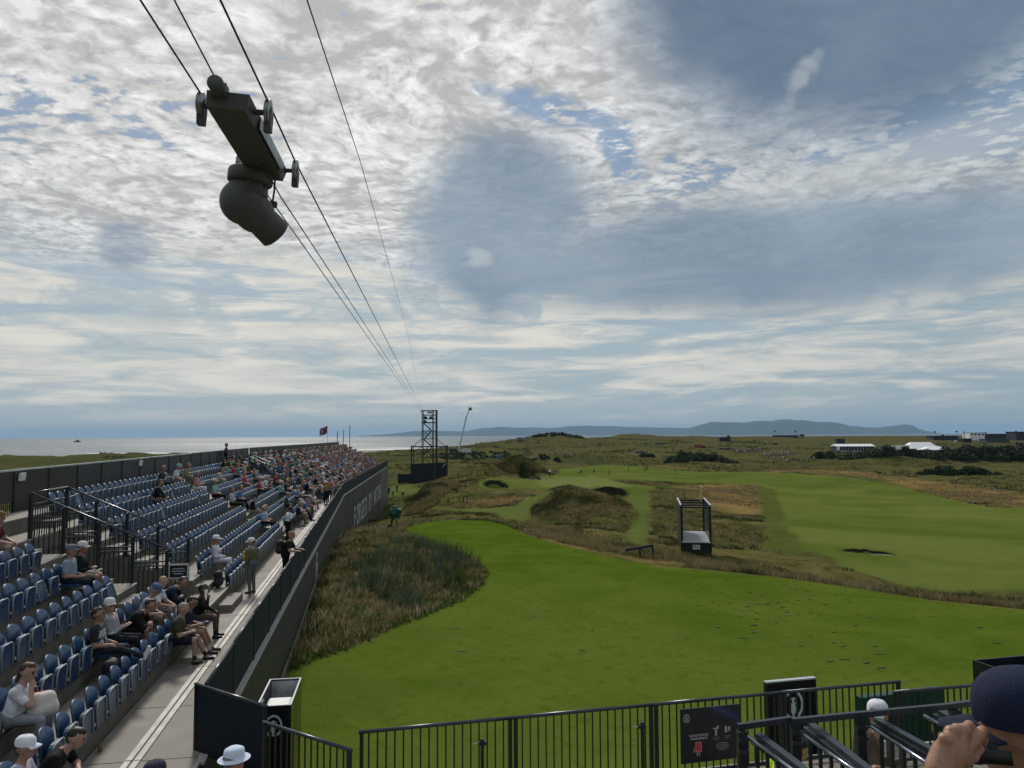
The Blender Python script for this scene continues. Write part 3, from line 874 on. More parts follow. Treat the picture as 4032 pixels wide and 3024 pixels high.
hill_m = mat('moorland', (0.060, 0.072, 0.045), 0.95, var=0.25, scale=0.002, spec=0.1)
t_ = lambda px: (px - 2016) / 3028
far_prof = [(t_(1380), 0.0), (t_(1480), .002), (t_(1560), .0042), (t_(1640), .0072), (t_(1780), .0066), (t_(1840), .0068), (t_(1900), .0108), (t_(1980), .0122), (t_(2060), .0108), (t_(2130), .0106), (t_(2170), .0094),
            (t_(2240), .0118), (t_(2320), .0126), (t_(2420), .0124), (t_(2520), .0108), (t_(2600), .0098), (t_(2700), .009), (t_(2800), .007), (t_(2900), .004), (t_(3000), 0)]
isl_prof = [(t_(2560), 0.0), (t_(2640), .004), (t_(2700), .0085), (t_(2740), .0128), (t_(2780), .0150), (t_(2800), .0165), (t_(2850), .0162), (t_(2890), .0168), (t_(2930), .0158), (t_(2985), .0178), (t_(3040), .0190), (t_(3090), .0196), (t_(3140), .0188),
            (t_(3200), .0168), (t_(3250), .0165), (t_(3300), .0140), (t_(3340), .0112), (t_(3400), .0096), (t_(3460), .0093), (t_(3500), .0108), (t_(3560), .0120), (t_(3590), .0108), (t_(3610), .0072), (t_(3640), .0040), (t_(3690), .001), (t_(3720), 0)]
ridge_at(far_prof, 27000, 1800, 'hills', 5, hill_m)
ridge_at(isl_prof, 23500, 2200, 'mountains', 15, hill_m)
# low islet off the point
ridge_at([(t_(2350), 0), (t_(2400), .0008), (t_(2440), .0016), (t_(2470), .0008), (t_(2500), 0)], 6000, 200, 'hills', 25, hill_m)

# =================================================================== haze over the firth
hz = MB()
hz.box((0, 12000, 246), (76000, 84000, 500))
haze_m = bpy.data.materials.new('sea_haze')
haze_m.use_nodes = True
ht = haze_m.node_tree
ht.nodes.clear()
pv_ = ht.nodes.new('ShaderNodeVolumePrincipled')
pv_.inputs['Color'].default_value = (0.42, 0.69, 1.0, 1)
pv_.inputs['Density'].default_value = 3.0e-5
pv_.inputs['Anisotropy'].default_value = 0.0
ho = ht.nodes.new('ShaderNodeOutputMaterial')
ht.links.new(pv_.outputs[0], ho.inputs['Volume'])
haze = hz.build('haze', haze_m)
haze['kind'] = 'stuff'

# =================================================================== the side stand
SA = -0.1752
KINK_S = 66.0
SB = -0.1012
T1, H1, DT, DH, DECK, TR, HR = -4.43, 4.04, 0.828, 0.3956, 4.91, -2.63, 3.90
S_END = 127.0
U1 = np.array([math.sin(SA), math.cos(SA)])
N1 = np.array([math.cos(SA), -math.sin(SA)])
U2 = np.array([math.sin(SB), math.cos(SB)])
N2 = np.array([math.cos(SB), -math.sin(SB)])
KP = U1 * KINK_S + N1 * TR               # the two straight lengths meet at the front rail


def SP(s, t, z):
    """along the stand, across it (negative = uphill), height"""
    if s <= KINK_S:
        p = U1 * s + N1 * t
    else:
        p = KP + U2 * (s - KINK_S) + N2 * (t - TR)
    return Vector((p[0], p[1], z))


def sang(s):
    return SA if s <= KINK_S else SB


def tread_z(k):
    return ZC - DECK + DH * (k + 1)


def seat_t(k):
    return T1 - DT * k


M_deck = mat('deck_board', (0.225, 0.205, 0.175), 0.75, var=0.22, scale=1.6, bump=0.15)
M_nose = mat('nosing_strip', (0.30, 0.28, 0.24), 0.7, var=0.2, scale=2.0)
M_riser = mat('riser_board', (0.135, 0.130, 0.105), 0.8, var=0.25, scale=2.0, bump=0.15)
M_alu = mat('aluminium_edge', (0.40, 0.385, 0.35), 0.6, metal=0.1, var=0.12, scale=3.0)
M_dkmetal = mat('dark_green_metal', (0.022, 0.030, 0.034), 0.42, metal=0.3, var=0.2, scale=6.0)
M_rail = mat('rail_tube', (0.055, 0.065, 0.078), 0.28, metal=0.5, var=0.15, scale=5.0)
M_mesh = mat('dark_mesh_panel', (0.010, 0.016, 0.024), 0.75, var=0.25, scale=3.0, spec=0.25)
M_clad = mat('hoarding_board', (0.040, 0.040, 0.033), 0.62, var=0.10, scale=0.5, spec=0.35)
M_cladb = mat('hoarding_board_sheen', (0.085, 0.092, 0.115), 0.35, var=0.08, scale=0.4, spec=0.6)  # same boards, with the bluish reflection at the far end put into the colour
M_white = mat('white_paint', (0.78, 0.78, 0.76), 0.5, var=0.06, scale=4.0)
M_print = mat('print_grey', (0.46, 0.50, 0.52), 0.5)
M_black = mat('black_panel', (0.012, 0.016, 0.018), 0.35, var=0.2, scale=3.0, spec=0.5)
M_yellow = mat('yellow_line', (0.52, 0.36, 0.05), 0.7, var=0.15, scale=5.0)
M_void = mat('dark_void', (0.012, 0.012, 0.012), 0.95)

stand = thing('grandstand', 'long seven-row side grandstand running away on the left of the fairway', 'grandstand', SP(9, TR, ZC - DECK))
STAND_M = Matrix.Translation(stand.location)


def local(o, parent):
    """mesh was given in world coordinates: keep it there under its parent"""
    o.parent = parent
    o.matrix_parent_inverse = Matrix.Translation(parent.location).inverted() if parent.rotation_euler.z == 0 else parent.matrix_basis.inverted()
    return o


def slab(mb, s0, s1, t0, t1, z0, z1):
    """block following the stand, split at the bend by the caller"""
    mb.hexa([SP(s0, t0, z0), SP(s0, t1, z0), SP(s1, t1, z0), SP(s1, t0, z0), SP(s0, t0, z1), SP(s0, t1, z1), SP(s1, t1, z1), SP(s1, t0, z1)][::1])


def part_slab(name, m, s0, s1, t0, t1, z0, z1, parent=stand):
    mb = MB()
    # order so that faces look outwards
    mb.hexa([SP(s0, t0, z0), SP(s0, t1, z0), SP(s1, t1, z0), SP(s1, t0, z0), SP(s0, t0, z1), SP(s0, t1, z1), SP(s1, t1, z1), SP(s1, t0, z1)])
    me = mb.mesh(name, m)
    bm = bmesh.new()
    bm.from_mesh(me)
    bmesh.ops.recalc_face_normals(bm, faces=bm.faces)
    bm.to_mesh(me)
    bm.free()
    return local(link(name, me), parent)


EPS = 0.012
# walkway boards
edges = list(np.arange(8.0, KINK_S - 0.1, 2.42)) + [KINK_S] + list(np.arange(KINK_S + 2.42, S_END, 2.42)) + [S_END]
zdeck = ZC - DECK
VOM = [(21.35, 23.65), (55.6, 57.9)]
VT0, VT1 = -8.55, -5.25
for a, b in zip(edges[:-1], edges[1:]):
    if a < KINK_S - 1e-6 < b - 1e-6 and b > KINK_S + 1e-6:
        continue
    sx_ = (a + 1e-4) if a < KINK_S else a + 1e-3
    part_slab('deck_panel', M_deck, sx_ + EPS, b - EPS, TR + 0.05, -4.33, zdeck - 0.09, zdeck)
# paired metal channel along the walkway
for a, b in zip(edges[:-1:2], edges[2::2]):
    if a < KINK_S < b:
        continue
    for tc_ in (-3.66, -3.53):
        part_slab('floor_channel', M_alu, a + 1e-3, b - 0.03, tc_ - 0.045, tc_ + 0.045, zdeck + 0.002, zdeck + 0.022)
# safety line near the corner of the walkway
part_slab('safety_line', M_yellow, 9.2, 12.3, -3.02, -2.94, zdeck + 0.001, zdeck + 0.006)
# treads, nosing strips and riser panels, row by row
cuts = [8.0, VOM[0][0], VOM[0][1], VOM[1][0], VOM[1][1], KINK_S, S_END]
NPAN, far_r, far_t = 0, MB(), MB()
for k in range(7):
    z = tread_z(k)
    tf = -4.34 - DT * k                       # riser face
    tb = tf - DT if k < 6 else tf - 1.25
    ss = 8.0
    while ss < S_END - 0.05:
        step = 1.21
        e = min(ss + step, S_END)
        for c in cuts:
            if ss < c - 1e-6 < e:
                e = c
        mid = (ss + e) / 2
        invom = any(v0 < mid < v1 for v0, v1 in VOM) and (VT0 < (tf + tb) / 2 < VT1 + 0.1)
        s0_, s1_ = (ss + 1e-3, e - 1e-3)
        if not invom:
            if mid < 49:
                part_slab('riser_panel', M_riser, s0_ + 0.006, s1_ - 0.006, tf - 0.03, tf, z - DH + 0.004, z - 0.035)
                NPAN += 1
            else:
                far_r.hexa([SP(s0_, tf - 0.03, z - DH), SP(s0_, tf, z - DH), SP(s1_, tf, z - DH), SP(s1_, tf - 0.03, z - DH), SP(s0_, tf - 0.03, z - 0.035), SP(s0_, tf, z - 0.035), SP(s1_, tf, z - 0.035), SP(s1_, tf - 0.03, z - 0.035)])
        ss = e
    ss = 8.0
    while ss < S_END - 0.05:
        e = min(ss + 2.42, S_END)
        for c in cuts:
            if ss < c - 1e-6 < e:
                e = c
        mid = (ss + e) / 2
        invom = any(v0 < mid < v1 for v0, v1 in VOM) and (VT0 < (tf + tb) / 2 < VT1 + 0.1)
        if not invom:
            if mid < 49:
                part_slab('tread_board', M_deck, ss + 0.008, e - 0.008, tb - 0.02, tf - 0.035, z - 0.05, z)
            else:
                far_t.hexa([SP(ss + .002, tb, z - 0.05), SP(ss + .002, tf - .035, z - 0.05), SP(e, tf - .035, z - 0.05), SP(e, tb, z - 0.05), SP(ss + .002, tb, z), SP(ss + .002, tf - .035, z), SP(e, tf - .035, z), SP(e, tb, z)])
        ss = e
    for a, b in zip(cuts[:-1], cuts[1:]):
        if (a, b) in VOM and VT0 < tf < VT1 + 0.2:
            continue
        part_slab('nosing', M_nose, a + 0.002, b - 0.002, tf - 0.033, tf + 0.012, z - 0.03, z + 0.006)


def fix_normals(me):
    bm = bmesh.new()
    bm.from_mesh(me)
    bmesh.ops.recalc_face_normals(bm, faces=bm.faces)
    bm.to_mesh(me)
    bm.free()
    return me


o = local(link('riser_panel', fix_normals(far_r.mesh('riser_panel', M_riser))), stand)
o['kind'] = 'stuff'
o = local(link('tread_board', fix_normals(far_t.mesh('tread_board', M_deck))), stand)
o['kind'] = 'stuff'
# entrance shaft walls and floor below the rows
for i, (v0, v1) in enumerate(VOM):
    for sv_ in (v0 + 0.02, v1 - 0.02):
        mb = MB()
        for k in range(1, 5):
            tf = -4.34 - DT * k
            z = tread_z(k)
            mb.hexa([SP(sv_ - .02, tf - DT, zdeck - 2.2), SP(sv_ - .02, tf, zdeck - 2.2), SP(sv_ + .02, tf, zdeck - 2.2), SP(sv_ + .02, tf - DT, zdeck - 2.2),
                     SP(sv_ - .02, tf - DT, z - 0.06), SP(sv_ - .02, tf, z - 0.06), SP(sv_ + .02, tf, z - 0.06), SP(sv_ + .02, tf - DT, z - 0.06)])
        local(link('shaft_wall', fix_normals(mb.mesh('shaft_wall', M_riser))), stand)
    part_slab('shaft_wall', M_riser, v0, v1, VT0 - 0.03, VT0, zdeck - 2.2, tread_z(5) - 0.06)
    for q in range(10):
        zq = zdeck - 0.2 * q
        part_slab('stair_step', M_deck, v0 + 0.06, v1 - 0.06, -5.25 - 0.3 * (q + 1), -5.25 - 0.3 * q, zq - 0.24, zq - 0.2)
# half steps in the aisles
AISLES = [(19.75, 20.95, 'near'), (23.85, 24.75, 'mid'), (38.2, 39.6, 'far'), (58.3, 59.6, 'end')]
for s0_, s1_, _ in AISLES:
    for k in range(2 if s0_ < 22 else 0, 7):
        tf = -4.34 - DT * k
        part_slab('aisle_step', M_deck, s0_, s1_, tf + 0.002, tf + 0.40, tread_z(k) - DH, tread_z(k) - DH / 2)
part_slab('aisle_step', M_deck, 23.0, 24.6, -4.33, -3.95, zdeck, zdeck + 0.2)
# edge fascia of the deck
for a, b in ((8.0, KINK_S), (KINK_S, S_END)):
    part_slab('deck_edge', M_alu, a + 1e-3, b, TR - 0.02, TR + 0.045, zdeck - 0.16, zdeck + 0.004)

# ------------------------------------------------------------------ cladding wall below the deck
hoard = thing('hoarding_wall', 'dark printed hoarding wall cladding the front of the side grandstand', 'hoarding', SP(12.5, TR + .09, 8.8))
s = 12.6
ci = 0
while s < S_END - 0.1:
    e = min(s + 2.44, S_END)
    if s < KINK_S < e:
        e = KINK_S
    s_in = s + 1e-3
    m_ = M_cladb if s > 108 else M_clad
    mb = MB()
    t0, t1 = TR + 0.05, TR + 0.085
    zb = min(float(height(np.array([SP(q, TR, 0).x]), np.array([SP(q, TR, 0).y]))[0]) for q in (s_in, e)) - 0.8
    zt = zdeck - 0.03
    mb.hexa([SP(s_in, t0, zb), SP(s_in, t1, zb), SP(e - .004, t1, zb), SP(e - .004, t0, zb), SP(s_in, t0, zt), SP(s_in, t1, zt), SP(e - .004, t1, zt), SP(e - .004, t0, zt)])
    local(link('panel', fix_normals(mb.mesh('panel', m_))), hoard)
    s = e
# timber kicker along the foot
mb = MB()
for q in np.arange(12.2, 64, 2.0):
    p, r_ = SP(q, TR + .14, 0), SP(q + 1.98, TR + .14, 0)
    hz_ = [float(height(np.array([v.x]), np.array([v.y]))[0]) for v in (p, r_)]
    mb.bar((p.x, p.y, hz_[0] + .05), (r_.x, r_.y, hz_[1] + .05), 0.06, 0.2)
local(link('kicker_board', mb.mesh('kicker_board', M_riser)), hoard)
# top trim
for a, b in ((12.6, KINK_S), (KINK_S, S_END)):
    part_slab('top_trim', mat('trim_grey', (0.36, 0.37, 0.36), 0.5, var=.1), a + 1e-3, b, TR + 0.05, TR + 0.115, zdeck - 0.03, zdeck + 0.012, hoard)


# --- flat lettering and the jug emblem
def text_mesh(txt, size, m, name='lettering', bold=0.0, extrude=0.004, xs=1.0, align='LEFT'):
    cu = bpy.data.curves.new(name, 'FONT')
    cu.body = txt
    cu.size = size
    cu.extrude = extrude
    cu.offset = bold
    cu.align_x = align
    cu.resolution_u = 3
    to = bpy.data.objects.new(name, cu)
    COL.objects.link(to)
    me = bpy.data.meshes.new_from_object(to.evaluated_get(bpy.context.evaluated_depsgraph_get()))
    bpy.data.objects.remove(to)
    me.name = name
    me.materials.clear()
    me.materials.append(m)
    if xs != 1.0:
        for v in me.vertices:
            v.co.x *= xs
    return me


def wall_frame(s, z, t=TR + 0.092):
    """frame on the face of the hoarding: x runs along the wall as read from the course, y up"""
    p = SP(s, t, z)
    a = sang(s)
    ux = Vector((math.sin(a), math.cos(a), 0))
    nz_ = Vector((math.cos(a), -math.sin(a), 0))
    return Matrix(((ux.x, 0, nz_.x, p.x), (ux.y, 0, nz_.y, p.y), (0, 1, 0, p.z), (0, 0, 0, 1)))


def emblem(R, m, thick=0.006):
    """oval ring, open at the foot, round a two-handled jug (flat print)"""
    mb = MB()
    N_ = 40
    a0, a1 = math.radians(-62), math.radians(242)
    vs, fs = [], []
    for i in range(N_):
        a = a0 + (a1 - a0) * i / (N_ - 1)
        w = 0.80 + 0.02 * math.sin(a)
        vs += [(0.78 * R * math.cos(a), R * math.sin(a), 0), (0.78 * R * math.cos(a) * w, R * math.sin(a) * w, 0),
               (0.78 * R * math.cos(a), R * math.sin(a), thick), (0.78 * R * math.cos(a) * w, R * math.sin(a) * w, thick)]
    for i in range(N_ - 1):
        b = i * 4
        fs += [(b + 2, b + 6, b + 7, b + 3), (b, b + 1, b + 5, b + 4), (b, b + 4, b + 6, b + 2), (b + 1, b + 3, b + 7, b + 5)]
    mb.add(vs, fs)
    # jug: neck, shoulder, belly and foot as half-widths
    prof = [(0.13, -0.88), (0.15, -0.80), (0.07, -0.74), (0.06, -0.66), (0.15, -0.52), (0.20, -0.32), (0.19, -0.12), (0.12, 0.02), (0.09, 0.16), (0.085, 0.34), (0.12, 0.44), (0.10, 0.50)]
    out = [(w * R, z * R) for w, z in prof] + [(-w * R, z * R) for w, z in reversed(prof)]
    nO = len(out)
    half = len(prof)
    vs = [(x, y, thick) for x, y in out]
    fs = [(i, i + 1, nO - 2 - i, nO - 1 - i)[::1] for i in range(half - 1)]
    mb.add(vs, fs)
    for s_ in (-1, 1):
        pts = [Vector((s_ * (0.10 + 0.17 * math.sin(q * math.pi)) * R, (0.40 - 0.44 * q + 0.16 * math.sin(q * math.pi)) * R, thick / 2)) for q in np.linspace(0, 1, 9)]
        mb.tube(pts, 0.028 * R, 4)
    return mb.mesh('emblem', m)


def place(name, me, M, parent):
    o = link(name, me)
    o.parent = parent
    bpy.context.view_layer.update()
    o.matrix_world = M
    return o


sL = 74.0
txt = 'FORGED BY NATURE'
LET_MES = {}
for i, ch in enumerate(txt):
    if ch != ' ':
        if ch not in LET_MES:
            LET_MES[ch] = text_mesh(ch, 2.9, M_print, 'letter', bold=0.02)
        place('letter', LET_MES[ch], wall_frame(sL + 2.36 * i, zdeck - 3.75), hoard)
place('emblem', emblem(.80, M_print), wall_frame(35.4, zdeck - 1.0), hoard)

# ------------------------------------------------------------------ front barrier along the walkway: rails, posts, dark panels
PANEL_LABELS = []


def rail_panel(root, a, b, z0, z1, kind='solid', post=0.05, gap=0.125, name_top='top_rail'):
    """one framed barrier between two plan points given as Vectors"""
    d = (b - a)
    L = d.length
    ux = d.normalized()
    P3 = lambda q, z: Vector((a.x + ux.x * q, a.y + ux.y * q, z))
    mb = MB()
    mb.tube([P3(-0.02, z1), P3(L + 0.02, z1)], 0.026, 8)
    local(link(name_top, mb.mesh(name_top, M_rail, True)), root)
    for q in (0.02, L - 0.02):
        mb = MB()
        mb.bar(P3(q, z0 - 0.02), P3(q, z1 - 0.02), post, post, (ux.y, -ux.x, 0))
        local(link('post', mb.mesh('post', M_dkmetal)), root)
    if kind == 'solid':
        mb = MB()
        nrm = Vector((ux.y, -ux.x, 0)) * 0.012
        pa, pb = P3(0.05, 0), P3(L - 0.05, 0)
        zz0, zz1 = z0 + 0.03, z1 - 0.03
        mb.hexa([Vector((p.x, p.y, zz)) + sg * nrm for zz in (zz0, zz1) for p, sg in ((pa, -1), (pa, 1), (pb, 1), (pb, -1))])
        local(link('infill_panel', fix_normals(mb.mesh('infill_panel', M_mesh))), root)
    else:
        mb = MB()
        mb.bar(P3(0, z0 + 0.06), P3(L, z0 + 0.06), 0.03, 0.04)
        local(link('bottom_rail', mb.mesh('bottom_rail', M_dkmetal)), root)
        nb = max(1, int(round(L / gap)))
        bal = MB()
        bal.bar((0, 0, z0 + 0.06), (0, 0, z1 - 0.015), 0.020, 0.020, (1, 0, 0))
        bme = bal.mesh('baluster', M_dkmetal)
        for i in range(1, nb):
            p = P3(L * i / nb, 0)
            o = link('baluster', bme)
            o.location = (p.x, p.y, 0)
            o.parent = root
            o.matrix_parent_inverse = Matrix.Translation(root.location).inverted()


barrier = thing('barrier', 'dark panelled front barrier with pale top rail along the side grandstand walkway', 'barrier', SP(13.2, TR, zdeck))
seg_s = [13.17] + [13.17 + 2.45 * i for i in range(1, 22)] + [KINK_S] + [KINK_S + 2.45 * i for i in range(1, 25)] + [S_END]
for i, (a, b) in enumerate(zip(seg_s[:-1], seg_s[1:])):
    a_ = a + 1e-3
    dz = 0.012 * ((i * 7) % 3 - 1)
    rail_panel(barrier, Vector(SP(a_ + .02, TR, 0)), Vector(SP(b - .02, TR, 0)), zdeck, ZC - HR + dz, 'solid')

# back barrier at the top row: dark slatted screen with a pale capping rail
back = thing('back_screen', 'dark slatted wind screen with pale capping rail behind the top row of the side grandstand', 'screen', SP(12, -10.25, tread_z(6)))
M_cap = mat('capping_rail', (0.50, 0.54, 0.56), 0.35, metal=0.4, var=0.1, scale=2)
zs0, zs1 = tread_z(6) - 0.5, ZC - 0.935
seg = [10.0 + 2.4 * i for i in range(0, 24)] + [KINK_S] + [KINK_S + 2.4 * i for i in range(1, 26)]
sl = MB()
sl.box((0, 0, 0), (0.015, 0.055, 1.0))
slat_me = sl.mesh('slat', M_dkmetal)
nsl = 0
sl_far = MB()
for a, b in zip(seg[:-1], seg[1:]):
    a_ = a + 1e-3
    if b > S_END:
        break
    p0, p1 = SP(a_, -10.25, 0), SP(b, -10.25, 0)
    mb = MB()
    mb.bar((p0.x, p0.y, zs1), (p1.x, p1.y, zs1), 0.06, 0.05)
    local(link('top_rail', mb.mesh('top_rail', M_cap if b < 48 else M_dkmetal)), back)
    mb = MB()
    mb.bar((p0.x, p0.y, zs0), (p0.x, p0.y, zs1 - .03), 0.07, 0.07, (1, 0, 0))
    local(link('post', mb.mesh('post', M_dkmetal)), back)
    mb = MB()
    lo = zs0 + (0.78 if b < 26 else 0.02)
    nrm = Vector((math.cos(sang(b)), -math.sin(sang(b)), 0)) * 0.01
    mb.hexa([Vector((p.x, p.y, z)) + sg * nrm for z in (lo, zs1 - .03) for p, sg in ((p0, -1), (p0, 1), (p1, 1), (p1, -1))])
    local(link('infill_panel', fix_normals(mb.mesh('infill_panel', M_clad if b < 30 else M_dkmetal))), back)
    if b < 26:
        n_ = 20
        for i in range(n_):
            q = p0.lerp(p1, (i + .5) / n_)
            o = link('slat', slat_me)
            o.parent = back
            o.matrix_parent_inverse = Matrix.Translation(back.location).inverted()
            o.location = (q.x, q.y, zs0 + 0.37)
            o.scale = (1, 1, 0.80)
            o.rotation_euler = (0, 0, -sang(b))
            nsl += 1
# small floodlights clipped under the capping rail
fl = MB()
fl.hexa([(-.16, 0, -.11), (.16, 0, -.11), (.14, .07, -.11), (-.14, .07, -.11), (-.16, .03, .11), (.16, .03, .11), (.14, .1, .11), (-.14, .1, .11)])
fl_me = fl.mesh('lamp_head', M_white)
fb = MB()
fb.bar((0, .06, 0), (0, .06, .2), .03, .02)
fb_me = fb.mesh('bracket', M_dkmetal)
for i, (px_s, lab) in enumerate(((18.95, 'white box lamp on the screen behind the near seats'), (24.7, 'white box lamp on the screen between the near lamp and the green-capped spectator'),
                                 (36.2, 'small white lamp on the screen just beyond the green-capped spectator'))):
    q = SP(px_s, -10.19, zs1 - 0.2)
    r_ = thing('box_lamp', lab, 'lamp', q, math.pi / 2 - SA + math.pi * 0, 'white lamps on the back screen')
    r_.rotation_euler = (0, 0, -SA + math.pi / 2)
    o = link('lamp_head', fl_me, r_)
    o.rotation_euler = (0, 0, math.pi)
    link('bracket', fb_me, r_)

# ------------------------------------------------------------------ railings round the stair openings
def opening_rail(v0, v1, labels, grp, full=True):
    rz1 = [ZC - 2.90, ZC - 1.39]              # height of the sloping rail, low end and high end
    tl, th = -5.26, -8.55
    for s_, lab in ((v0, labels[0]), (v1, labels[1])):
        root = thing('stair_railing', lab, 'railing', SP(s_, tl, tread_z(0)), 0, grp)
        mb = MB()
        mb.tube([SP(s_, tl + .12, rz1[0] - .05), SP(s_, th, rz1[1])], 0.027, 8)
        local(link('handrail', mb.mesh('handrail', M_rail, True)), root)
        for j in range(4):
            ta, tb = tl - DT * j, tl - DT * (j + 1)
            k = j + 1
            zt = tread_z(k) + 0.92
            zb = tread_z(k) - 0.28
            fr_ = (ta - tl) / (th - tl)
            zr = rz1[0] + (rz1[1] - rz1[0]) * fr_
            mb = MB()
            mb.bar(SP(s_, ta - .03, tread_z(k - 1) - .1), SP(s_, ta - .03, zr - .02), 0.055, 0.075, (1, 0, 0))
            local(link('post', mb.mesh('post', M_dkmetal)), root)
            for zz in (zt, zt - 0.11):
                mb = MB()
                mb.bar(SP(s_, ta - .05, zz), SP(s_, tb + .01, zz), 0.03, 0.035)
                local(link('crossbar', mb.mesh('crossbar', M_rail)), root)
            mb = MB()
            mb.bar(SP(s_, ta - .05, zb), SP(s_, tb + .01, zb), 0.03, 0.035)
            local(link('crossbar', mb.mesh('crossbar', M_dkmetal)), root)
            for i in range(1, 7):
                q = SP(s_, ta + (tb - ta) * i / 7, 0)
                mb = MB()
                mb.bar((q.x, q.y, zb), (q.x, q.y, zt - .11), 0.02, 0.02, (1, 0, 0))
                local(link('baluster', mb.mesh('baluster', M_dkmetal)), root)
    root = thing('stair_railing', labels[2], 'railing', SP(v0, th, tread_z(5)), 0, grp)
    mb = MB()
    mb.tube([SP(v0, th, rz1[1]), SP(v1, th, rz1[1])], 0.027, 8)
    local(link('handrail', mb.mesh('handrail', M_rail, True)), root)
    for s_ in (v0, v1):
        mb = MB()
        mb.bar(SP(s_, th, rz1[1] - 1.35), SP(s_, th, rz1[1]), 0.075, 0.075, (1, 0, 0))
        local(link('post', mb.mesh('post', M_dkmetal)), root)
    for zz in (rz1[1] - .30, rz1[1] - .42, rz1[1] - 1.28):
        mb = MB()
        mb.bar(SP(v0, th, zz), SP(v1, th, zz), 0.03, 0.035)
        local(link('crossbar', mb.mesh('crossbar', M_rail)), root)
    nb = 16
    for i in range(1, nb):
        q = SP(v0 + (v1 - v0) * i / nb, th, 0)
        mb = MB()
        mb.bar((q.x, q.y, rz1[1] - 1.28), (q.x, q.y, rz1[1] - .42), 0.02, 0.02, (1, 0, 0))
        local(link('baluster', mb.mesh('baluster', M_dkmetal)), root)


opening_rail(*VOM[0], ['black stepped railing on the near side of the nearer stair opening', 'black stepped railing on the far side of the nearer stair opening',
                       'short level black railing closing the top of the nearer stair opening'], 'railings round the nearer stair opening')
opening_rail(*VOM[1], ['black stepped railing on the near side of the distant crowded stair opening', 'black stepped railing on the far side of the distant crowded stair opening',
                       'short level railing closing the top of the distant crowded stair opening'], 'railings round the far stair opening')
# notice on the near railing's foot
r_ = thing('notice_board', 'small black notice in a pale frame hung on the stair opening railing', 'sign', SP(22.3, -5.22, ZC - 3.62), -SA)
mb = MB()
mb.box((0, 0, 0), (0.48, 0.02, 0.36))
link('board', mb.mesh('board', M_black), r_)
mb = MB()
for x, z, w, h in ((0, .18, .52, .04), (0, -.18, .52, .04), (-.24, 0, .04, .32), (.24, 0, .04, .32)):
    mb.box((x, -.012, z), (w, .02, h))
link('frame', mb.mesh('frame', M_print), r_)
mb = MB()
for i, w in enumerate((.30, .34, .24)):
    mb.box((0, -.012, .07 - .065 * i), (w, .006, .022))
link('printed_line', mb.mesh('printed_line', M_print), r_)
mb = MB()
mb.tube([SP(VOM[0][0], -5.26, tread_z(0)), SP(VOM[0][0], -5.26, ZC - 2.95)], .04, 6)

# ------------------------------------------------------------------ tip-up seats
M_seat = mat('seat_plastic', (0.018, 0.055, 0.125), 0.33, var=0.12, scale=7.0, spec=0.55, rand=[(0.014, 0.050, 0.118), (0.018, 0.056, 0.128), (0.016, 0.046, 0.108), (0.022, 0.060, 0.130)])
M_rim = mat('seat_rim', (0.26, 0.30, 0.31), 0.4, var=0.1, scale=9.0)
M_brk = mat('seat_bracket', (0.10, 0.11, 0.11), 0.5, metal=0.5, var=0.15)


def seat_parts():
    """seat in its own frame: x along the row, -y towards the course, z from the seat hinge (tread height)"""
    back_ = MB()
    prof = []
    W_ = 0.225
    for i in range(13):
        a = math.pi * i / 12
        prof.append((W_ * math.cos(a) * (1.0), 0.335 + 0.165 * math.sin(a)))
    out = [(W_ * 0.94, 0.06)] + [(x, z) for x, z in prof] + [(-W_ * 0.94, 0.06)]
    n = len(out)
    vs, fs = [], []
    for (x, z) in out:
        lean = 0.14 * (z - 0.06)
        dish = 0.05 * (1 - (x / W_) ** 2)
        vs.append((x, 0.02 + lean + dish, z))
        vs.append((x * 0.985, 0.055 + lean + dish, z - 0.006))
    ci_ = len(vs)
    vs += [(0, 0.02 + 0.14 * 0.25 + 0.055, 0.30), (0, 0.085 + 0.14 * 0.25, 0.30)]
    for i in range(n):
        j = (i + 1) % n
        fs.append((ci_, 2 * i, 2 * j))
        fs.append((ci_ + 1, 2 * j + 1, 2 * i + 1))
        fs.append((2 * i, 2 * i + 1, 2 * j + 1, 2 * j))
    back_.add(vs, fs)
    me_b = fix_normals(back_.mesh('backrest', M_seat, True))
    # folded pan: rounded upright tray in front of the back
    pan = MB()
    o2 = [(0.19, -0.10), (0.205, 0.20), (0.17, 0.275), (0.12, 0.30), (-0.12, 0.30), (-0.17, 0.275), (-0.205, 0.20), (-0.19, -0.10)]
    pan.prism(o2, -0.075, -0.015)
    me_p = fix_normals(pan.mesh('seat_pan', M_seat))
    rim = MB()
    pth = [Vector((x * 1.02, -0.082, z * 1.01)) for x, z in o2]
    rim.tube(pth, 0.016, 5)
    me_r = rim.mesh('rim', M_rim, True)
    br = MB()
    br.box((0, -0.03, -0.125), (0.52, 0.05, 0.035))
    br.box((-0.24, 0.0, -0.03), (0.035, 0.12, 0.2))
    br.box((0.24, 0.0, -0.03), (0.035, 0.12, 0.2))
    me_k = br.mesh('bracket', M_brk)
    nm_ = MB()
    nm_.box((-.235, -.066, -.02), (.03, .008, .045))
    me_n = nm_.mesh('glint_plate', M_white)  # white plate added on each bracket to stand for a small glint
    op = MB()                                     # pan let down, for taken seats
    op.box((0, -0.22, 0.03), (0.40, 0.42, 0.05))
    me_o = op.mesh('seat_pan', M_seat)
    return me_b, me_p, me_r, me_k, me_o, me_n


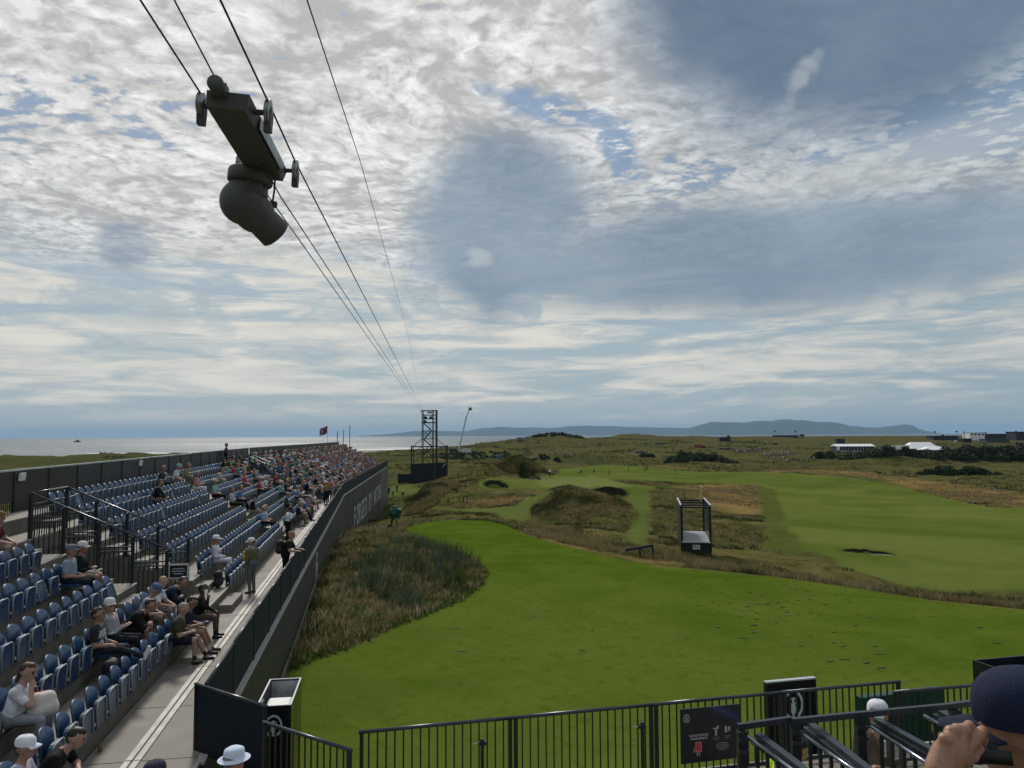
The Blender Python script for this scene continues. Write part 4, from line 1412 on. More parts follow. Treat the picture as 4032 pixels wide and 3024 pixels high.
SEAT_ME = seat_parts()
PITCH_S = 0.58
BLOCKS = [(9.2, 20.55, 'near block'), (24.95, 37.9, 'middle block'), (39.8, 54.6, 'far block'), (59.8, KINK_S - .4, 'crowded block'), (KINK_S + .8, S_END - 1.0, 'end block')]
TAKEN = set()                                    # (row, block, index) with somebody sitting there
SEAT_SLOTS = []
for bi, (s0_, s1_, bn) in enumerate(BLOCKS):
    n = int((s1_ - s0_) / PITCH_S)
    for k in range(7):
        for i in range(n + 1):
            ss = s1_ - i * PITCH_S if bi == 0 else s0_ + i * PITCH_S
            if bi == 0 and k >= 2 and ss > 19.7:
                continue
            SEAT_SLOTS.append((k, bi, i, ss))
# the stand goes on nearer than the first block's front row shows: extra near seats of rows 1 to 3
ROWN = ['front row', 'second row', 'third row', 'fourth row', 'fifth row', 'sixth row', 'top row']

# =================================================================== people: one continuous surface per body
def surface_nets(F, org, h):
    nx_, ny_, nz_ = F.shape
    cs = (nx_ - 1, ny_ - 1, nz_ - 1)
    cnt = np.zeros(cs, np.float32)
    acc = np.zeros(cs + (3,), np.float32)
    C = [(0, 0, 0), (1, 0, 0), (0, 1, 0), (1, 1, 0), (0, 0, 1), (1, 0, 1), (0, 1, 1), (1, 1, 1)]
    E = [(0, 1), (2, 3), (4, 5), (6, 7), (0, 2), (1, 3), (4, 6), (5, 7), (0, 4), (1, 5), (2, 6), (3, 7)]

    def sub(c):
        return F[c[0]:c[0] + cs[0], c[1]:c[1] + cs[1], c[2]:c[2] + cs[2]]
    for a, b in E:
        fa, fb = sub(C[a]), sub(C[b])
        m = (fa < 0) != (fb < 0)
        ii = np.nonzero(m)
        t = fa[ii] / (fa[ii] - fb[ii])
        ca, cb = np.array(C[a], np.float32), np.array(C[b], np.float32)
        acc[ii] += ca + t[:, None] * (cb - ca)
        cnt[ii] += 1
    act = cnt > 0
    ids = np.full(cs, -1, np.int64)
    ii = np.nonzero(act)
    ids[ii] = np.arange(len(ii[0]))
    V = (np.stack(ii, -1) + acc[ii] / cnt[ii][:, None]) * h + np.array(org)
    Q = []
    S = F < 0
    # x edges
    for ax in range(3):
        o1, o2 = [(1, 2), (2, 0), (0, 1)][ax]
        sl0 = [slice(None)] * 3
        sl1 = [slice(None)] * 3
        sl0[ax] = slice(0, -1)
        sl1[ax] = slice(1, None)
        a, b = S[tuple(sl0)], S[tuple(sl1)]
        ch = a != b
        for q in (o1, o2):
            k = [slice(None)] * 3
            k[q] = slice(1, -1)
        I = np.stack(np.nonzero(ch), -1)
        ok = np.ones(len(I), bool)
        for q in (o1, o2):
            ok &= (I[:, q] >= 1) & (I[:, q] <= F.shape[q] - 2)
        I = I[ok]
        e1 = np.zeros(3, int)
        e2 = np.zeros(3, int)
        e1[o1] = 1
        e2[o2] = 1
        g_ = lambda P_: ids[P_[:, 0], P_[:, 1], P_[:, 2]]
        q4 = np.stack([g_(I - e1 - e2), g_(I - e2), g_(I), g_(I - e1)], -1)
        flip = ~a[tuple(I.T)]
        q4[flip] = q4[flip][:, ::-1]
        Q.append(q4)
    Q = np.concatenate(Q)
    return V, Q


def sdf_mesh(prims, h, k_blend=0.03):
    """prims: (a, b, ra, rb, material, blend)"""
    P0 = np.array([p[0] for p in prims] + [p[1] for p in prims], float)
    rm = max(max(p[2], p[3]) for p in prims)
    lo = P0.min(0) - rm - 2.5 * h
    hi = P0.max(0) + rm + 2.5 * h
    nn = np.ceil((hi - lo) / h).astype(int) + 1
    ax = [lo[i] + h * np.arange(nn[i]) for i in range(3)]
    F = np.full(nn, 10.0, np.float32)

    def dist(X, Y, Z, p):
        a, b = np.array(p[0], float), np.array(p[1], float)
        ab = b - a
        L2 = ab @ ab
        px_, py_, pz_ = X - a[0], Y - a[1], Z - a[2]
        if L2 < 1e-10:
            return np.sqrt(px_ * px_ + py_ * py_ + pz_ * pz_) - p[2]
        t = np.clip((px_ * ab[0] + py_ * ab[1] + pz_ * ab[2]) / L2, 0, 1)
        dx_, dy_, dz_ = px_ - t * ab[0], py_ - t * ab[1], pz_ - t * ab[2]
        return np.sqrt(dx_ * dx_ + dy_ * dy_ + dz_ * dz_) - (p[2] + (p[3] - p[2]) * t)
    for p in prims:
        # only the part of the grid this limb can reach
        r = max(p[2], p[3]) + 0.09
        l_ = np.minimum(p[0], p[1]) - r
        h_ = np.maximum(p[0], p[1]) + r
        i0 = np.maximum(0, np.floor((l_ - lo) / h).astype(int))
        i1 = np.minimum(nn, np.ceil((h_ - lo) / h).astype(int) + 1)
        X, Y, Z = np.meshgrid(ax[0][i0[0]:i1[0]], ax[1][i0[1]:i1[1]], ax[2][i0[2]:i1[2]], indexing='ij')
        d = dist(X, Y, Z, p)
        s_ = np.s_[i0[0]:i1[0], i0[1]:i1[1], i0[2]:i1[2]]
        f = F[s_]
        k = p[5] if len(p) > 5 and p[5] is not None else k_blend
        hh = np.clip(k - np.abs(f - d), 0, None) / k
        F[s_] = np.minimum(f, d) - hh * hh * k * 0.25
    V, Q = surface_nets(F, lo, h)
    cen = V[Q].mean(1)
    best = np.full(len(cen), 1e9)
    mi = np.zeros(len(cen), int)
    for p in prims:
        d = dist(cen[:, 0], cen[:, 1], cen[:, 2], p) - (p[6] if len(p) > 6 else 0.0)
        u = d < best
        best[u] = d[u]
        mi[u] = p[4]
    return V, Q, mi


SKIN, TOP, LEGS, SHOE, HAIR, SOCK = range(6)


def vv(*a):
    return np.array(a, float)


def rotx(p, a, o):
    """lean forward about the x axis through o (forward is -y)"""
    c, s = math.cos(a), math.sin(a)
    q = p - o
    return o + vv(q[0], q[1] * c - q[2] * s, q[1] * s + q[2] * c)


def figure(stance='sit', lean=0.0, arms='lap', legs='bent', sleeve='short', bottoms='long', hair='short', turn=0.0, nod=0.0, build=1.0, h=0.02, detail=True, female=False):
    """returns mesh data and the head frame; sitting figures have the hips at the origin, standing ones their feet"""
    b = build
    pr = []
    A_ = pr.append
    if stance == 'sit':
        pel = vv(0, 0.0, 0.10)
        hipz = 0.09
    else:
        pel = vv(0, 0, 0.93)
        hipz = 0.90
    la = math.radians(lean)
    up = lambda p: rotx(p, la, pel)
    sw = (0.185 if not female else 0.165) * (0.5 + 0.5 * b)
    nb = up(pel + vv(0, 0.0, 0.46))
    chest = up(pel + vv(0, 0.01, 0.33))
    belly = up(pel + vv(0, -0.03, 0.14))
    for s in (-1, 1):
        A_((up(pel + vv(s * 0.075, 0.0, 0.02)), up(pel + vv(s * 0.085, 0.005, 0.33)), 0.105 * b, 0.105 * b, TOP))
        A_((up(pel + vv(s * 0.06, 0.01, 0.40)), up(pel + vv(s * sw, 0.01, 0.405)), 0.075 * b, 0.068 * b, TOP, 0.05))
        A_((pel + vv(s * 0.075, 0.01, 0), pel + vv(s * 0.08, 0.01, 0.02), 0.118 * b, 0.118 * b, LEGS))
    A_((belly, chest, 0.112 * b + 0.02 * (b - 1), 0.115 * b, TOP))
    if female:
        for s in (-1, 1):
            A_((up(pel + vv(s * 0.075, -0.075, 0.28)), up(pel + vv(s * 0.075, -0.08, 0.28)), 0.068, 0.068, TOP))
    # neck and head
    tr = math.radians(turn)
    nd = math.radians(nod) + la * 0.35
    hc = up(pel + vv(0, -0.015, 0.655))
    hc = hc + vv(0, -0.03 * math.sin(nd), 0)
    fw = vv(math.sin(tr) * math.cos(nd), -math.cos(tr) * math.cos(nd), -math.sin(nd))
    sd_ = vv(math.cos(tr), math.sin(tr), 0)
    upv = np.cross(sd_, fw)
    upv = upv if upv[2] > 0 else -upv
    A_((nb + vv(0, 0.01, -0.02), hc - upv * 0.06, 0.058, 0.052, SKIN, 0.025))
    A_((hc + upv * 0.02 + fw * -0.02, hc + upv * 0.035 + fw * 0.015, 0.092, 0.088, SKIN, 0.02))
    A_((hc - upv * 0.05 + fw * 0.03, hc - upv * 0.02 + fw * 0.03, 0.062, 0.072, SKIN, 0.04))
    A_((hc - upv * 0.085 + fw * 0.055, hc - upv * 0.08 + fw * 0.05, 0.032, 0.035, SKIN, 0.04))
    if detail:
        A_((hc + upv * 0.005 + fw * 0.10, hc - upv * 0.028 + fw * 0.122, 0.010, 0.016, SKIN, 0.012))
        for s in (-1, 1):
            A_((hc + sd_ * s * 0.088 + upv * 0.005, hc + sd_ * s * 0.093 - upv * 0.03 - fw * 0.005, 0.020, 0.014, SKIN, 0.008))
            A_((hc + sd_ * s * 0.034 + upv * 0.012 + fw * 0.092, hc + sd_ * s * 0.036 + upv * 0.012 + fw * 0.094, 0.011, 0.011, HAIR, 0.006))
            A_((hc + sd_ * s * 0.022 + upv * 0.036 + fw * 0.100, hc + sd_ * s * 0.050 + upv * 0.034 + fw * 0.086, 0.007, 0.007, HAIR, 0.006))
        A_((hc + sd_ * 0.018 - upv * 0.058 + fw * 0.090, hc - sd_ * 0.018 - upv * 0.058 + fw * 0.090, 0.008, 0.008, SKIN, 0.006))
    if hair != 'none':
        A_((hc + upv * 0.045 - fw * 0.026, hc + upv * 0.066 + fw * 0.016, 0.092, 0.074, HAIR, 0.02))
        A_((hc + upv * 0.02 - fw * 0.055, hc - upv * 0.035 - fw * 0.06, 0.080, 0.055, HAIR, 0.02))
        if hair == 'long':
            A_((hc - fw * 0.05 + upv * 0.02, hc - fw * 0.085 - upv * 0.20, 0.085, 0.065, HAIR, 0.03))
        if hair == 'tail':
            A_((hc - fw * 0.10 + upv * 0.03, hc - fw * 0.13 - upv * 0.17, 0.035, 0.028, HAIR, 0.02))
    # arms
    ua, fa = 0.275, 0.245
    for s in (-1, 1):
        sh = up(pel + vv(s * (sw + 0.012), 0.012, 0.395))
        md = arms
        if isinstance(arms, tuple):
            md = arms[0] if s < 0 else arms[1]
        if md == 'lap':
            el_, ha = sh + vv(s * 0.055, -0.03, -0.27), vv(s * 0.06, -0.26, 0.19)
        elif md == 'knees':
            el_, ha = sh + vv(s * 0.05, -0.12, -0.24), vv(s * 0.11, -0.42, 0.17)
        elif md == 'crossed':
            el_, ha = sh + vv(s * 0.06, -0.05, -0.26), up(pel + vv(-s * 0.09, -0.17, 0.20))
        elif md == 'phone':
            el_, ha = sh + vv(s * 0.04, -0.08, -0.26), up(pel + vv(s * 0.05, -0.32, 0.22))
        elif md == 'face':
            el_, ha = sh + vv(s * 0.0, -0.20, -0.17), hc + fw * 0.13 - upv * 0.09
        elif md == 'brim':
            el_, ha = sh + vv(s * 0.16, -0.16, -0.06), hc + fw * 0.12 + upv * 0.06 + sd_ * s * 0.08
        elif md == 'chin':
            el_, ha = sh + vv(-s * 0.02, -0.20, -0.19), hc + fw * 0.09 - upv * 0.13
        elif md == 'down':
            el_, ha = sh + vv(s * 0.06, 0.02, -0.27), sh + vv(s * 0.07, -0.06, -0.51)
        elif md == 'rail':
            el_, ha = sh + vv(s * 0.05, -0.14, -0.23), sh + vv(s * 0.0, -0.38, -0.25)
        elif md == 'hip':
            el_, ha = sh + vv(s * 0.17, 0.05, -0.22), pel + vv(s * 0.16, -0.03, 0.08)
        elif md == 'back':
            el_, ha = sh + vv(s * 0.06, 0.09, -0.25), sh + vv(-s * 0.10, 0.17, -0.42)
        else:
            el_, ha = sh + vv(s * 0.10, -0.06, -0.25), sh + vv(s * 0.12, -0.30, -0.28)
        wr = ha
        d = (ha - el_) / (np.linalg.norm(ha - el_) + 1e-9)
        wr = el_ + d * fa
        ms = TOP
        A_((sh, el_, 0.060 * b, 0.046 * b, TOP if sleeve == 'long' else SKIN, 0.03))
        if sleeve == 'short':
            mid = sh + (el_ - sh) * 0.62
            A_((sh, mid, 0.069 * b, 0.060 * b, TOP, 0.02))
        A_((el_, wr, 0.044 * b, 0.032, TOP if sleeve == 'long' else SKIN, 0.02))
        # palm, four fingers together with a slight curl, and a thumb off the side
        pl = wr + d * 0.075
        A_((wr, pl, 0.030, 0.036, SKIN, 0.02))
        if detail:
            sidev = np.cross(d, vv(0, 0, 1))
            sidev = sidev / (np.linalg.norm(sidev) + 1e-9)
            dn = np.cross(sidev, d)
            for q in range(4):
                off = sidev * (q - 1.5) * 0.019
                ln = (0.062, 0.074, 0.070, 0.055)[q]
                k1 = pl + off + d * ln * 0.5
                A_((pl + off * .9, k1, 0.0105, 0.010, SKIN, 0.008))
                A_((k1, k1 + (d * 0.7 - vv(0, 0, 1) * 0.5) * ln * 0.55, 0.010, 0.008, SKIN, 0.006))
            A_((wr + d * 0.03 - sidev * s * 0.03, wr + d * 0.075 - sidev * s * 0.06, 0.014, 0.010, SKIN, 0.008))
        else:
            A_((pl, pl + d * 0.06 - vv(0, 0, 0.02), 0.032, 0.022, SKIN, 0.01))
    # legs
    for s in (-1, 1):
        lg = legs if not isinstance(legs, tuple) else legs[0 if s < 0 else 1]
        hp = pel + vv(s * 0.085, 0.0, -0.01)
        if stance == 'sit':
            if lg == 'bent':
                kn, an = vv(s * 0.125, -0.43, 0.085), vv(s * 0.115, -0.44, -0.335)
            elif lg == 'wide':
                kn, an = vv(s * 0.22, -0.41, 0.095), vv(s * 0.18, -0.44, -0.335)
            elif lg == 'tuck':
                kn, an = vv(s * 0.12, -0.43, 0.075), vv(s * 0.11, -0.29, -0.335)
            elif lg == 'stretch':
                kn, an = vv(s * 0.12, -0.42, 0.11), vv(s * 0.10, -0.80, -0.03)
            elif lg == 'out':
                kn, an = vv(s * 0.12, -0.43, 0.08), vv(s * 0.13, -0.62, -0.32)
            else:  # crossed over
                kn = vv(s * 0.02 - 0.0, -0.44, 0.16 if s > 0 else 0.08)
                an = vv(-0.20 if s > 0 else -0.10, -0.53 if s > 0 else -0.43, -0.12 if s > 0 else -0.335)
        else:
            if lg == 'walk':
                kn, an = vv(s * 0.09, -0.10 - s * 0.10, 0.49), vv(s * 0.085, 0.06 - s * 0.20, 0.09)
            elif lg == 'wide':
                kn, an = vv(s * 0.14, -0.02, 0.49), vv(s * 0.18, 0.0, 0.09)
            else:
                kn, an = vv(s * 0.095, -0.015, 0.49), vv(s * 0.095, 0.02, 0.09)
        mt = LEGS
        A_((hp, kn, 0.092 * b, 0.062 * b, LEGS, 0.03))
        if bottoms == 'shorts':
            lo_ = kn + (an - kn) * 0.06
            A_((kn, an, 0.056 * b, 0.036, SKIN, 0.02))
            A_((kn + (hp - kn) * 0.02, kn + (hp - kn) * 0.03, 0.058 * b, 0.058 * b, SKIN, 0.02, 0.012))
            A_((hp, kn + (hp - kn) * 0.14, 0.098 * b, 0.076 * b, LEGS, 0.02))
            A_((an + (kn - an) * .05, an + (kn - an) * .22, 0.040, 0.043, SOCK, 0.01))
        else:
            A_((kn, an, 0.064 * b, 0.048, LEGS, 0.02))
        fd = vv(s * 0.12, -1, 0.0)
        fz = -0.055
        if lg == 'stretch':
            fd = vv(s * 0.10, -0.35, 0.9)
            fz = 0.0
        if stance != 'sit' or lg != 'stretch':
            fd = fd / np.linalg.norm(fd)
            A_((an + vv(0, 0.03, fz), an + fd * 0.15 + vv(0, 0, fz - 0.005), 0.042, 0.036, SHOE, 0.02))
        else:
            fd = fd / np.linalg.norm(fd)
            A_((an + vv(0, -0.03, -0.04), an + vv(0, -0.05, 0) + fd * 0.17, 0.044, 0.036, SHOE, 0.02))
    V, Q, mi = sdf_mesh(pr, h)
    return V, Q, mi, (hc, fw, sd_, upv)


SKINS = [(0.36, 0.20, 0.145), (0.40, 0.235, 0.175), (0.33, 0.18, 0.125), (0.42, 0.255, 0.195)]
M_skin = mat('skin', SKINS[0], 0.55, rand=SKINS, var=0.08, scale=9)
M_skin_brown = mat('skin_brown', (0.115, 0.060, 0.040), 0.5, var=0.1, scale=9)
M_top = mat('top_cloth', (0.2, 0.2, 0.2), 0.85, var=0.34, scale=9, obj_color=True, bump=0.9, spec=0.15)
M_trou = mat('trouser_cloth', (0.03, 0.03, 0.04), 0.85, var=0.15, scale=14, spec=0.15, rand=[(0.020, 0.022, 0.028), (0.035, 0.045, 0.075), (0.16, 0.13, 0.095), (0.012, 0.012, 0.014), (0.05, 0.05, 0.055), (0.24, 0.22, 0.19)])
M_shoe = mat('shoe', (0.05, 0.05, 0.05), 0.6, rand=[(0.02, 0.02, 0.02), (0.6, 0.6, 0.58), (0.06, 0.04, 0.03), (0.03, 0.03, 0.04)])
M_hair = mat('hair', (0.03, 0.02, 0.015), 0.6, var=0.3, scale=30, rand=[(0.020, 0.013, 0.009), (0.045, 0.028, 0.016), (0.13, 0.085, 0.045), (0.16, 0.15, 0.14), (0.012, 0.010, 0.009), (0.08, 0.045, 0.022)])
M_sock = mat('sock', (0.5, 0.5, 0.48), 0.85)
M_hat = mat('hat_cloth', (0.7, 0.7, 0.7), 0.8, var=0.08, scale=20, obj_color=True, spec=0.2)


def flat_mat(name, c, rough=0.85, **k):
    return mat(name, c, rough, var=k.pop('var', 0.14), scale=k.pop('scale', 16), spec=0.15, bump=0.2, **k)


def body_mesh(name='person_body', **kw):
    V, Q, mi, hf = figure(**kw)
    me = bpy.data.meshes.new(name)
    me.vertices.add(len(V))
    me.vertices.foreach_set('co', V.astype(np.float32).ravel())
    n = len(Q)
    me.loops.add(n * 4)
    me.loops.foreach_set('vertex_index', Q.astype(np.int32).ravel())
    me.polygons.add(n)
    me.polygons.foreach_set('loop_start', np.arange(0, n * 4, 4, dtype=np.int32))
    me.polygons.foreach_set('loop_total', np.full(n, 4, np.int32))
    for m_ in (M_skin, M_top, M_trou, M_shoe, M_hair, M_sock):
        me.materials.append(m_)
    me.polygons.foreach_set('material_index', mi.astype(np.int32))
    me.polygons.foreach_set('use_smooth', np.ones(n, bool))
    me.update(calc_edges=True)
    me.validate()
    return me, hf


def frame_of(hf):
    hc, fw, sd_, up_ = hf
    return Matrix(((sd_[0], -fw[0], up_[0], hc[0]), (sd_[1], -fw[1], up_[1], hc[1]), (sd_[2], -fw[2], up_[2], hc[2]), (0, 0, 0, 1)))


def cap_mesh(style='cap'):
    """headwear in the head frame: -y forward, z up from the middle of the head"""
    mb = MB()
    seg = 16
    if style in ('cap', 'capback'):
        prof = [(0.110, 0.035), (0.112, 0.065), (0.104, 0.105), (0.078, 0.135), (0.04, 0.148), (0.001, 0.151)]
        mb.lathe(prof, seg, Matrix.Diagonal((0.93, 1.06, 1.0)).to_4x4(), (0, 0.012, 0))
        sg = -1 if style == 'cap' else 1
        vs, fs = [], []
        for i in range(9):
            a = math.radians(-62 + 124 * i / 8)
            x, y = 0.100 * math.sin(a), sg * (0.100 * math.cos(a))
            L_ = 0.075 * math.cos(a) ** 0.7
            dz_ = -0.030 * math.sin(a) ** 2
            for (yy, zz) in ((y * 0.98, 0.042), (y + sg * L_, 0.030 + dz_)):
                vs.append((x, yy, zz))
                vs.append((x, yy, zz - 0.005))
        for i in range(8):
            b = i * 4
            fs += [(b, b + 2, b + 6, b + 4), (b + 1, b + 5, b + 7, b + 3), (b + 2, b + 3, b + 7, b + 6)]
        mb.add(vs, fs)
        mb.lathe([(0.010, 0.149), (0.008, 0.157), (0.001, 0.159)], 6, None, (0, 0.012, 0))
    elif style == 'visor':
        mb.lathe([(0.108, 0.03), (0.110, 0.07)], seg, Matrix.Diagonal((0.93, 1.06, 1.0)).to_4x4(), (0, 0.01, 0))
        vs, fs = [], []
        for i in range(7):
            a = math.radians(-60 + 20 * i)
            x, y = 0.1 * math.sin(a), -0.1 * math.cos(a)
            vs += [(x, y, .04), (x, y - .075 * math.cos(a), .028)]
        for i in range(6):
            fs.append((2 * i, 2 * i + 1, 2 * i + 3, 2 * i + 2))
        mb.add(vs, fs)
    else:  # bucket or brimmed hat
        mb.lathe([(0.165, 0.030), (0.160, 0.026), (0.108, 0.052), (0.106, 0.085), (0.098, 0.125), (0.06, 0.145), (0.001, 0.150)], 20, Matrix.Diagonal((0.94, 1.05, 1.0)).to_4x4(), (0, 0.008, 0))
    return fix_normals(mb.mesh('hat' if style == 'brim' else style, M_hat, True))


CAP_ME = {'cap': cap_mesh('cap'), 'hat': cap_mesh('brim'), 'visor': cap_mesh('visor'), 'capback': cap_mesh('capback')}
gm = MB()
for s in (-1, 1):
    gm.box((s * 0.036, -0.112, 0.010), (0.052, 0.008, 0.034))
    gm.bar((s * 0.062, -0.108, 0.014), (s * 0.094, -0.01, 0.012), 0.006, 0.008)
gm.bar((-0.012, -0.112, 0.014), (0.012, -0.112, 0.014), 0.006, 0.006)
GLASS_ME = gm.mesh('glasses', mat('dark_lens', (0.010, 0.010, 0.012), 0.12, spec=0.7))


def set_mat(o, slot, m):
    o.material_slots[slot].link = 'OBJECT'
    o.material_slots[slot].material = m


def add_person(label, me_hf, loc, rz, top, hat=None, hatcol=None, mats=None, glasses=False, group=None, scale=1.0):
    me, hf = me_hf
    o = link('person', me, None, loc, (0, 0, rz))
    tag(o, label, 'person', group)
    o.scale = (scale, scale, scale)
    o.color = (top[0], top[1], top[2], 1)
    for k, m_ in (mats or {}).items():
        set_mat(o, k, m_)
    if hat:
        c = link({'cap': 'cap', 'hat': 'hat', 'visor': 'visor', 'capback': 'cap'}[hat], CAP_ME[hat], o)
        c.matrix_local = frame_of(hf)
        c.color = (hatcol[0], hatcol[1], hatcol[2], 1)
    if glasses:
        c = link('sunglasses', GLASS_ME, o)
        c.matrix_local = frame_of(hf)
    return o


def seat_rz(s):
    return math.pi / 2 - sang(s)


def sit_point(k, s, dt=0.16):
    return SP(s, seat_t(k) + dt, tread_z(k) + 0.035)


# --- cloth colours
C_ = dict(white=(0.66, 0.67, 0.70), black=(0.012, 0.012, 0.014), navy=(0.016, 0.022, 0.045), grey=(0.22, 0.23, 0.24), red=(0.36, 0.035, 0.04), olive=(0.065, 0.070, 0.038), beige=(0.30, 0.24, 0.16), paleblue=(0.26, 0.38, 0.55),
          blue=(0.07, 0.17, 0.42), mint=(0.22, 0.44, 0.38), lilac=(0.50, 0.49, 0.62), tan=(0.27, 0.17, 0.085), yellow=(0.55, 0.36, 0.05), orange=(0.42, 0.13, 0.04), pink=(0.46, 0.24, 0.26), darkgreen=(0.030, 0.075, 0.045), charcoal=(0.045, 0.047, 0.05), teal=(0.05, 0.24, 0.25), maroon=(0.14, 0.025, 0.035), cream=(0.52, 0.47, 0.38))
M_dkjean = flat_mat('dark_jeans', (0.020, 0.024, 0.034))
M_greyjean = flat_mat('grey_jeans', (0.26, 0.28, 0.31))
M_blacktrou = flat_mat('black_trousers', (0.011, 0.011, 0.012))
M_whitetrou = flat_mat('white_trousers', (0.60, 0.60, 0.66))
M_khaki = flat_mat('khaki_trousers', (0.25, 0.20, 0.14))
M_navyshort = flat_mat('navy_shorts', (0.018, 0.022, 0.034))
M_whiteshoe = mat('white_shoe', (0.72, 0.70, 0.74), 0.6)
M_darkshoe = mat('dark_shoe', (0.015, 0.014, 0.014), 0.5)
M_brownshoe = mat('brown_shoe', (0.10, 0.05, 0.025), 0.5)
M_darkhair = mat('dark_hair', (0.014, 0.010, 0.008), 0.55, var=.3, scale=40)
M_brownhair = mat('brown_hair', (0.055, 0.028, 0.015), 0.55, var=.3, scale=40)
M_blond = mat('blond_hair', (0.34, 0.23, 0.11), 0.55, var=.25, scale=40)
M_greyhair = mat('grey_hair', (0.24, 0.22, 0.20), 0.6, var=.25, scale=40)
# printed tops: pattern follows the garment
def stripe_mat(name, a, b_, sc, axis=2, duty=0.5):
    m = bpy.data.materials.new(name)
    m.use_nodes = True
    n = NG(m.node_tree)
    bs = m.node_tree.nodes['Principled BSDF']
    bs.inputs['Roughness'].default_value = 0.9
    bs.inputs['Specular IOR Level'].default_value = 0.1
    sp = n.new('ShaderNodeSeparateXYZ')
    n.put(sp.inputs[0], n.new('ShaderNodeTexCoord').outputs['Object'])
    f = n.m('GREATER_THAN', n.m('FRACT', n.m('MULTIPLY', sp.outputs[axis], sc)), duty)
    n.put(bs.inputs['Base Color'], n.mix(f, a, b_))
    MATS[name] = m
    return m


def patch_mat(name, base, spots, z0, z1):
    """dark shirt with a pale blotchy print across the front"""
    m = bpy.data.materials.new(name)
    m.use_nodes = True
    n = NG(m.node_tree)
    bs = m.node_tree.nodes['Principled BSDF']
    bs.inputs['Roughness'].default_value = 0.9
    co = n.new('ShaderNodeTexCoord').outputs['Object']
    sp = n.new('ShaderNodeSeparateXYZ')
    n.put(sp.inputs[0], co)
    front = n.m('MULTIPLY', n.m('LESS_THAN', sp.outputs[1], -0.04), n.m('MULTIPLY', n.m('GREATER_THAN', sp.outputs[2], z0), n.m('LESS_THAN', sp.outputs[2], z1)))
    nz = n.noise(co, 14, 4, 0.6).outputs['Fac']
    n.put(bs.inputs['Base Color'], n.mix(n.m('MULTIPLY', front, n.ramp(nz, 0.40, 0.55)), base, spots))
    MATS[name] = m
    return m


def band_mat(name, base, bands):
    m = bpy.data.materials.new(name)
    m.use_nodes = True
    n = NG(m.node_tree)
    bs = m.node_tree.nodes['Principled BSDF']
    bs.inputs['Roughness'].default_value = 0.9
    sp = n.new('ShaderNodeSeparateXYZ')
    n.put(sp.inputs[0], n.new('ShaderNodeTexCoord').outputs['Object'])
    c = None
    for ax_, lo_, hi_, col in bands:
        f = n.m('MULTIPLY', n.m('GREATER_THAN', sp.outputs[ax_], lo_), n.m('LESS_THAN', sp.outputs[ax_], hi_))
        c = n.mix(f, base if c is None else c, col)
    n.put(bs.inputs['Base Color'], c)
    MATS[name] = m
    return m


M_stripe = stripe_mat('striped_polo', (0.30, 0.35, 0.43), (0.16, 0.21, 0.29), 22, 2, 0.6)
M_printtee = patch_mat('printed_tee', (0.016, 0.016, 0.022), (0.46, 0.47, 0.50), 0.12, 0.48)
M_sweat = band_mat('banded_sweater', (0.27, 0.28, 0.29), [(2, 0.16, 0.24, (0.03, 0.09, 0.06)), (2, 0.24, 0.27, (0.60, 0.60, 0.60)), (0, -0.02, 0.02, (0.35, 0.03, 0.04))])

N_PEOPLE = 0
HH = 0.018


def seated(label, k, s, top, hat=None, hatcol=None, mats=None, glasses=False, dt=0.16, rz=0.0, scale=1.0, occupy=True, **kw):
    global N_PEOPLE
    kw.setdefault('h', HH if s < 24 else 0.027)
    N_PEOPLE += 1
    if occupy:
        TAKEN.add((k, round(s, 2)))
    return add_person(label, body_mesh(**kw), sit_point(k, s, dt), seat_rz(s) + rz, C_[top] if isinstance(top, str) else top, hat, C_[hatcol] if isinstance(hatcol, str) else hatcol, mats, glasses, None, scale)


def standing(label, loc, rz, top, hat=None, hatcol=None, mats=None, glasses=False, scale=1.0, **kw):
    global N_PEOPLE
    kw.setdefault('h', HH)
    N_PEOPLE += 1
    return add_person(label, body_mesh(stance='stand', **kw), loc, rz, C_[top] if isinstance(top, str) else top, hat, C_[hatcol] if isinstance(hatcol, str) else hatcol, mats, glasses, None, scale)


# ------------------------------------------------------------------ the spectators one can tell apart
seated('woman in white t-shirt and grey jeans with brown hair and red bag', 1, 12.35, 'white', mats={LEGS: M_greyjean, HAIR: M_brownhair, SHOE: M_whiteshoe}, arms=('chin', 'lap'), hair='tail', female=True, lean=16, nod=8, turn=-12, h=0.0135)
seated('man in white cap and pale blue shirt at the near end of the front row', 0, 10.45, 'lilac', 'cap', (0.72, 0.74, 0.80), {LEGS: M_dkjean}, lean=10, arms='knees', hair='short', h=0.0135)
seated('dark-haired person in black leaning forward beside the white-capped man', 0, 11.05, 'black', mats={HAIR: M_darkhair, LEGS: M_blacktrou}, lean=38, arms='knees', hair='short', build=1.05, dt=0.22, h=0.018, nod=10)
seated('man in dark printed t-shirt with white trainers stretched over the seats in front', 1, 15.9, 'black', mats={TOP: M_printtee, LEGS: M_dkjean, SHOE: M_whiteshoe, HAIR: M_darkhair}, lean=-4, legs=('stretch', 'out'), arms='lap', hair='short', turn=8, h=0.0135)
seated('man in grey sweater with green and white bands and a white cap looking round', 1, 16.75, 'grey', 'cap', (0.62, 0.60, 0.56), {TOP: M_sweat, LEGS: M_dkjean}, lean=-10, arms='phone', sleeve='long', turn=-48, legs='out', h=0.0135)
seated('man in black jacket and shorts hunched over his knees', 1, 17.5, 'black', mats={HAIR: M_darkhair, LEGS: M_blacktrou}, lean=44, arms='knees', sleeve='long', bottoms='shorts', build=1.12, nod=-6, h=0.0135)
seated('man in pale grey shirt and blue cap looking down', 1, 18.5, (0.34, 0.38, 0.46), 'cap', (0.07, 0.13, 0.24), {HAIR: M_greyhair}, lean=24, arms='phone', nod=22, h=0.0135)
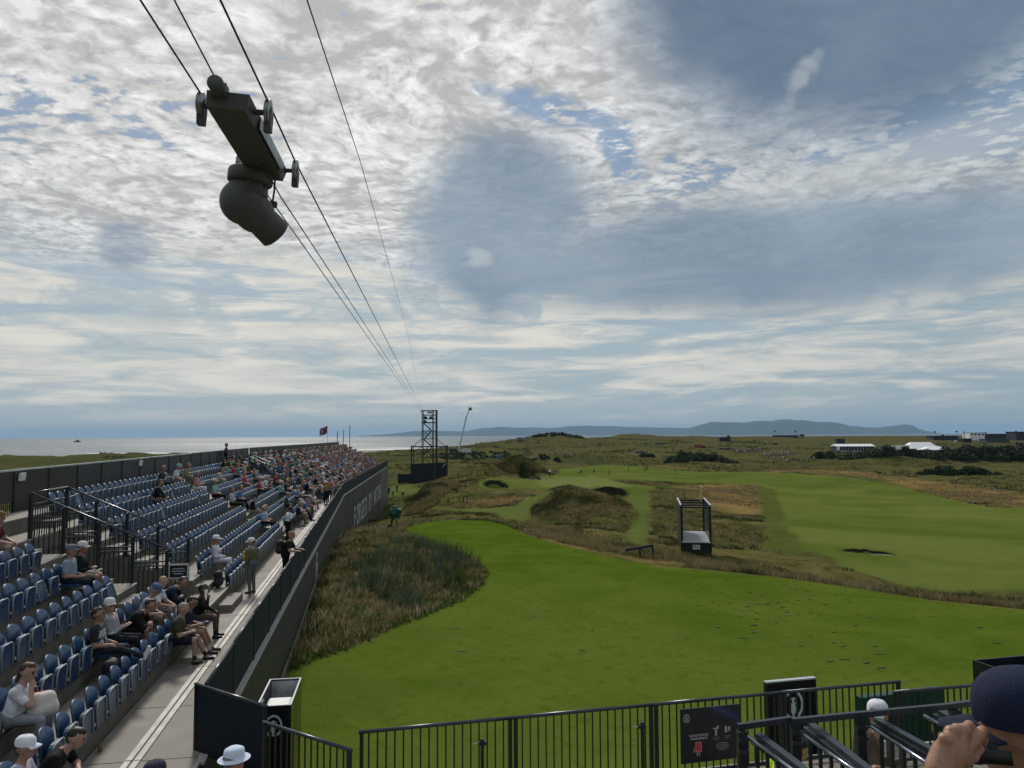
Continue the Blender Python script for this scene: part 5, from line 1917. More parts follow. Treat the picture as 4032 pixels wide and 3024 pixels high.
seated('blond person in white top at the back of the hunched group', 1, 19.35, 'white', mats={HAIR: M_blond}, lean=20, arms='knees', hair='short', turn=-60, h=0.015)
seated('man in navy jacket with auburn hair bent forward beside the steps', 1, 20.2, 'navy', mats={HAIR: M_brownhair, LEGS: M_dkjean}, lean=46, sleeve='long', arms='knees', build=1.08, h=0.02, nod=0)
seated('man in green t-shirt and navy shorts reading his phone in the front row', 0, 18.05, 'olive', mats={LEGS: M_navyshort, HAIR: M_greyhair, SHOE: M_darkshoe, SOCK: M_darkshoe}, lean=12, arms='phone', bottoms='shorts', legs=('bent', 'out'), build=1.12, nod=18, h=0.018, hair='short')
seated('man in navy top, sunglasses and khaki shorts in the front row', 0, 18.75, 'navy', mats={LEGS: M_khaki, HAIR: M_darkhair}, lean=14, arms='phone', bottoms='shorts', legs='out', glasses=True, nod=16, h=0.0135)
seated('man in black jacket with brown shorts sipping from a white cup', 0, 20.2, 'black', mats={SKIN: M_skin_brown, LEGS: flat_mat('brown_shorts', (0.10, 0.07, 0.05)), HAIR: M_darkhair, SHOE: M_darkshoe, SOCK: M_darkshoe}, lean=10, arms=('face', 'knees'), sleeve='long', bottoms='shorts', build=1.08, h=0.018, hair='short')
seated('man in striped blue polo shirt and grey cap below the stair railing', 3, 18.95, 'paleblue', 'cap', (0.15, 0.16, 0.19), {TOP: M_stripe, LEGS: M_dkjean}, arms='lap', lean=2, build=1.08, h=0.0135)
seated('bearded man in black jacket and white cap next to the striped polo', 3, 19.5, 'black', 'cap', (0.60, 0.59, 0.60), {LEGS: M_khaki}, arms='phone', sleeve='long', lean=6, h=0.02, bottoms='shorts')
seated('person in dark maroon tee and tan cap at the left edge of the rows', 5, 19.0, 'maroon', 'cap', (0.22, 0.12, 0.05), {LEGS: M_khaki}, arms='knees', lean=14, bottoms='shorts', h=0.021)
seated('woman dressed all in white with a white cap alone at the aisle', 1, 26.6, (0.60, 0.59, 0.66), 'cap', (0.72, 0.72, 0.78), {LEGS: M_whitetrou, HAIR: M_blond, SHOE: M_whiteshoe}, arms='lap', sleeve='long', hair='tail', female=True, h=0.021)
R_ = [
    ('woman in white and purple with a mint cap by the back screen', 6, 38.2, 'white', 'cap', 'mint', dict(lean=18, arms='lap', female=True)),
    ('person in a beige hooded top with blond hair by the back screen', 6, 40.0, 'beige', None, None, dict(lean=20, arms='phone', sleeve='long', hair='long')),
    ('dark-clothed person sitting low against the back screen', 6, 35.9, 'charcoal', None, None, dict(lean=10, arms='crossed', sleeve='long')),
    ('man all in black alone with tan trousers in the sixth row', 5, 32.0, 'black', None, None, dict(lean=16, arms='knees', sleeve='long', mats={LEGS: M_khaki})),
    ('woman in pale pink with white trousers below the mint cap', 5, 38.8, 'pink', None, None, dict(lean=8, arms='phone', female=True, hair='long', mats={LEGS: M_whitetrou})),
    ('person seen from behind in a beige jacket in the top row', 6, 53.3, 'beige', None, None, dict(arms='lap', sleeve='long')),
    ('person in tan sweater turning away in the top row', 6, 54.4, 'tan', None, None, dict(arms='knees', sleeve='long', lean=24, turn=50)),
    ('man in pale yellow top with dark hair on his own in the sixth row', 5, 43.9, 'cream', None, None, dict(lean=22, arms='phone')),
    ('woman in mint shirt and pale cap in the fifth row', 4, 39.0, 'mint', 'cap', 'cream', dict(arms='lap', female=True, mats={LEGS: M_blacktrou})),
    ('man in pale grey shirt with crossed arms in the fourth row', 3, 38.85, (0.40, 0.43, 0.48), None, None, dict(arms='crossed', hair='short', mats={LEGS: M_blacktrou})),
    ('man in blue shirt beside the pale grey shirt', 3, 40.6, 'blue', None, None, dict(arms='lap', lean=12, mats={LEGS: M_blacktrou})),
    ('man in red polo in the fourth row next to the lilac shirt', 3, 47.5, 'red', None, None, dict(arms='lap', mats={LEGS: M_blacktrou})),
    ('person in lilac shirt and white cap beside the red polo', 3, 48.7, 'lilac', 'cap', 'white', dict(arms='lap')),
    ('person in white shirt and white cap raising an arm in the fourth row', 3, 50.2, 'white', 'cap', 'white', dict(arms=('phone', 'brim'))),
    ('man in dark top and mustard cap behind the large red shirt', 2, 53.2, 'charcoal', 'cap', 'yellow', dict(arms='knees', lean=14)),
    ('broad man in red shirt with arms folded at the row end', 2, 51.4, (0.42, 0.03, 0.045), None, None, dict(arms='crossed', build=1.15)),
    ('man in black coat and black cap in the third row', 2, 39.3, 'black', 'cap', 'black', dict(arms='lap', sleeve='long', lean=12)),
    ('man in pale blue polo with grey hair in the second row', 1, 37.35, 'paleblue', None, None, dict(arms='lap', build=1.12, mats={LEGS: M_blacktrou, HAIR: M_greyhair})),
    ('blond woman in cream beside the pale blue polo', 1, 37.95, 'cream', None, None, dict(arms='lap', hair='long', female=True, mats={HAIR: M_blond})),
    ('person in navy jacket at the near end of the far front row', 0, 44.2, 'navy', None, None, dict(arms='phone', lean=16, sleeve='long')),
    ('person in white vest and lilac cap leaning in the far front row', 0, 45.0, 'white', 'cap', 'lilac', dict(arms='knees', lean=20, bottoms='shorts', mats={LEGS: M_khaki})),
    ('person in black with stretched legs in the far front row', 0, 46.4, 'black', 'cap', 'cream', dict(arms='lap', legs='out', mats={LEGS: M_blacktrou})),
    ('person in grey top and pale cap in the far front row', 0, 49.6, 'grey', 'cap', 'cream', dict(arms='knees', lean=22)),
    ('person in dark green jacket in the second row by the far aisle', 1, 46.2, 'darkgreen', None, None, dict(arms='lap', lean=10, sleeve='long')),
    ('person in a blue shirt looking down in the far front row', 0, 47.6, 'blue', None, None, dict(arms='phone', lean=24)),
]
for lab, k, s, top, hat, hc_, kw in R_:
    seated(lab, k, s, top, hat, hc_, **kw)

zd = ZC - DECK
# standing on the walkway
jk = standing('man in olive jacket, grey trousers and white cap standing on the walkway', SP(25.6, -3.82, zd), seat_rz(25) + 2.6, (0.12, 0.115, 0.06), 'cap', (0.66, 0.64, 0.70), {LEGS: flat_mat('grey_trousers', (0.13, 0.13, 0.14)), SHOE: M_brownshoe}, arms='lap' and 'down', sleeve='long', lean=3, turn=20)
bk_ = standing('man in black t-shirt and tan cap leaning on the barrier with a backpack', SP(27.3, -2.98, zd), seat_rz(27) - 0.25, 'black', 'cap', (0.30, 0.17, 0.10), {LEGS: M_blacktrou, SHOE: M_darkshoe}, arms='rail', lean=16, build=1.08)
standing('man in white t-shirt with black shoulder bag and black trousers standing on the walkway', SP(37.0, -3.95, zd), seat_rz(37) + 0.5, 'white', None, None, {LEGS: M_blacktrou, SHOE: M_darkshoe, SKIN: M_skin_brown, HAIR: M_darkhair}, arms='down', lean=10, h=0.025)
for lab, s, t, rz, top, hat, hc_, kw in (
        ('man in tan and orange shirt with a white hat standing where the walkway bends', 57.0, -3.5, 2.4, 'tan', 'hat', 'white', dict(arms='hip', mats={LEGS: M_blacktrou})),
        ('person in a grey hooded top leaning on the barrier where the walkway bends', 58.0, -3.05, 0.2, 'grey', None, None, dict(arms='rail', lean=14, sleeve='long', mats={LEGS: M_greyjean})),
        ('person in orange top standing behind the white hat', 60.0, -3.4, 1.2, 'orange', None, None, dict(arms='down')),
        ('person in a cream coat and white cap at the bend of the barrier', 61.8, -3.1, 0.6, 'cream', 'cap', 'white', dict(arms='rail', sleeve='long')),
        ('person in dark coat at the top of the far stair opening', 55.0, -10.0, 0.3, 'charcoal', None, None, dict(arms='down', sleeve='long')),
        ('person in red top standing above the crowd at the far end', 116.0, -8.2, -0.4, 'red', None, None, dict(arms='hip')),
        ('person in yellow coat and white cap standing at the far barrier', 78.0, -3.0, 0.1, 'tan', 'cap', 'white', dict(arms='rail', sleeve='long'))):
    zk = zd if t > -4.3 else tread_z(int((-4.34 - t) / DT))
    kw = dict(kw)
    standing(lab, SP(s, t, zk), seat_rz(s) + rz, top, hat, hc_, kw.pop('mats', None), h=0.03, detail=False, **kw)

# our own walkway, just below the camera
standing('person in orange top and dark purple cap at the bottom edge near the barrier corner', (-3.62, 8.0, zd - 0.08), -0.9, 'orange', 'cap', (0.040, 0.030, 0.062), {HAIR: M_darkhair}, arms='down', turn=25, h=0.0135)
standing('person in a white brimmed hat with a dark band seen from above', (-2.92, 8.25, zd - 0.05), 2.6, 'white', 'hat', (0.60, 0.68, 0.82), None, arms='down', h=0.0135)

# ------------------------------------------------------------------ the packed far end
CROWD_V = [body_mesh('person_body', lean=a, arms=b_, hair=c_, sleeve=d_, turn=e_, h=0.045, detail=False, female=f_, bottoms=g_) for a, b_, c_, d_, e_, f_, g_ in (
    (4, 'lap', 'short', 'short', 0, False, 'long'), (16, 'knees', 'short', 'long', 20, False, 'long'), (-4, 'crossed', 'short', 'short', -25, False, 'shorts'), (10, 'phone', 'long', 'short', 10, True, 'long'),
    (24, 'knees', 'short', 'short', -10, False, 'shorts'), (6, ('chin', 'lap'), 'short', 'long', 35, False, 'long'), (2, 'lap', 'tail', 'short', -30, True, 'shorts'), (12, 'phone', 'none', 'short', 0, False, 'long'))]
TOPS = [('white', 'white'), ('navy', 'navy'), ('pale blue', 'paleblue'), ('grey', 'grey'), ('black', 'black'), ('red', 'red'), ('beige', 'beige'), ('blue', 'blue'), ('lilac', 'lilac'), ('olive', 'olive'), ('mint', 'mint'), ('pink', 'pink'),
        ('charcoal', 'charcoal'), ('maroon', 'maroon'), ('cream', 'cream'), ('tan', 'tan'), ('teal', 'teal'), ('dark green', 'darkgreen')]
HATS = [('bareheaded', None, None), ('in a white cap', 'cap', 'white'), ('in a navy cap', 'cap', 'navy'), ('in a black cap', 'cap', 'black'), ('in a cream sun hat', 'hat', 'cream'), ('in a red cap', 'cap', 'red'), ('in a grey cap', 'cap', 'grey'), ('in a pale blue cap', 'cap', 'paleblue'), ('in a white visor', 'visor', 'white')]
HATW = [0.50, 0.16, 0.07, 0.07, 0.06, 0.03, 0.05, 0.03, 0.03]
used_lab = set()
CAND = []
for (k, bi, i, ss) in SEAT_SLOTS:
    occ = 0.0
    if bi == 2 and ss > 47:
        occ = 0.22
    elif bi == 3:
        occ = 0.62
    elif bi == 4:
        occ = 0.88 if ss > 74 else 0.72
    if random.random() < occ and not any(kk == k and abs(ss - s2) < 0.45 for kk, s2 in TAKEN):
        CAND.append((ss, k, bi))
CAND.sort()
PLACE_N = ['by the far stair opening', 'just past the bend', 'past the bend']
N_IND = 300 - N_PEOPLE - 52
crowd_idx = 0
for ss, k, bi in CAND[:N_IND]:
    sec = 'before far stair opening' if bi == 2 else ('between far opening and bend' if bi == 3 else 'past the bend')
    for _ in range(400):
        tn, tc_ = TOPS[min(len(TOPS) - 1, int(random.random() ** 1.3 * len(TOPS)))]
        hn, hm, hc_ = HATS[int(np.searchsorted(np.cumsum(HATW), random.random() * 0.999))]
        lab = f'{hn} spectator in {tn}, {ROWN[k]} {sec}'
        if lab not in used_lab:
            used_lab.add(lab)
            break
    vi = random.randrange(len(CROWD_V))
    j = [random.uniform(-.02, .02) for _ in range(3)]
    cc = np.array(C_[tc_]) * random.uniform(0.75, 1.15)
    add_person(lab, CROWD_V[vi], sit_point(k, ss, 0.16 + j[0]), seat_rz(ss) + random.uniform(-.25, .25), cc, hm, C_[hc_] if hc_ else None, None, False, 'spectators packed into the far rows', random.uniform(0.93, 1.04))
    TAKEN.add((k, round(ss, 2)))
# everyone farther off reads as one mass
SKC, TRC, HRC = np.array([0.36, 0.21, 0.155]), [(0.02, 0.022, 0.028), (0.035, 0.045, 0.075), (0.16, 0.13, 0.095), (0.24, 0.22, 0.19)], [(0.02, 0.013, 0.009), (0.05, 0.03, 0.018), (0.16, 0.11, 0.06), (0.2, 0.19, 0.18)]


def crowd_geo(me_hf):
    me = me_hf[0]
    v = np.zeros(len(me.vertices) * 3, np.float32)
    me.vertices.foreach_get('co', v)
    q = np.zeros(len(me.loops), np.int32)
    me.loops.foreach_get('vertex_index', q)
    mi = np.zeros(len(me.polygons), np.int32)
    me.polygons.foreach_get('material_index', mi)
    return v.reshape(-1, 3), q.reshape(-1, 4), mi


LOW = [body_mesh('person_body', lean=a, arms=b_, hair='short', sleeve='short', turn=e_, h=0.06, detail=False) for a, b_, e_ in ((4, 'lap', 0), (18, 'knees', 20), (8, 'phone', -25))]
LOWG = [crowd_geo(m_) for m_ in LOW]
M_crowd = bpy.data.materials.new('crowd_cloth')
M_crowd.use_nodes = True
_n = NG(M_crowd.node_tree)
_b = M_crowd.node_tree.nodes['Principled BSDF']
_b.inputs['Roughness'].default_value = 0.85
_n.put(_b.inputs['Base Color'], _n.new('ShaderNodeAttribute', attribute_name='cloth').outputs['Color'])


def crowd_mesh(name, spots, geos):
    """spots: (x, y, z, rz, scale)"""
    Vs, Qs, Cs, off = [], [], [], 0
    for (x, y, z, rz, sc_) in spots:
        v, q, mi = geos[random.randrange(len(geos))]
        c, s = math.cos(rz), math.sin(rz)
        w = np.stack([v[:, 0] * c - v[:, 1] * s, v[:, 0] * s + v[:, 1] * c, v[:, 2]], -1) * sc_ + (x, y, z)
        top = np.array(C_[TOPS[min(len(TOPS) - 1, int(random.random() ** 1.3 * len(TOPS)))][1]]) * random.uniform(.8, 1.1)
        hr = HRC[random.randrange(4)] if random.random() < .6 else [(0.66, .66, .68), (0.03, .04, .07), (0.012, .012, .014), (.4, .05, .05)][random.randrange(4)]
        pal = np.array([SKC, top, TRC[random.randrange(4)], (0.05, .05, .05), hr, (.4, .4, .4)])
        col = np.zeros((len(v), 4), np.float32)
        col[:, 3] = 1
        col[q.ravel(), :3] = np.repeat(pal[mi], 4, axis=0)
        Vs.append(w)
        Qs.append(q + off)
        Cs.append(col)
        off += len(v)
    return np_mesh(name, np.concatenate(Vs), np.concatenate(Qs), 4, M_crowd, smooth=True, attrs={'cloth': np.concatenate(Cs)})


spots = []
for ss, k, bi in CAND[N_IND:]:
    p = sit_point(k, ss, 0.16)
    spots.append((p.x, p.y, p.z, seat_rz(ss) + random.uniform(-.3, .3), random.uniform(.93, 1.04)))
    TAKEN.add((k, round(ss, 2)))
o = crowd_mesh('crowd', spots, LOWG)
o['kind'] = 'stuff'

# ------------------------------------------------------------------ now the seats: each near one a thing, the far rows one mass
KEYS = sorted(SEAT_SLOTS, key=lambda q: q[3])
SEEN_SEATS = []
for (k, bi, i, ss) in KEYS:
    SEEN_SEATS.append((k, bi, i, ss))
NEARN = 300


def taken(k, ss):
    return any(kk == k and abs(ss - s2) < 0.33 for kk, s2 in TAKEN)


proto = None
far_spots = []
cnt = 0
GAPN = {0: 'the aisle steps', 1: 'the stair opening', 2: 'the middle aisle'}
for (k, bi, i, ss) in SEEN_SEATS:
    occ = taken(k, ss)
    if bi == 0 and cnt < NEARN or bi == 1 and cnt < NEARN:
        lab = f'dark blue tip-up seat in the {ROWN[k]}, {ORD[i]} back from {GAPN[bi]}' if bi == 0 else f'dark blue tip-up seat in the {ROWN[k]}, {ORD[i]} along from {GAPN[bi]}'
        lab = lab.replace('tip-up', 'let-down') if occ else lab
        r_ = thing('stadium_seat', lab, 'seat', SP(ss, seat_t(k) + 0.06, tread_z(k) + 0.03), seat_rz(ss) + random.gauss(0, .012), 'blue tip-up seats in the side stand')
        link('backrest', SEAT_ME[0], r_)
        if occ:
            link('seat_pan', SEAT_ME[4], r_)
        else:
            tilt = random.gauss(0, .035) - (.30 if random.random() < .03 else 0)
            link('seat_pan', SEAT_ME[1], r_, None, (tilt, 0, 0))
            link('rim', SEAT_ME[2], r_, None, (tilt, 0, 0))
        link('bracket', SEAT_ME[3], r_)
        link('glint_plate', SEAT_ME[5], r_)
        cnt += 1
    else:
        far_spots.append((k, ss, occ))
# far seats joined
def me_arr(me):
    bm = bmesh.new()
    bm.from_mesh(me)
    bmesh.ops.triangulate(bm, faces=bm.faces)
    t_ = bpy.data.meshes.new('tmp')
    bm.to_mesh(t_)
    bm.free()
    v = np.zeros(len(t_.vertices) * 3, np.float32)
    t_.vertices.foreach_get('co', v)
    f = np.zeros(len(t_.loops), np.int32)
    t_.loops.foreach_get('vertex_index', f)
    bpy.data.meshes.remove(t_)
    return v.reshape(-1, 3), f.reshape(-1, 3)


ARR = [me_arr(m_) for m_ in SEAT_ME]
Vs, Fs, Ms, off = [], [], [], 0
for k, ss, occ in far_spots:
    p = SP(ss, seat_t(k) + 0.06, tread_z(k) + 0.03)
    a = seat_rz(ss)
    c, s = math.cos(a), math.sin(a)
    for qi, mi in (((0, 0), (4, 0)) if occ else ((0, 0), (1, 0), (2, 1))):
        v, f = ARR[qi]
        Vs.append(np.stack([v[:, 0] * c - v[:, 1] * s + p.x, v[:, 0] * s + v[:, 1] * c + p.y, v[:, 2] + p.z], -1))
        Fs.append(f + off)
        Ms.append(np.full(len(f), mi))
        off += len(v)
o = np_mesh('stadium_seat', np.concatenate(Vs), np.concatenate(Fs), 3, [M_seat, M_rim], smooth=False)
o.data.polygons.foreach_set('material_index', np.concatenate(Ms).astype(np.int32))
o['kind'] = 'stuff'
print('people', N_PEOPLE, 'crowd individuals', N_IND, 'mass', len(spots), 'seats', cnt, len(far_spots))

# =================================================================== our own stand: walkway, fences, lane rails
PV = lambda k: Vector(PLACES[k])
own = thing('near_stand', 'walkway and steps of the near stand below the camera', 'grandstand', (0, 6, zdeck))
mb = MB()
fd_ = (PV('f3e') - PV('f3a'))
fd_.z = 0
fd_.normalize()
fn_ = Vector((fd_.y, -fd_.x, 0))               # towards the camera
A0_ = PV('f3a')
for i in range(-1, 7):
    mb = MB()
    a, b = A0_ + fd_ * (2.0 * i + .01), A0_ + fd_ * (2.0 * i + 1.99)
    near_ = 3.2 if i >= 0 else 3.4
    q = [a + fn_ * -0.1, b + fn_ * -0.1, b + fn_ * near_, a + fn_ * near_]
    mb.hexa([Vector((p.x, p.y, zdeck - 0.15)) for p in q] + [Vector((p.x, p.y, zdeck - 0.06)) for p in q])
    local(link('deck_panel', fix_normals(mb.mesh('deck_panel', M_deck))), own)
mb = MB()
q = [SP(12.0, TR, 0), PV('f1b'), PV('f2a'), PV('f2b'), PV('f3a') + fn_ * 3.4, SP(8.0, TR, 0)]
q = [SP(11.95, TR + .06, 0), PV('f1b'), PV('f2a'), PV('f2b') + fn_ * 0.05, PV('f2b') + fn_ * 2.4, SP(8.0, TR + .06, 0)]
n_q = len(q)
mb.add([(p.x, p.y, zdeck - .10) for p in q] + [(p.x, p.y, zdeck - .012) for p in q], [tuple(range(n_q - 1, -1, -1)), tuple(range(n_q, 2 * n_q))] + [(i, (i + 1) % n_q, n_q + (i + 1) % n_q, n_q + i) for i in range(n_q)])
local(link('deck_panel', fix_normals(mb.mesh('deck_panel', M_deck))), own)
for i in range(7):                              # steps rising to where we stand
    mb = MB()
    a, b = A0_ + fd_ * -2.0 + fn_ * (3.2 + 0.85 * i), A0_ + fd_ * 12 + fn_ * (3.2 + 0.85 * i)
    q = [a, b, b + fn_ * 0.85, a + fn_ * 0.85]
    mb.hexa([Vector((p.x, p.y, zdeck + .43 * i - .06)) for p in q] + [Vector((p.x, p.y, zdeck + .43 * (i + 1) - .06)) for p in q])
    local(link('step', fix_normals(mb.mesh('step', M_deck))), own)
mb = MB()
a, b = A0_ + fn_ * -0.12 + fd_ * .02, A0_ + fd_ * 12 + fn_ * -0.12
mb.bar((a.x, a.y, zdeck - .10), (b.x, b.y, zdeck - .10), .05, .16)
local(link('deck_edge', mb.mesh('deck_edge', M_alu)), own)
mb = MB()                                       # cladding under the edge
mb.hexa([Vector((p.x, p.y, z)) for z in (8.6, zdeck - .2) for p in (a + fn_ * .1, b + fn_ * .1, b + fn_ * .14, a + fn_ * .14)])
local(link('skirt_panel', fix_normals(mb.mesh('skirt_panel', M_clad))), own)

zf = zdeck - 0.05
H2 = lambda k: Vector((PLACES[k][0], PLACES[k][1], 0))


def fence(label, a, b, kind, brk=2.0, gap=0.116, dz=0.0):
    root = thing('fence', label, 'fence', (a.x, a.y, zf))
    L = (b - a).length
    n = max(1, round(L / brk))
    for i in range(n):
        p, q_ = a.lerp(b, i / n), a.lerp(b, (i + 1) / n)
        u_ = (q_ - p).normalized()
        rail_panel(root, p + u_ * 0.02, q_ - u_ * 0.02, zf, 12.10 + dz, kind, 0.05, gap)
    return root


fence('dark panelled corner fence with a pale rail joining the side barrier', H2('f1a'), H2('f1b'), 'solid', 2.0)
fence('short black railing in front of the emblem pillar at the left corner', H2('f2a'), H2('f2b'), 'bars', 1.9)
ff = fence('long black railing of upright bars along the front of the near walkway', H2('f3a'), H2('f3e'), 'bars', 2.1)
fence('black railing of upright bars behind the navy cap at the right edge', H2('f4a'), H2('f4b') + (H2('f4b') - H2('f4a')).normalized() * 2.6, 'bars', 2.1)
# clamps joining the fence lengths
for k, (p, lab) in enumerate(((PV('f2b'), 'small metal clamp on the end post of the left corner railing'), (PV('f3b'), 'small metal clamp joining two lengths of the front railing'), (A0_ + fd_ * 4.0, 'small metal clamp beside the notice on the front railing'))):
    r_ = thing('fence_clamp', lab, 'clamp', (p.x, p.y, 11.82), math.atan2(fd_.y, fd_.x), 'clamps on the front railing')
    mb = MB()
    mb.box((0, -.03, 0), (.10, .05, .05))
    mb.box((0, -.03, .04), (.05, .035, .035))
    link('clamp_body', mb.mesh('clamp_body', M_dkmetal), r_)
    mb = MB()
    mb.tube([(-.13, -.03, 0), (-.05, -.03, .005)], .009, 6)
    link('bolt', mb.mesh('bolt', M_alu, True), r_)
    mb = MB()
    mb.bar((0, -.03, -.03), (0, -.03, -.6), .04, .04, (1, 0, 0))
    link('stake', mb.mesh('stake', M_dkmetal), r_)

# notice hung on the front railing
sa, sb_ = PV('sgl'), PV('sgr')
sw = (sb_ - sa).length
srz = math.atan2(sb_.y - sa.y, sb_.x - sa.x)
sg_ = thing('notice', 'black notice about silent phones with small white and red symbols hung on the front railing', 'sign', ((sa.x + sb_.x) / 2 + fn_.x * .045, (sa.y + sb_.y) / 2 + fn_.y * .045, 12.06), srz)
M_sign = bpy.data.materials.new('notice_print')
M_sign.use_nodes = True
_n = NG(M_sign.node_tree)
_b = M_sign.node_tree.nodes['Principled BSDF']
_b.inputs['Roughness'].default_value = 0.4
_c = _n.new('ShaderNodeTexCoord').outputs['Object']
_s = _n.new('ShaderNodeSeparateXYZ')
_n.put(_s.inputs[0], _c)
_st = _n.m('ADD', _n.m('MULTIPLY', _s.outputs[0], 0.55), _s.outputs[2])
_f = _n.m('MULTIPLY', _n.ramp(_n.m('ABSOLUTE', _n.m('ADD', _st, -0.035)), 0.10, 0.0), _n.m('MULTIPLY', _n.ramp(_s.outputs[2], -0.28, -0.12), _n.ramp(_s.outputs[0], -0.15, 0.1)))
_n.put(_b.inputs['Base Color'], _n.mix(_n.m('MULTIPLY', _f, 0.8), (0.010, 0.012, 0.020), (0.020, 0.045, 0.150)))
mb = MB()
mb.box((0, 0, -0.37), (sw, 0.02, 0.76))
link('board', mb.mesh('board', M_sign), sg_)
M_signtxt = mat('pale_print', (0.42, 0.42, 0.44), 0.6)
M_redprint = mat('red_print', (0.45, 0.05, 0.04), 0.6)


def flat(name, me, x, z, parent, y=-0.013):
    o = link(name, me, parent)
    o.matrix_local = Matrix.Translation((x, y, z)) @ Matrix.Rotation(math.pi / 2, 4, 'X')
    return o


flat('lettering', text_mesh('PLEASE SILENCE', 0.042, M_signtxt, align='CENTER', bold=.0006), -.20, -.385, sg_)
flat('lettering', text_mesh('YOUR MOBILE', 0.042, M_signtxt, align='CENTER', bold=.0006), -.20, -.430, sg_)
flat('emblem', emblem(0.062, M_signtxt, .003), -.385, -.125, sg_)


def icon(rects, m, x, z, name='symbol'):
    mb = MB()
    for cx, cz, w, h in rects:
        mb.box((cx, 0, cz), (w, .004, h))
    o = link(name, mb.mesh(name, m), sg_)
    o.location = (x, -.0125, z)


icon([(0, 0, .075, .12)], M_redprint, -.205, -.535)
icon([(-.043, 0, .010, .125), (.043, 0, .010, .125), (0, .065, .095, .010), (0, -.065, .095, .010), (-.02, -.10, .014, .05), (.012, -.10, .012, .05), (-.07, -.04, .012, .06)], mat('pink_print', (0.55, 0.28, 0.26), .6), -.205, -.535)
icon([(0, .03, .085, .018), (.03, .055, .02, .03), (0, -.03, .030, .085)], M_signtxt, .075, -.33)
icon([(-.012, .01, .008, .05), (.012, -.05, .008, .04)], M_redprint, .075, -.34)
icon([(-.022, 0, .034, .085), (.03, .005, .030, .06)], M_signtxt, .255, -.325)
icon([(.03, -.028, .028, .02)], M_redprint, .255, -.325)
icon([(-.02, -.13, .003, .40), (.165, -.0, .003, .19), (.18, -.135, .34, .003)], mat('dim_print', (0.12, 0.12, 0.13), .6), 0.0, -.33)
for q, (x, zz, ws) in enumerate(((.075, -.43, (.11, .07)), (.255, -.42, (.09, .08)))):
    icon([(0, -.022 * i, w, .009) for i, w in enumerate(ws)], mat('small_print', (0.20, 0.20, 0.21), .6), x, zz, 'printed_line')
icon([(0, -.024 * i, w, .010) for i, w in enumerate((.16, .20, .21, .20, .13))], MATS['small_print'], .17, -.51, 'printed_line')

# ------------------------------------------------------------------ guard rails along the lanes of our stand
lane = thing('lane_railing', 'near dark lane railing with polished handrails at the bottom right', 'railing', (2.1, 7.5, zdeck))
M_polish = mat('polished_rail', (0.30, 0.33, 0.40), 0.16, metal=0.85, var=0.1, scale=4)
for a, b in (('g0', 'g1'), ('g1b', 'g2'), ('g2', 'g3'), ('g3', 'g4')):
    mb = MB()
    mb.bar(PV(a), PV(b), 0.045, 0.055)
    local(link('top_rail', mb.mesh('top_rail', M_rail)), lane)
for a in ('g0', 'g1', 'g2', 'g3'):
    p = PV(a)
    mb = MB()
    mb.bar((p.x + .03, p.y - .02, zdeck), (p.x + .03, p.y - .02, p.z - .03), .085, .085, (1, 0, 0))
    local(link('post', mb.mesh('post', M_dkmetal)), lane)
    for dz_ in (.10, .20, .42, .62):
        mb = MB()
        mb.box((p.x + .03, p.y - .07, p.z - dz_), (.10, .03, .035))
        local(link('bracket', mb.mesh('bracket', M_rail)), lane)
for a, b, r_ in (('h0', 'h0b', 1.6), ('h1', 'h1b', 1.4), ('h2', 'h2b', 1.4), ('h3', 'h3b', 1.0)):
    p, q_ = PV(a), PV(b)
    d_ = (q_ - p).normalized()
    mb = MB()
    mb.tube([p, p + d_ * r_], .019, 8)
    local(link('handrail', mb.mesh('handrail', M_polish, True)), lane)
    pi_, qi_ = PV(a.replace('h', 'i')), PV(b.replace('h', 'i'))
    di = (qi_ - pi_).normalized()
    mb = MB()
    mb.bar(pi_, pi_ + di * r_, .075, .035)
    mb.bar(pi_ + Vector((-.05, 0, -.05)), pi_ + di * r_ + Vector((-.05, 0, -.05)), .05, .05)
    local(link('side_rail', mb.mesh('side_rail', M_rail)), lane)
    for i in range(1, int(r_ / .17)):
        c_ = p + d_ * .17 * i
        mb = MB()
        mb.bar((c_.x, c_.y, zdeck), (c_.x, c_.y, c_.z - .02), .035, .025, (1, 0, 0))
        local(link('baluster', mb.mesh('baluster', M_dkmetal)), lane)
# lane floor and a closed screen behind the posts, dark in the photograph
mb = MB()
pA, pB = PV('g0'), PV('g4')
local(link('kick_panel', fix_normals(mb.hexa([Vector((p.x, p.y, z)) for z in (zdeck + .02, zdeck + .72) for p in (pA + Vector((.1, -.03, 0)), pB + Vector((0, -.03, 0)), pB + Vector((0, -.005, 0)), pA + Vector((.1, -.005, 0)))]).mesh('kick_panel', M_dkmetal))), lane)

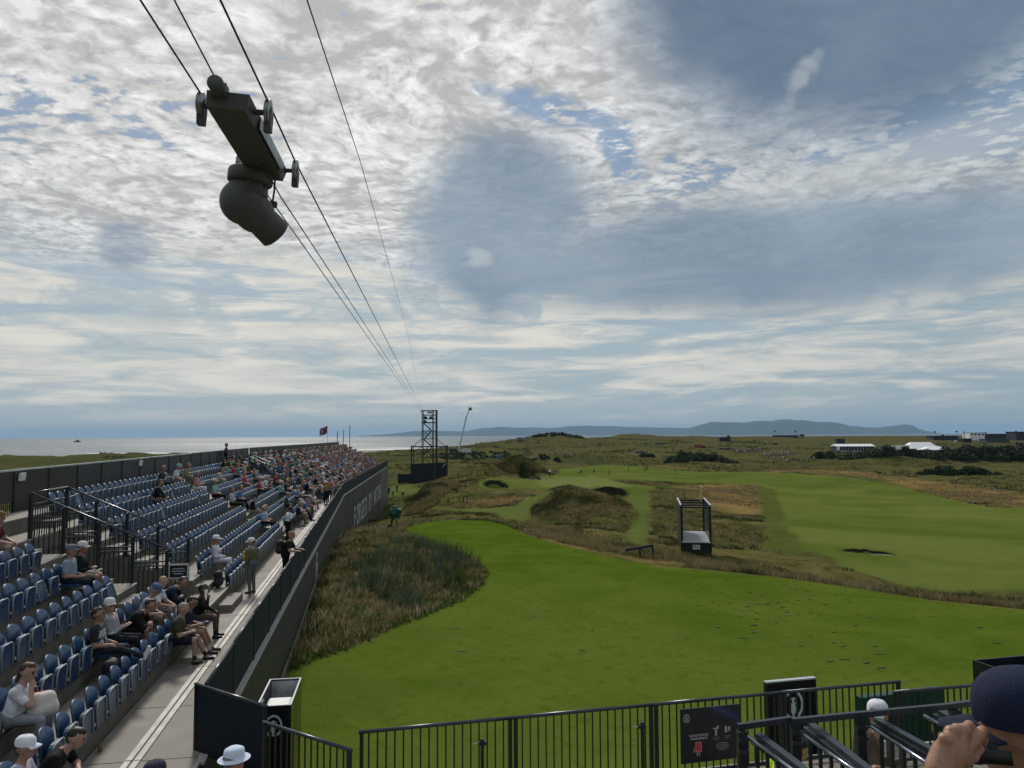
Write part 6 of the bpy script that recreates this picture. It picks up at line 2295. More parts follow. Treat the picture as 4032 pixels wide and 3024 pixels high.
# ------------------------------------------------------------------ emblem pillars and the green cabinet outside the railing
def cabinet(name, label, cat, a, b, depth, ztop, m_body, recess=False, group=None):
    """upright cabinet: front edge from a to b, going back from the viewer"""
    w = (b - a).length
    rz = math.atan2(b.y - a.y, b.x - a.x)
    zb = 8.9
    root = thing(name, label, cat, ((a.x + b.x) / 2, (a.y + b.y) / 2, zb), rz, group)
    H_ = ztop - zb
    t_ = 0.03
    mb = MB()
    mb.box((0, t_ / 2, H_ / 2), (w, t_, H_))
    mb.box((0, depth - t_ / 2, H_ / 2), (w, t_, H_))
    mb.box((-w / 2 + t_ / 2, depth / 2, H_ / 2), (t_ - .002, depth - 2 * t_ - .002, H_ - .001))
    mb.box((w / 2 - t_ / 2, depth / 2, H_ / 2), (t_ - .002, depth - 2 * t_ - .002, H_ - .001))
    link('casing', mb.mesh('casing', m_body), root)
    mb = MB()
    if recess:
        mb.box((0, depth / 2, H_ - .32), (w - 2 * t_ - .004, depth - 2 * t_ - .004, .03))
    else:
        mb.box((0, depth / 2, H_ - .012), (w - 2 * t_ - .004, depth - 2 * t_ - .004, .03))
    link('top_panel', mb.mesh('top_panel', m_body), root)
    return root, w, H_


M_gloss = mat('black_gloss_panel', (0.010, 0.013, 0.015), 0.16, spec=0.6, var=0.15, scale=2)
M_emb = mat('emblem_print', (0.55, 0.62, 0.66), 0.5)
r_, w_, H_ = cabinet('emblem_pillar', 'tall black emblem pillar with an open top holding a white case', 'pillar', Vector((-4.103, 12.6, 0)), Vector((-3.56, 12.6, 0)), 1.40, 11.70, M_gloss, True)
r_.rotation_euler = (0, 0, 0.155)
o = link('emblem', emblem(.175, M_emb), r_)
o.matrix_local = Matrix.Translation((0.0, -.004, H_ - .31)) @ Matrix.Rotation(math.pi / 2, 4, 'X')
mb = MB()
for x0_, y0_, sx2, sy2 in ((0, .012, w_, .024), (0, 1.388, w_, .024), (-w_ / 2 + .012, .7, .024, 1.35), (w_ / 2 - .012, .7, .024, 1.35)):
    mb.box((x0_, y0_, H_ + .006), (sx2, sy2, .012))
link('edge_trim', mb.mesh('edge_trim', M_print), r_)
mb = MB()
mb.box((0, 1.352, H_ - .17), (w_ - .07, .012, .30))
link('back_lining', mb.mesh('back_lining', mat('lit_lining', (0.42, 0.44, 0.50), 0.35, metal=.4, var=.1)), r_)  # pale colour carries the light falling on the recess's inner back wall
mb = MB()
mb.box((0, .50, -.0), (w_ - .12, .78, .16))
wc = tag(mb.build('case', mat('white_case', (0.62, 0.63, 0.60), 0.45, var=.06), None), 'white rounded case lying in the open top of the left emblem pillar', 'case')
bv = wc.modifiers.new('soft', 'BEVEL')
bv.width = .05
bv.segments = 3
wc.location = r_.location + Vector((0, 0, H_ - .32 + .1))
wc.rotation_euler = (0, 0, 0.155)
mb = MB()
mb.lathe([(.035, 0), (.035, .012), (.001, .012)], 12)
o = mb.build('stud', M_dkmetal, wc)
o.location = (0.02, .42, .08)

r_, w_, H_ = cabinet('emblem_pillar', 'wide black emblem pillar standing behind the front railing on the right', 'pillar', PV('pr_fl'), PV('pr_fr'), 0.09, 11.51, M_gloss)
o = link('emblem', emblem(.265, M_emb), r_)
o.matrix_local = Matrix.Translation((0.02, -.004, H_ - .42)) @ Matrix.Rotation(math.pi / 2, 4, 'X')
mb = MB()
mb.box((0, .045, H_ + .012), (w_, .09, .024))
link('cap_strip', mb.mesh('cap_strip', M_print), r_)

M_green = mat('dark_green_paint', (0.008, 0.055, 0.030), 0.28, spec=.5, var=.12, scale=2)
r_, w_, H_ = cabinet('green_cabinet', 'dark green cabinet with gold letters behind the right-hand railing', 'cabinet', PV('gb_l'), PV('gb_r'), 0.16, 11.31, M_green)
M_gold = mat('gold_print', (0.48, 0.40, 0.08), 0.45)
for ch, x, z in (('I', .20, -.78), ('C', .56, -.80)):
    o = link('letter', text_mesh(ch, .34, M_gold, bold=.004), r_)
    o.matrix_local = Matrix.Translation((x, -.006, H_ + z)) @ Matrix.Rotation(math.pi / 2, 4, 'X')
r_, w_, H_ = cabinet('black_cabinet', 'black cabinet with a small white plate at the right edge', 'cabinet', PV('bx_l'), PV('bx_l') + fd_ * 1.3, 0.7, 11.60, M_black, True)
mb = MB()
mb.box((-w_ / 2 - .10, .03, H_ - .17), (.20, .02, .17))
link('plate', mb.mesh('plate', M_white), r_)
mb = MB()
for i in range(4):
    mb.box((-w_ / 2 - .10, .018, H_ - .115 - .032 * i), (.15, .004, .010))
link('printed_line', mb.mesh('printed_line', MATS['small_print']), r_)

# ------------------------------------------------------------------ marshals below the lane rails
mar = standing('marshal in brown jacket and white cap lettered across the front behind the lane railing', (3.86, 8.35, zdeck + .37), -0.72, (0.13, 0.11, 0.075), 'cap', (0.70, 0.70, 0.76), {LEGS: M_khaki}, arms=('down', 'phone'), sleeve='long', lean=2, h=.0135)
for c in mar.children:
    if c.name.startswith('cap'):
        lt = text_mesh('BOSS', .042, mat('brown_print', (0.22, 0.13, 0.11), .7), align='CENTER', bold=.0008)
        for v in lt.vertices:                    # wrap the word round the front of the cap
            a = v.co.x / .104
            zz = v.co.y
            rr = .108 - max(0, (zz - .02)) * .25
            v.co = Vector((.93 * rr * math.sin(a), .012 - 1.06 * rr * math.cos(a) - .003 + v.co.z * .1, .062 + zz))
        link('lettering', lt, c)
for i, (k, lab) in enumerate((('sheet1', 'printed white card hanging from the marshal, nearer the post'), ('sheet2', 'printed white card hanging from the marshal, farther from the post'))):
    p = PV(k)
    c_ = thing('printed_card', lab, 'card', p, 0.5, 'cards hanging from the marshal')
    mb = MB()
    mb.box((0, 0, 0), (.075, .008, .16))
    link('card', mb.mesh('card', M_white), c_)
    mb = MB()
    for q in range(7):
        mb.box((0, -.006, .055 - .018 * q), (.055, .003, .007))
    link('printed_line', mb.mesh('printed_line', MATS['small_print']), c_)
M_hivis = mat('hi_vis', (0.50, 0.80, 0.02), 0.7, var=.08, scale=12)
st1 = seated.__wrapped__ if hasattr(seated, '__wrapped__') else None


def sit_at(label, p, rz, top, mats=None, **kw):
    global N_PEOPLE
    N_PEOPLE += 1
    kw.setdefault('h', .02)
    return add_person(label, body_mesh(**kw), p, rz, top, None, None, mats)


for lab, x, y, rz_, ln in (('steward in a bright yellow vest bent over behind the first lane post', 2.90, 8.75, 2.2, 44), ('steward in a yellow vest stooping between the second and third lane posts', 3.35, 8.95, -.9, 52), ('steward in a yellow vest below the marshal', 4.15, 8.75, .6, 50)):
    standing(lab, (x, y, zdeck - .05), rz_, (0.5, .8, .02), None, None, {TOP: M_hivis, HAIR: M_darkhair, LEGS: M_blacktrou}, lean=ln, arms='knees' if False else 'down', hair='short', sleeve='short')

# ------------------------------------------------------------------ the man beside us: navy cap, hand raised to his brow
def close_man():
    hc = Vector(PLACES['mh']) + Vector((.02, 0, -.01))
    fw = Vector((-0.86, 0.50, -0.08)).normalized()
    sd_ = Vector((0.50, 0.86, 0)).normalized() * -1     # his right side is towards us
    up_ = fw.cross(sd_)
    if up_.z < 0:
        up_ = -up_
    N3 = lambda v: np.array(v, float)
    pr = []
    A_ = lambda a, b, ra, rb, m_, k=None, bias=0.0: pr.append((N3(a), N3(b), ra, rb, m_, k, bias))
    A_(hc + up_ * .02 - fw * .02, hc + up_ * .035 + fw * .015, .094, .090, 0, .02)
    A_(hc - up_ * .05 + fw * .03, hc - up_ * .02 + fw * .03, .064, .074, 0, .04)
    A_(hc - up_ * .09 + fw * .055, hc - up_ * .085 + fw * .05, .034, .036, 0, .04)
    A_(hc + fw * .10, hc - up_ * .03 + fw * .124, .011, .017, 0, .012)
    nk = hc - up_ * .23 - fw * .045
    A_(nk, hc - up_ * .07 - fw * .025, .064, .060, 0, .03)
    # ears: rim and lobe, both sides
    for s in (-1, 1):
        e = hc - sd_ * s * .088 - up_ * .012 - fw * .012
        pts = [e + up_ * (.032 * math.cos(t)) + fw * (-.017 * math.sin(t)) - sd_ * s * .010 for t in np.linspace(-.5, 3.3, 8)]
        for p, q_ in zip(pts[:-1], pts[1:]):
            A_(p, q_, .0065, .0062, 0, .004)
        A_(e - up_ * .004 + sd_ * s * .004, e + up_ * .010 + sd_ * s * .004, .014, .012, 0, .006)
        A_(e - up_ * .034 + fw * .004, e - up_ * .030 + fw * .004, .009, .008, 0, .006)
    A_(hc - fw * .06 - up_ * .02, hc - fw * .065 - up_ * .055, .068, .058, 2, .015)
    # shoulders and chest
    sh0 = nk - up_ * .06 - fw * .01
    for s in (-1, 1):
        A_(sh0 - fw * .01, sh0 - sd_ * s * .185 - up_ * .01, .078, .072, 1, .05)
        A_(sh0 - sd_ * s * .08 - up_ * .02, sh0 - sd_ * s * .09 - up_ * .48, .112, .110, 1, .04)
    A_(sh0 - up_ * .1, sh0 - up_ * .45, .12, .125, 1, .04)
    # near arm comes up to the brow
    W_ = {k: Vector(PLACES[k]) for k in ('wrist', 'mcp1', 'mcp2', 'mcp3', 'mcp4', 'pip1', 'pip2', 'pip3', 'pip4', 'thumb')}
    shn = sh0 + sd_ * -.19 * (-1 if sd_.y < 0 else 1) * -1
    shn = sh0 + Vector((-.02, -.165, -.02))
    elb = Vector((W_['wrist'].x - .10, W_['wrist'].y - .06, W_['wrist'].z - .22))
    A_(shn, elb, .062, .050, 1, .03)
    A_(elb, elb.lerp(W_['wrist'], .62), .048, .040, 0, .02)
    A_(elb.lerp(W_['wrist'], .62), W_['wrist'], .040, .031, 0, .02)
    wr = W_['wrist']
    m1, m2, m3, m4 = W_['mcp1'], W_['mcp2'], W_['mcp3'], W_['mcp4']
    kn = [m4 + Vector((.0, 0, -.004)), m3, m2, m1]      # index nearest the face
    for j, m_ in enumerate(kn):
        A_(wr.lerp(m_, .25), m_, .024, .0145, 0, .022)
    A_(wr.lerp(m2, .5), wr.lerp(m3, .55), .024, .024, 0, .02)
    # fingers: knuckle, middle joint over the top, tip folded down behind the grip
    pips = [W_['pip4'], W_['pip3'], W_['pip2'], W_['pip1']]
    for j, (m_, p) in enumerate(zip(kn, pips)):
        L1_, L2_, L3_ = ((.042, .026, .021), (.045, .029, .022), (.042, .027, .021), (.034, .021, .018))[j]
        d1 = Vector((.62, .62, .06 - .05 * j)).normalized()
        p1 = m_ + d1 * L1_
        d2 = Vector((.30, .35, -.85)).normalized()
        p2 = p1 + d2 * L2_
        d3 = Vector((-.25, .05, -.95)).normalized()
        p3 = p2 + d3 * L3_
        A_(m_, p1, .0135, .0115, 0, .006)
        A_(p1, p2, .0115, .0100, 0, .005)
        A_(p2, p3, .0100, .0085, 0, .005)
        A_(m_ + Vector((-.002, -.003, .004)), m_ + Vector((.002, 0, .004)), .0125, .0125, 0, .006)
    # thumb off the side of the palm, closing underneath
    tb = wr.lerp(m4, .42) + Vector((.022, .01, -.01))
    t1 = tb + Vector((.040, .030, -.004))
    t2 = t1 + Vector((.030, .018, .010))
    A_(wr.lerp(m4, .25), tb, .021, .018, 0, .015)
    A_(tb, t1, .0165, .0130, 0, .006)
    A_(t1, t2, .0125, .0095, 0, .005)
    V, Q, mi = sdf_mesh(pr, 0.0052, .03)
    me = bpy.data.meshes.new('person_body')
    me.vertices.add(len(V))
    me.vertices.foreach_set('co', V.astype(np.float32).ravel())
    n = len(Q)
    me.loops.add(n * 4)
    me.loops.foreach_set('vertex_index', Q.astype(np.int32).ravel())
    me.polygons.add(n)
    me.polygons.foreach_set('loop_start', np.arange(0, n * 4, 4, dtype=np.int32))
    me.polygons.foreach_set('loop_total', np.full(n, 4, np.int32))
    m_sk = bpy.data.materials.new('weathered_skin')
    m_sk.use_nodes = True
    n_ = NG(m_sk.node_tree)
    b_ = m_sk.node_tree.nodes['Principled BSDF']
    co = n_.new('ShaderNodeTexCoord').outputs['Object']
    f1 = n_.noise(co, 26, 5, .6, .4).outputs['Fac']
    f2 = n_.noise(co, 190, 3, .6).outputs['Fac']
    n_.put(b_.inputs['Base Color'], n_.mix(n_.ramp(f1, .35, .65), (0.30, 0.150, 0.090), (0.40, 0.215, 0.140)))
    b_.inputs['Roughness'].default_value = .48
    b_.inputs['Subsurface Weight'].default_value = .12
    b_.inputs['Subsurface Radius'].default_value = (.01, .004, .002)
    bp = n_.new('ShaderNodeBump')
    bp.inputs['Strength'].default_value = .35
    bp.inputs['Distance'].default_value = .002
    n_.put(bp.inputs['Height'], n_.m('ADD', f2, n_.noise(n_.vm('MULTIPLY', co, (60, 60, 200)), 1, 3, .6).outputs['Fac']))
    m_sk.node_tree.links.new(bp.outputs[0], b_.inputs['Normal'])
    for m_ in (m_sk, flat_mat('dark_green_jacket', (0.014, 0.024, 0.022)), M_greyhair):
        me.materials.append(m_)
    me.polygons.foreach_set('material_index', mi.astype(np.int32))
    me.polygons.foreach_set('use_smooth', np.ones(n, bool))
    me.update(calc_edges=True)
    me.validate()
    o = link('person', me)
    tag(o, 'man in a navy cap with a hand raised to his brow at the bottom right corner', 'person')
    # cap: panelled crown, seams, curved brim
    cap = MB()
    seg = 48
    prof = [(.112, .018), (.1145, .040), (.113, .070), (.104, .100), (.086, .124), (.058, .141), (.028, .149), (.001, .151)]
    vs, fs = [], []
    for r, z in prof:
        for k in range(seg):
            a = 2 * math.pi * k / seg
            rr = r * (1 - .018 * math.exp(-((math.sin(3 * a)) / .12) ** 2)) * (1 + .006 * math.sin(7 * a + z * 60))
            droop = -.026 * max(0, math.sin(a)) if z < .05 else 0
            vs.append((.95 * rr * math.cos(a), 1.07 * rr * math.sin(a) + .010, z + droop))
    for i in range(len(prof) - 1):
        for k in range(seg):
            k2 = (k + 1) % seg
            fs.append((i * seg + k, i * seg + k2, (i + 1) * seg + k2, (i + 1) * seg + k))
    cap.add(vs, fs)
    cme = cap.mesh('cap', mat('navy_cotton', (0.016, 0.022, 0.048), .85, var=.2, scale=60, bump=.3, spec=.15), True)
    F4 = Matrix(((-sd_.x, -fw.x, up_.x, hc.x), (-sd_.y, -fw.y, up_.y, hc.y), (-sd_.z, -fw.z, up_.z, hc.z), (0, 0, 0, 1)))
    co_ = link('cap', cme, o)
    co_.matrix_local = F4
    br = MB()
    nI, nJ = 15, 6
    for side in (0, 1):
        pass
    vs, fs = [], []
    for i in range(nI):
        a = math.radians(-66 + 132 * i / (nI - 1))
        for j in range(nJ):
            t = j / (nJ - 1)
            x = .108 * math.sin(a) * (1 - .06 * t)
            y = -(.118 * math.cos(a)) - .085 * t * math.cos(a) ** .6
            z = .020 - .012 * t - .034 * math.sin(a) ** 2 - .006 * t * t
            vs.append((x, y + .01, z))
    nv = len(vs)
    vs += [(x, y, z - .004) for x, y, z in vs]
    for i in range(nI - 1):
        for j in range(nJ - 1):
            b = i * nJ + j
            fs.append((b, b + 1, b + nJ + 1, b + nJ))
            fs.append((nv + b, nv + b + nJ, nv + b + nJ + 1, nv + b + 1))
        b = i * nJ + nJ - 1
        fs.append((b, nv + b, nv + b + nJ, b + nJ))
    br.add(vs, fs)
    bo = link('brim', br.mesh('brim', MATS['navy_cotton'], True), co_)
    # small black binoculars in the fist
    g_ = MB()
    c0 = Vector(PLACES['bino'])
    for d_ in (0, .055):
        s_ = c0 + fw * .0 + Vector((0, d_, 0))
        g_.tube([s_ - fw * .05, s_ + fw * .0, s_ + fw * .02, s_ + fw * .075], [.017, .019, .023, .024], 14)
    bn = tag(g_.build('binoculars', mat('black_rubber', (.010, .011, .011), .55, var=.2, scale=30), None, True), 'small black binoculars held to the eyes by the navy-capped man', 'binoculars')


close_man()

# ------------------------------------------------------------------ bags and small things in the stand
M_bag = mat('black_nylon', (.011, .012, .014), .65, var=.25, scale=14, bump=.3)


def soft_bag(name, label, loc, rz, size, m, cat='bag', extras=None):
    sx_, sy_, sz_ = size
    pr = [(vv(-sx_ * .3, 0, -sz_ * .25), vv(sx_ * .3, 0, -sz_ * .25), sy_ * .5, sy_ * .5, 0, .05), (vv(-sx_ * .22, 0, sz_ * .25), vv(sx_ * .22, 0, sz_ * .25), sy_ * .42, sy_ * .40, 0, .06),
          (vv(-sx_ * .3, -sy_ * .25, -sz_ * .15), vv(sx_ * .28, -sy_ * .25, -sz_ * .1), sy_ * .3, sy_ * .3, 0, .05), (vv(-sx_ * .28, 0, -sz_ * .2), vv(-sx_ * .2, 0, sz_ * .25), sy_ * .40, sy_ * .38, 0, .05), (vv(sx_ * .28, 0, -sz_ * .2), vv(sx_ * .2, 0, sz_ * .25), sy_ * .40, sy_ * .38, 0, .05)]
    V, Q, mi = sdf_mesh(pr, max(.018, sx_ / 18))
    o = np_mesh(name, V, Q, 4, m, smooth=True)
    tag(o, label, cat)
    o.location = loc
    o.rotation_euler = (0, 0, rz)
    st_ = MB()
    st_.tube([(-.05, sy_ * .1, sz_ * .42), (-.04, sy_ * .1, sz_ * .56), (.04, sy_ * .1, sz_ * .56), (.05, sy_ * .1, sz_ * .42)], .012, 6)
    link('strap', st_.mesh('strap', m, True), o)
    return o


p = SP(24.7, -4.45, tread_z(0) + .02)
soft_bag('backpack', 'black backpack standing on the step beside the front row seats', SP(24.55, -4.62, tread_z(0) + .28), seat_rz(24), (.34, .26, .5), M_bag)
soft_bag('backpack', 'black backpack worn by the man leaning on the barrier', SP(27.26, -3.16, zd + 1.20), seat_rz(27) - .25, (.34, .24, .48), M_bag)
soft_bag('shopping_bag', 'red shopping bag beside the woman with sunglasses in her hair', SP(12.95, -4.95, tread_z(1) + .10), .6, (.36, .24, .34), mat('red_bag', (.42, .018, .020), .45, var=.15, scale=9), 'bag')
soft_bag('tote_bag', 'white cloth bag on the lap of the woman with the red bag', SP(12.45, -4.72, tread_z(1) + .26), 1.0, (.30, .24, .30), mat('cream_bag', (.58, .54, .50), .8, var=.1, scale=10), 'bag')
soft_bag('backpack', 'black bag on the floor under the stretched legs', SP(15.5, -4.75, tread_z(0) + .22), seat_rz(15), (.42, .3, .44), M_bag)
soft_bag('shoulder_bag', 'black bag slung from the man in the white t-shirt', SP(37.1, -3.72, zd + 1.05), seat_rz(37), (.30, .18, .30), M_bag)
soft_bag('rucksack', 'yellow bag beside the man in the olive jacket', SP(25.55, -3.98, zd + 1.18), .5, (.15, .13, .34), mat('yellow_nylon', (.58, .36, .02), .6, var=.1), 'bag')
cupm = MB()
cupm.lathe([(.030, 0), (.040, .11), (.036, .108), (.028, .01)], 14)
for lab, loc_, m_ in (('small drink cup standing on the walkway below the front row seats', SP(13.35, -4.22, zd), mat('amber_cup', (.20, .11, .03), .25)), ('white paper cup raised by the man in the black jacket', None, M_white)):
    o = link('cup', cupm.mesh('cup', m_, True))
    tag(o, lab, 'cup')
    if loc_ is None:
        loc_ = SP(20.13, T1 + .36, tread_z(0) + .66)
        o.scale = (1.1, 1.1, 1.2)
    o.location = loc_

# =================================================================== cable camera overhead
M_cc = mat('cable_camera_shell', (0.085, 0.088, 0.084), 0.55, var=.15, scale=5, spec=.4)  # grey raised to carry the lens glare that veils the dark shell
M_ccs = mat('cable_camera_side', (0.30, 0.31, 0.31), 0.35, metal=.6, var=.1)
M_wire = mat('steel_rope', (0.05, 0.052, 0.055), .5, metal=.5)
nr, nl, fr = PV('cc_nr'), PV('cc_nl'), PV('cc_fr')
fwd = (fr - nr).normalized()
right = (nr - nl)
right = (right - fwd * right.dot(fwd)).normalized()
upc = right.cross(fwd).normalized()
org = nl.lerp(nr, .5)
CCM = Matrix(((right.x, fwd.x, upc.x, org.x), (right.y, fwd.y, upc.y, org.y), (right.z, fwd.z, upc.z, org.z), (0, 0, 0, 1)))
wid = (nr - nl).length
Lc = (fr - nr).length
cc = thing('cable_camera', 'dark cable camera dolly with a ball-shaped camera hanging from overhead ropes', 'camera')
cc.matrix_world = CCM
half = wid / 2 - .115


def ccpart(name, mb, m, parent=None, smooth=False):
    o = link(name, fix_normals(mb.mesh(name, m, smooth)))
    o.parent = parent or cc
    return o


mb = MB()
z0, z1 = -.09, .05
mb.hexa([(-half, -.22, z0), (half - .03, -.22, z0), (half - .03, Lc + .10, z0), (-half, Lc + .10, z0), (-half, -.25, z1), (half, -.25, z1), (half, Lc + .14, z1), (-half, Lc + .14, z1)])
ccpart('chassis', mb, M_cc)
mb = MB()
mb.box((half + .004, Lc * .5 + .05, -.015), (.012, Lc * .80, .115))
ccpart('side_plate', mb, M_ccs)
mb = MB()
mb.lathe([(.001, .17), (.062, .17), (.07, .15), (.07, .02), (.075, -.02), (.001, -.02)], 18, Matrix.Rotation(math.radians(90), 4, 'X'))
mo = ccpart('motor_drum', mb, M_cc, None, True)
mo.location = (-half * .42, -.24, .06)
mb = MB()
mb.box((-half * .42, -.24, .05), (.13, .12, .12))
ccpart('motor_mount', mb, M_cc)


def wheel_at(x, y, sgn):
    a = MB()
    a.lathe([(.04, -.022), (.105, -.022), (.112, -.016), (.098, -.006), (.098, .006), (.112, .016), (.105, .022), (.04, .022), (.04, -.022)], 26, Matrix.Rotation(math.radians(90), 4, 'Y'))
    w = ccpart('wheel', a, M_ccs, None, True)
    w.location = (x, y, .02)
    b = MB()
    for k in range(5):
        t = 2 * math.pi * k / 5
        b.bar((0, 0, 0), (0, .1 * math.cos(t), .1 * math.sin(t)), .018, .02, (1, 0, 0))
    b.lathe([(.02, -.03), (.02, .03)], 10, Matrix.Rotation(math.radians(90), 4, 'Y'))
    s_ = link('spoke', b.mesh('spoke', M_ccs), w)
    c_ = MB()
    for dz_ in (-.04, 0, .04):
        c_.tube([(sgn * (half - .02), y + dz_, .0), (x, y + dz_ * .8, .01)], .011, 6)
    ccpart('axle', c_, M_cc)
    d_ = MB()
    d_.hexa([(x - .032, y + .02, -.16), (x + .032, y + .02, -.16), (x + .032, y + .10, -.15), (x - .032, y + .10, -.15), (x - .03, y - .05, .02), (x + .03, y - .05, .02), (x + .03, y + .10, .02), (x - .03, y + .10, .02)])
    ccpart('wheel_guard', d_, M_cc)


wheel_at(wid / 2, 0.0, 1)
wheel_at(wid / 2, Lc, 1)
wheel_at(-wid / 2, 0.0, -1)
wheel_at(-wid / 2, Lc, -1)
# hanging head: collar, ball, lens barrel
inv = CCM.inverted()
ball = inv @ PV('cc_ball')
hang = Vector((ball.x, ball.y, 0))
mb = MB()
mb.lathe([(.001, -.06), (.225, -.07), (.238, -.09), (.238, -.20), (.215, -.22), (.001, -.22)], 30, None, (hang.x + .03, hang.y - .05, 0))
ccpart('collar', mb, M_cc, None, True)
mb = MB()
mb.lathe([(.001, -.195), (.205, -.20), (.215, -.33), (.20, -.36), (.001, -.36)], 30, None, (hang.x + .01, hang.y - .02, 0))
ccpart('pan_drum', mb, M_cc, None, True)
bc_ = Vector((ball.x - .03, ball.y, -.41))
rb = .25
prof = [(rb * math.sin(math.pi * i / 16) + .0005, -rb * math.cos(math.pi * i / 16)) for i in range(17)]
mb = MB()
mb.lathe(prof, 32, None, bc_)
ballo = ccpart('camera_ball', mb, M_cc, None, True)
# barrel points down the course, to the right and down
tgt = Vector((.52, .55, -.40)).normalized()
q_ = tgt.to_track_quat('Z', 'Y').to_matrix().to_4x4()
mb = MB()
mb.lathe([(.225, .05), (.215, .20), (.195, .27), (.178, .29), (.185, .50), (.165, .505), (.15, .42), (.001, .42)], 26, q_, bc_)
ccpart('lens_barrel', mb, M_cc, None, True)
mb = MB()
mb.tube([(hang.x + .26, hang.y + .08, -.05), (hang.x + .25, hang.y + .16, -.20), (hang.x + .23, hang.y + .22, -.30)], .012, 6)
mb.box((hang.x + .235, hang.y + .24, -.33), (.08, .07, .06))
ccpart('aerial', mb, M_cc)
lt = text_mesh('CSS', .11, mat('faint_print', (.22, .23, .23), .5), align='CENTER', bold=.002)
for v in lt.vertices:
    a = v.co.x / .216 - .0
    zz = v.co.y
    r0 = .2165
    v.co = Vector((r0 * math.sin(a + .55), -r0 * math.cos(a + .55), zz))
o = link('lettering', lt, cc)
o.location = (hang.x + .01, hang.y - .02, -.31)

# the ropes the dolly rides on
TW = PV('tow1')


def rope(label, pts, r):
    P_ = []
    for a, b in zip(pts[:-1], pts[1:]):
        L_ = (b - a).length
        n = max(1, min(10, int(L_ / 6)))
        for i in range(n):
            P_.append(a.lerp(b, i / n))
    P_.append(pts[-1])
    mb = MB()
    mb.tube(P_, r, 6)
    return tag(mb.build('steel_rope', M_wire, None, True), label, 'rope')


def back_from(a, b, L_):
    d = (a - b).normalized()
    return a + d * L_


for nm, lab, r in (('L1', 'steel rope on the left side of the cable camera running to the scaffold tower', .0085), ('L3', 'steel rope on the right side of the cable camera running to the scaffold tower', .0095), ('L2', 'steel rope through the middle of the cable camera running to the scaffold tower', .0075)):
    a, b, c = PV(nm + 'a'), PV(nm + 'b'), PV(nm + 'c')
    if nm == 'L1':
        b = nl + upc * .10
        c = CCM @ Vector((-wid / 2, Lc, .10))
    if nm == 'L3':
        b = nr + upc * .10
        c = fr + upc * .10
    t = TW + Vector({'L1': (-.25, 0, 0), 'L2': (.12, 0, .1), 'L3': (.3, 0, .1)}[nm])
    rope(lab, [back_from(a, b, 9.0), a, b, c, t], r)
a, b, m_ = PV('L4a'), PV('L4b'), PV('L4m')
rope('thin upper signal rope passing right of the cable camera', [back_from(a, b, 12.0), a, b, m_, PV('tow4')], .0075)

# =================================================================== on the course
M_scaf = mat('scaffold_tube', (0.030, 0.033, 0.040), .5, metal=.4, var=.2)
M_shade = mat('dark_screen_cloth', (0.013, 0.018, 0.022), .85, var=.2, scale=.8)
M_pltf = mat('platform_board', (0.36, 0.36, 0.40), .55, var=.15, scale=1.5)


def up_at(x, y, z=None):
    return Vector((x, y, gz(x, y) if z is None else z))


# ------------------------------------------------------------------ open camera platform by the edge of the tee
PB = Vector((10.85, 46.0, 9.0))
bx = thing('camera_platform', 'open-topped black camera platform with a pale floor standing on the grass bank', 'platform', PB, -math.radians(10))
wB, dB, hB = 1.78, 5.3, 2.78
for s in (-1, 1):
    mb = MB()
    mb.box((s * (wB / 2 - .03), dB / 2, hB / 2 + .02), (.06, dB, hB - .04))
    link('side_panel', mb.mesh('side_panel', M_black), bx)
    mb = MB()
    mb.bar((s * (wB / 2 - .03), -.02, hB + .03), (s * (wB / 2 - .03), dB + .02, hB + .03), .09, .06)
    link('capping', mb.mesh('capping', mat('pale_capping', (.50, .52, .53), .4, metal=.3, var=.1)), bx)
    for y in (.04, dB - .04):
        mb = MB()
        mb.bar((s * (wB / 2 - .09), y, -.3), (s * (wB / 2 - .09), y, hB - .02), .15 if s < 0 else .10, .10, (1, 0, 0))
        link('post', mb.mesh('post', M_black), bx)
mb = MB()
mb.box((0, -.005, .33), (wB - .13, .05, .72))
link('front_panel', mb.mesh('front_panel', M_black), bx)
for i in range(4):
    mb = MB()
    mb.box((0, .35 + 1.32 * i + (dB - 5.3) / 4, .66), (wB - .14, 1.30, .05))
    link('floor_board', mb.mesh('floor_board', M_pltf), bx)
for y in (.10, 1.7, 3.4, dB - .1):
    mb = MB()
    mb.bar((-wB / 2 + .07, y, hB - .12), (wB / 2 - .07, y, hB - .12), .09, .10)
    link('roof_beam', mb.mesh('roof_beam', M_scaf), bx)
mb = MB()
mb.bar((wB / 2 - .1, .1, 2.4), (wB / 2 - .1, 1.0, 1.9), .03, .03)
link('brace', mb.mesh('brace', M_scaf), bx)
mb = MB()
mb.tube([(wB / 2 - .22, dB - .25, hB - .2), (wB / 2 - .24, dB - .25, hB + .75)], .022, 8)
mb.lathe([(.001, hB + .74), (.06, hB + .75), (.06, hB + .85), (.001, hB + .88)], 10, None, (wB / 2 - .24, dB - .25, 0))
link('mast', mb.mesh('mast', mat('aerial_white', (.55, .55, .50), .5)), bx)
mb = MB()
mb.box((0, -.045, .36), (.42, .02, .27))
o = link('plate', mb.mesh('plate', M_white), bx)
mb = MB()
for cx, cz, w, h in ((-.10, .02, .10, .13), (.09, .05, .14, .03), (.09, .0, .14, .03), (.09, -.05, .14, .03), (0, -.10, .3, .015)):
    mb.box((cx, -.058, .36 + cz), (w, .006, h))
link('printed_mark', mb.mesh('printed_mark', mat('green_grey_print', (.12, .19, .15), .6)), bx)

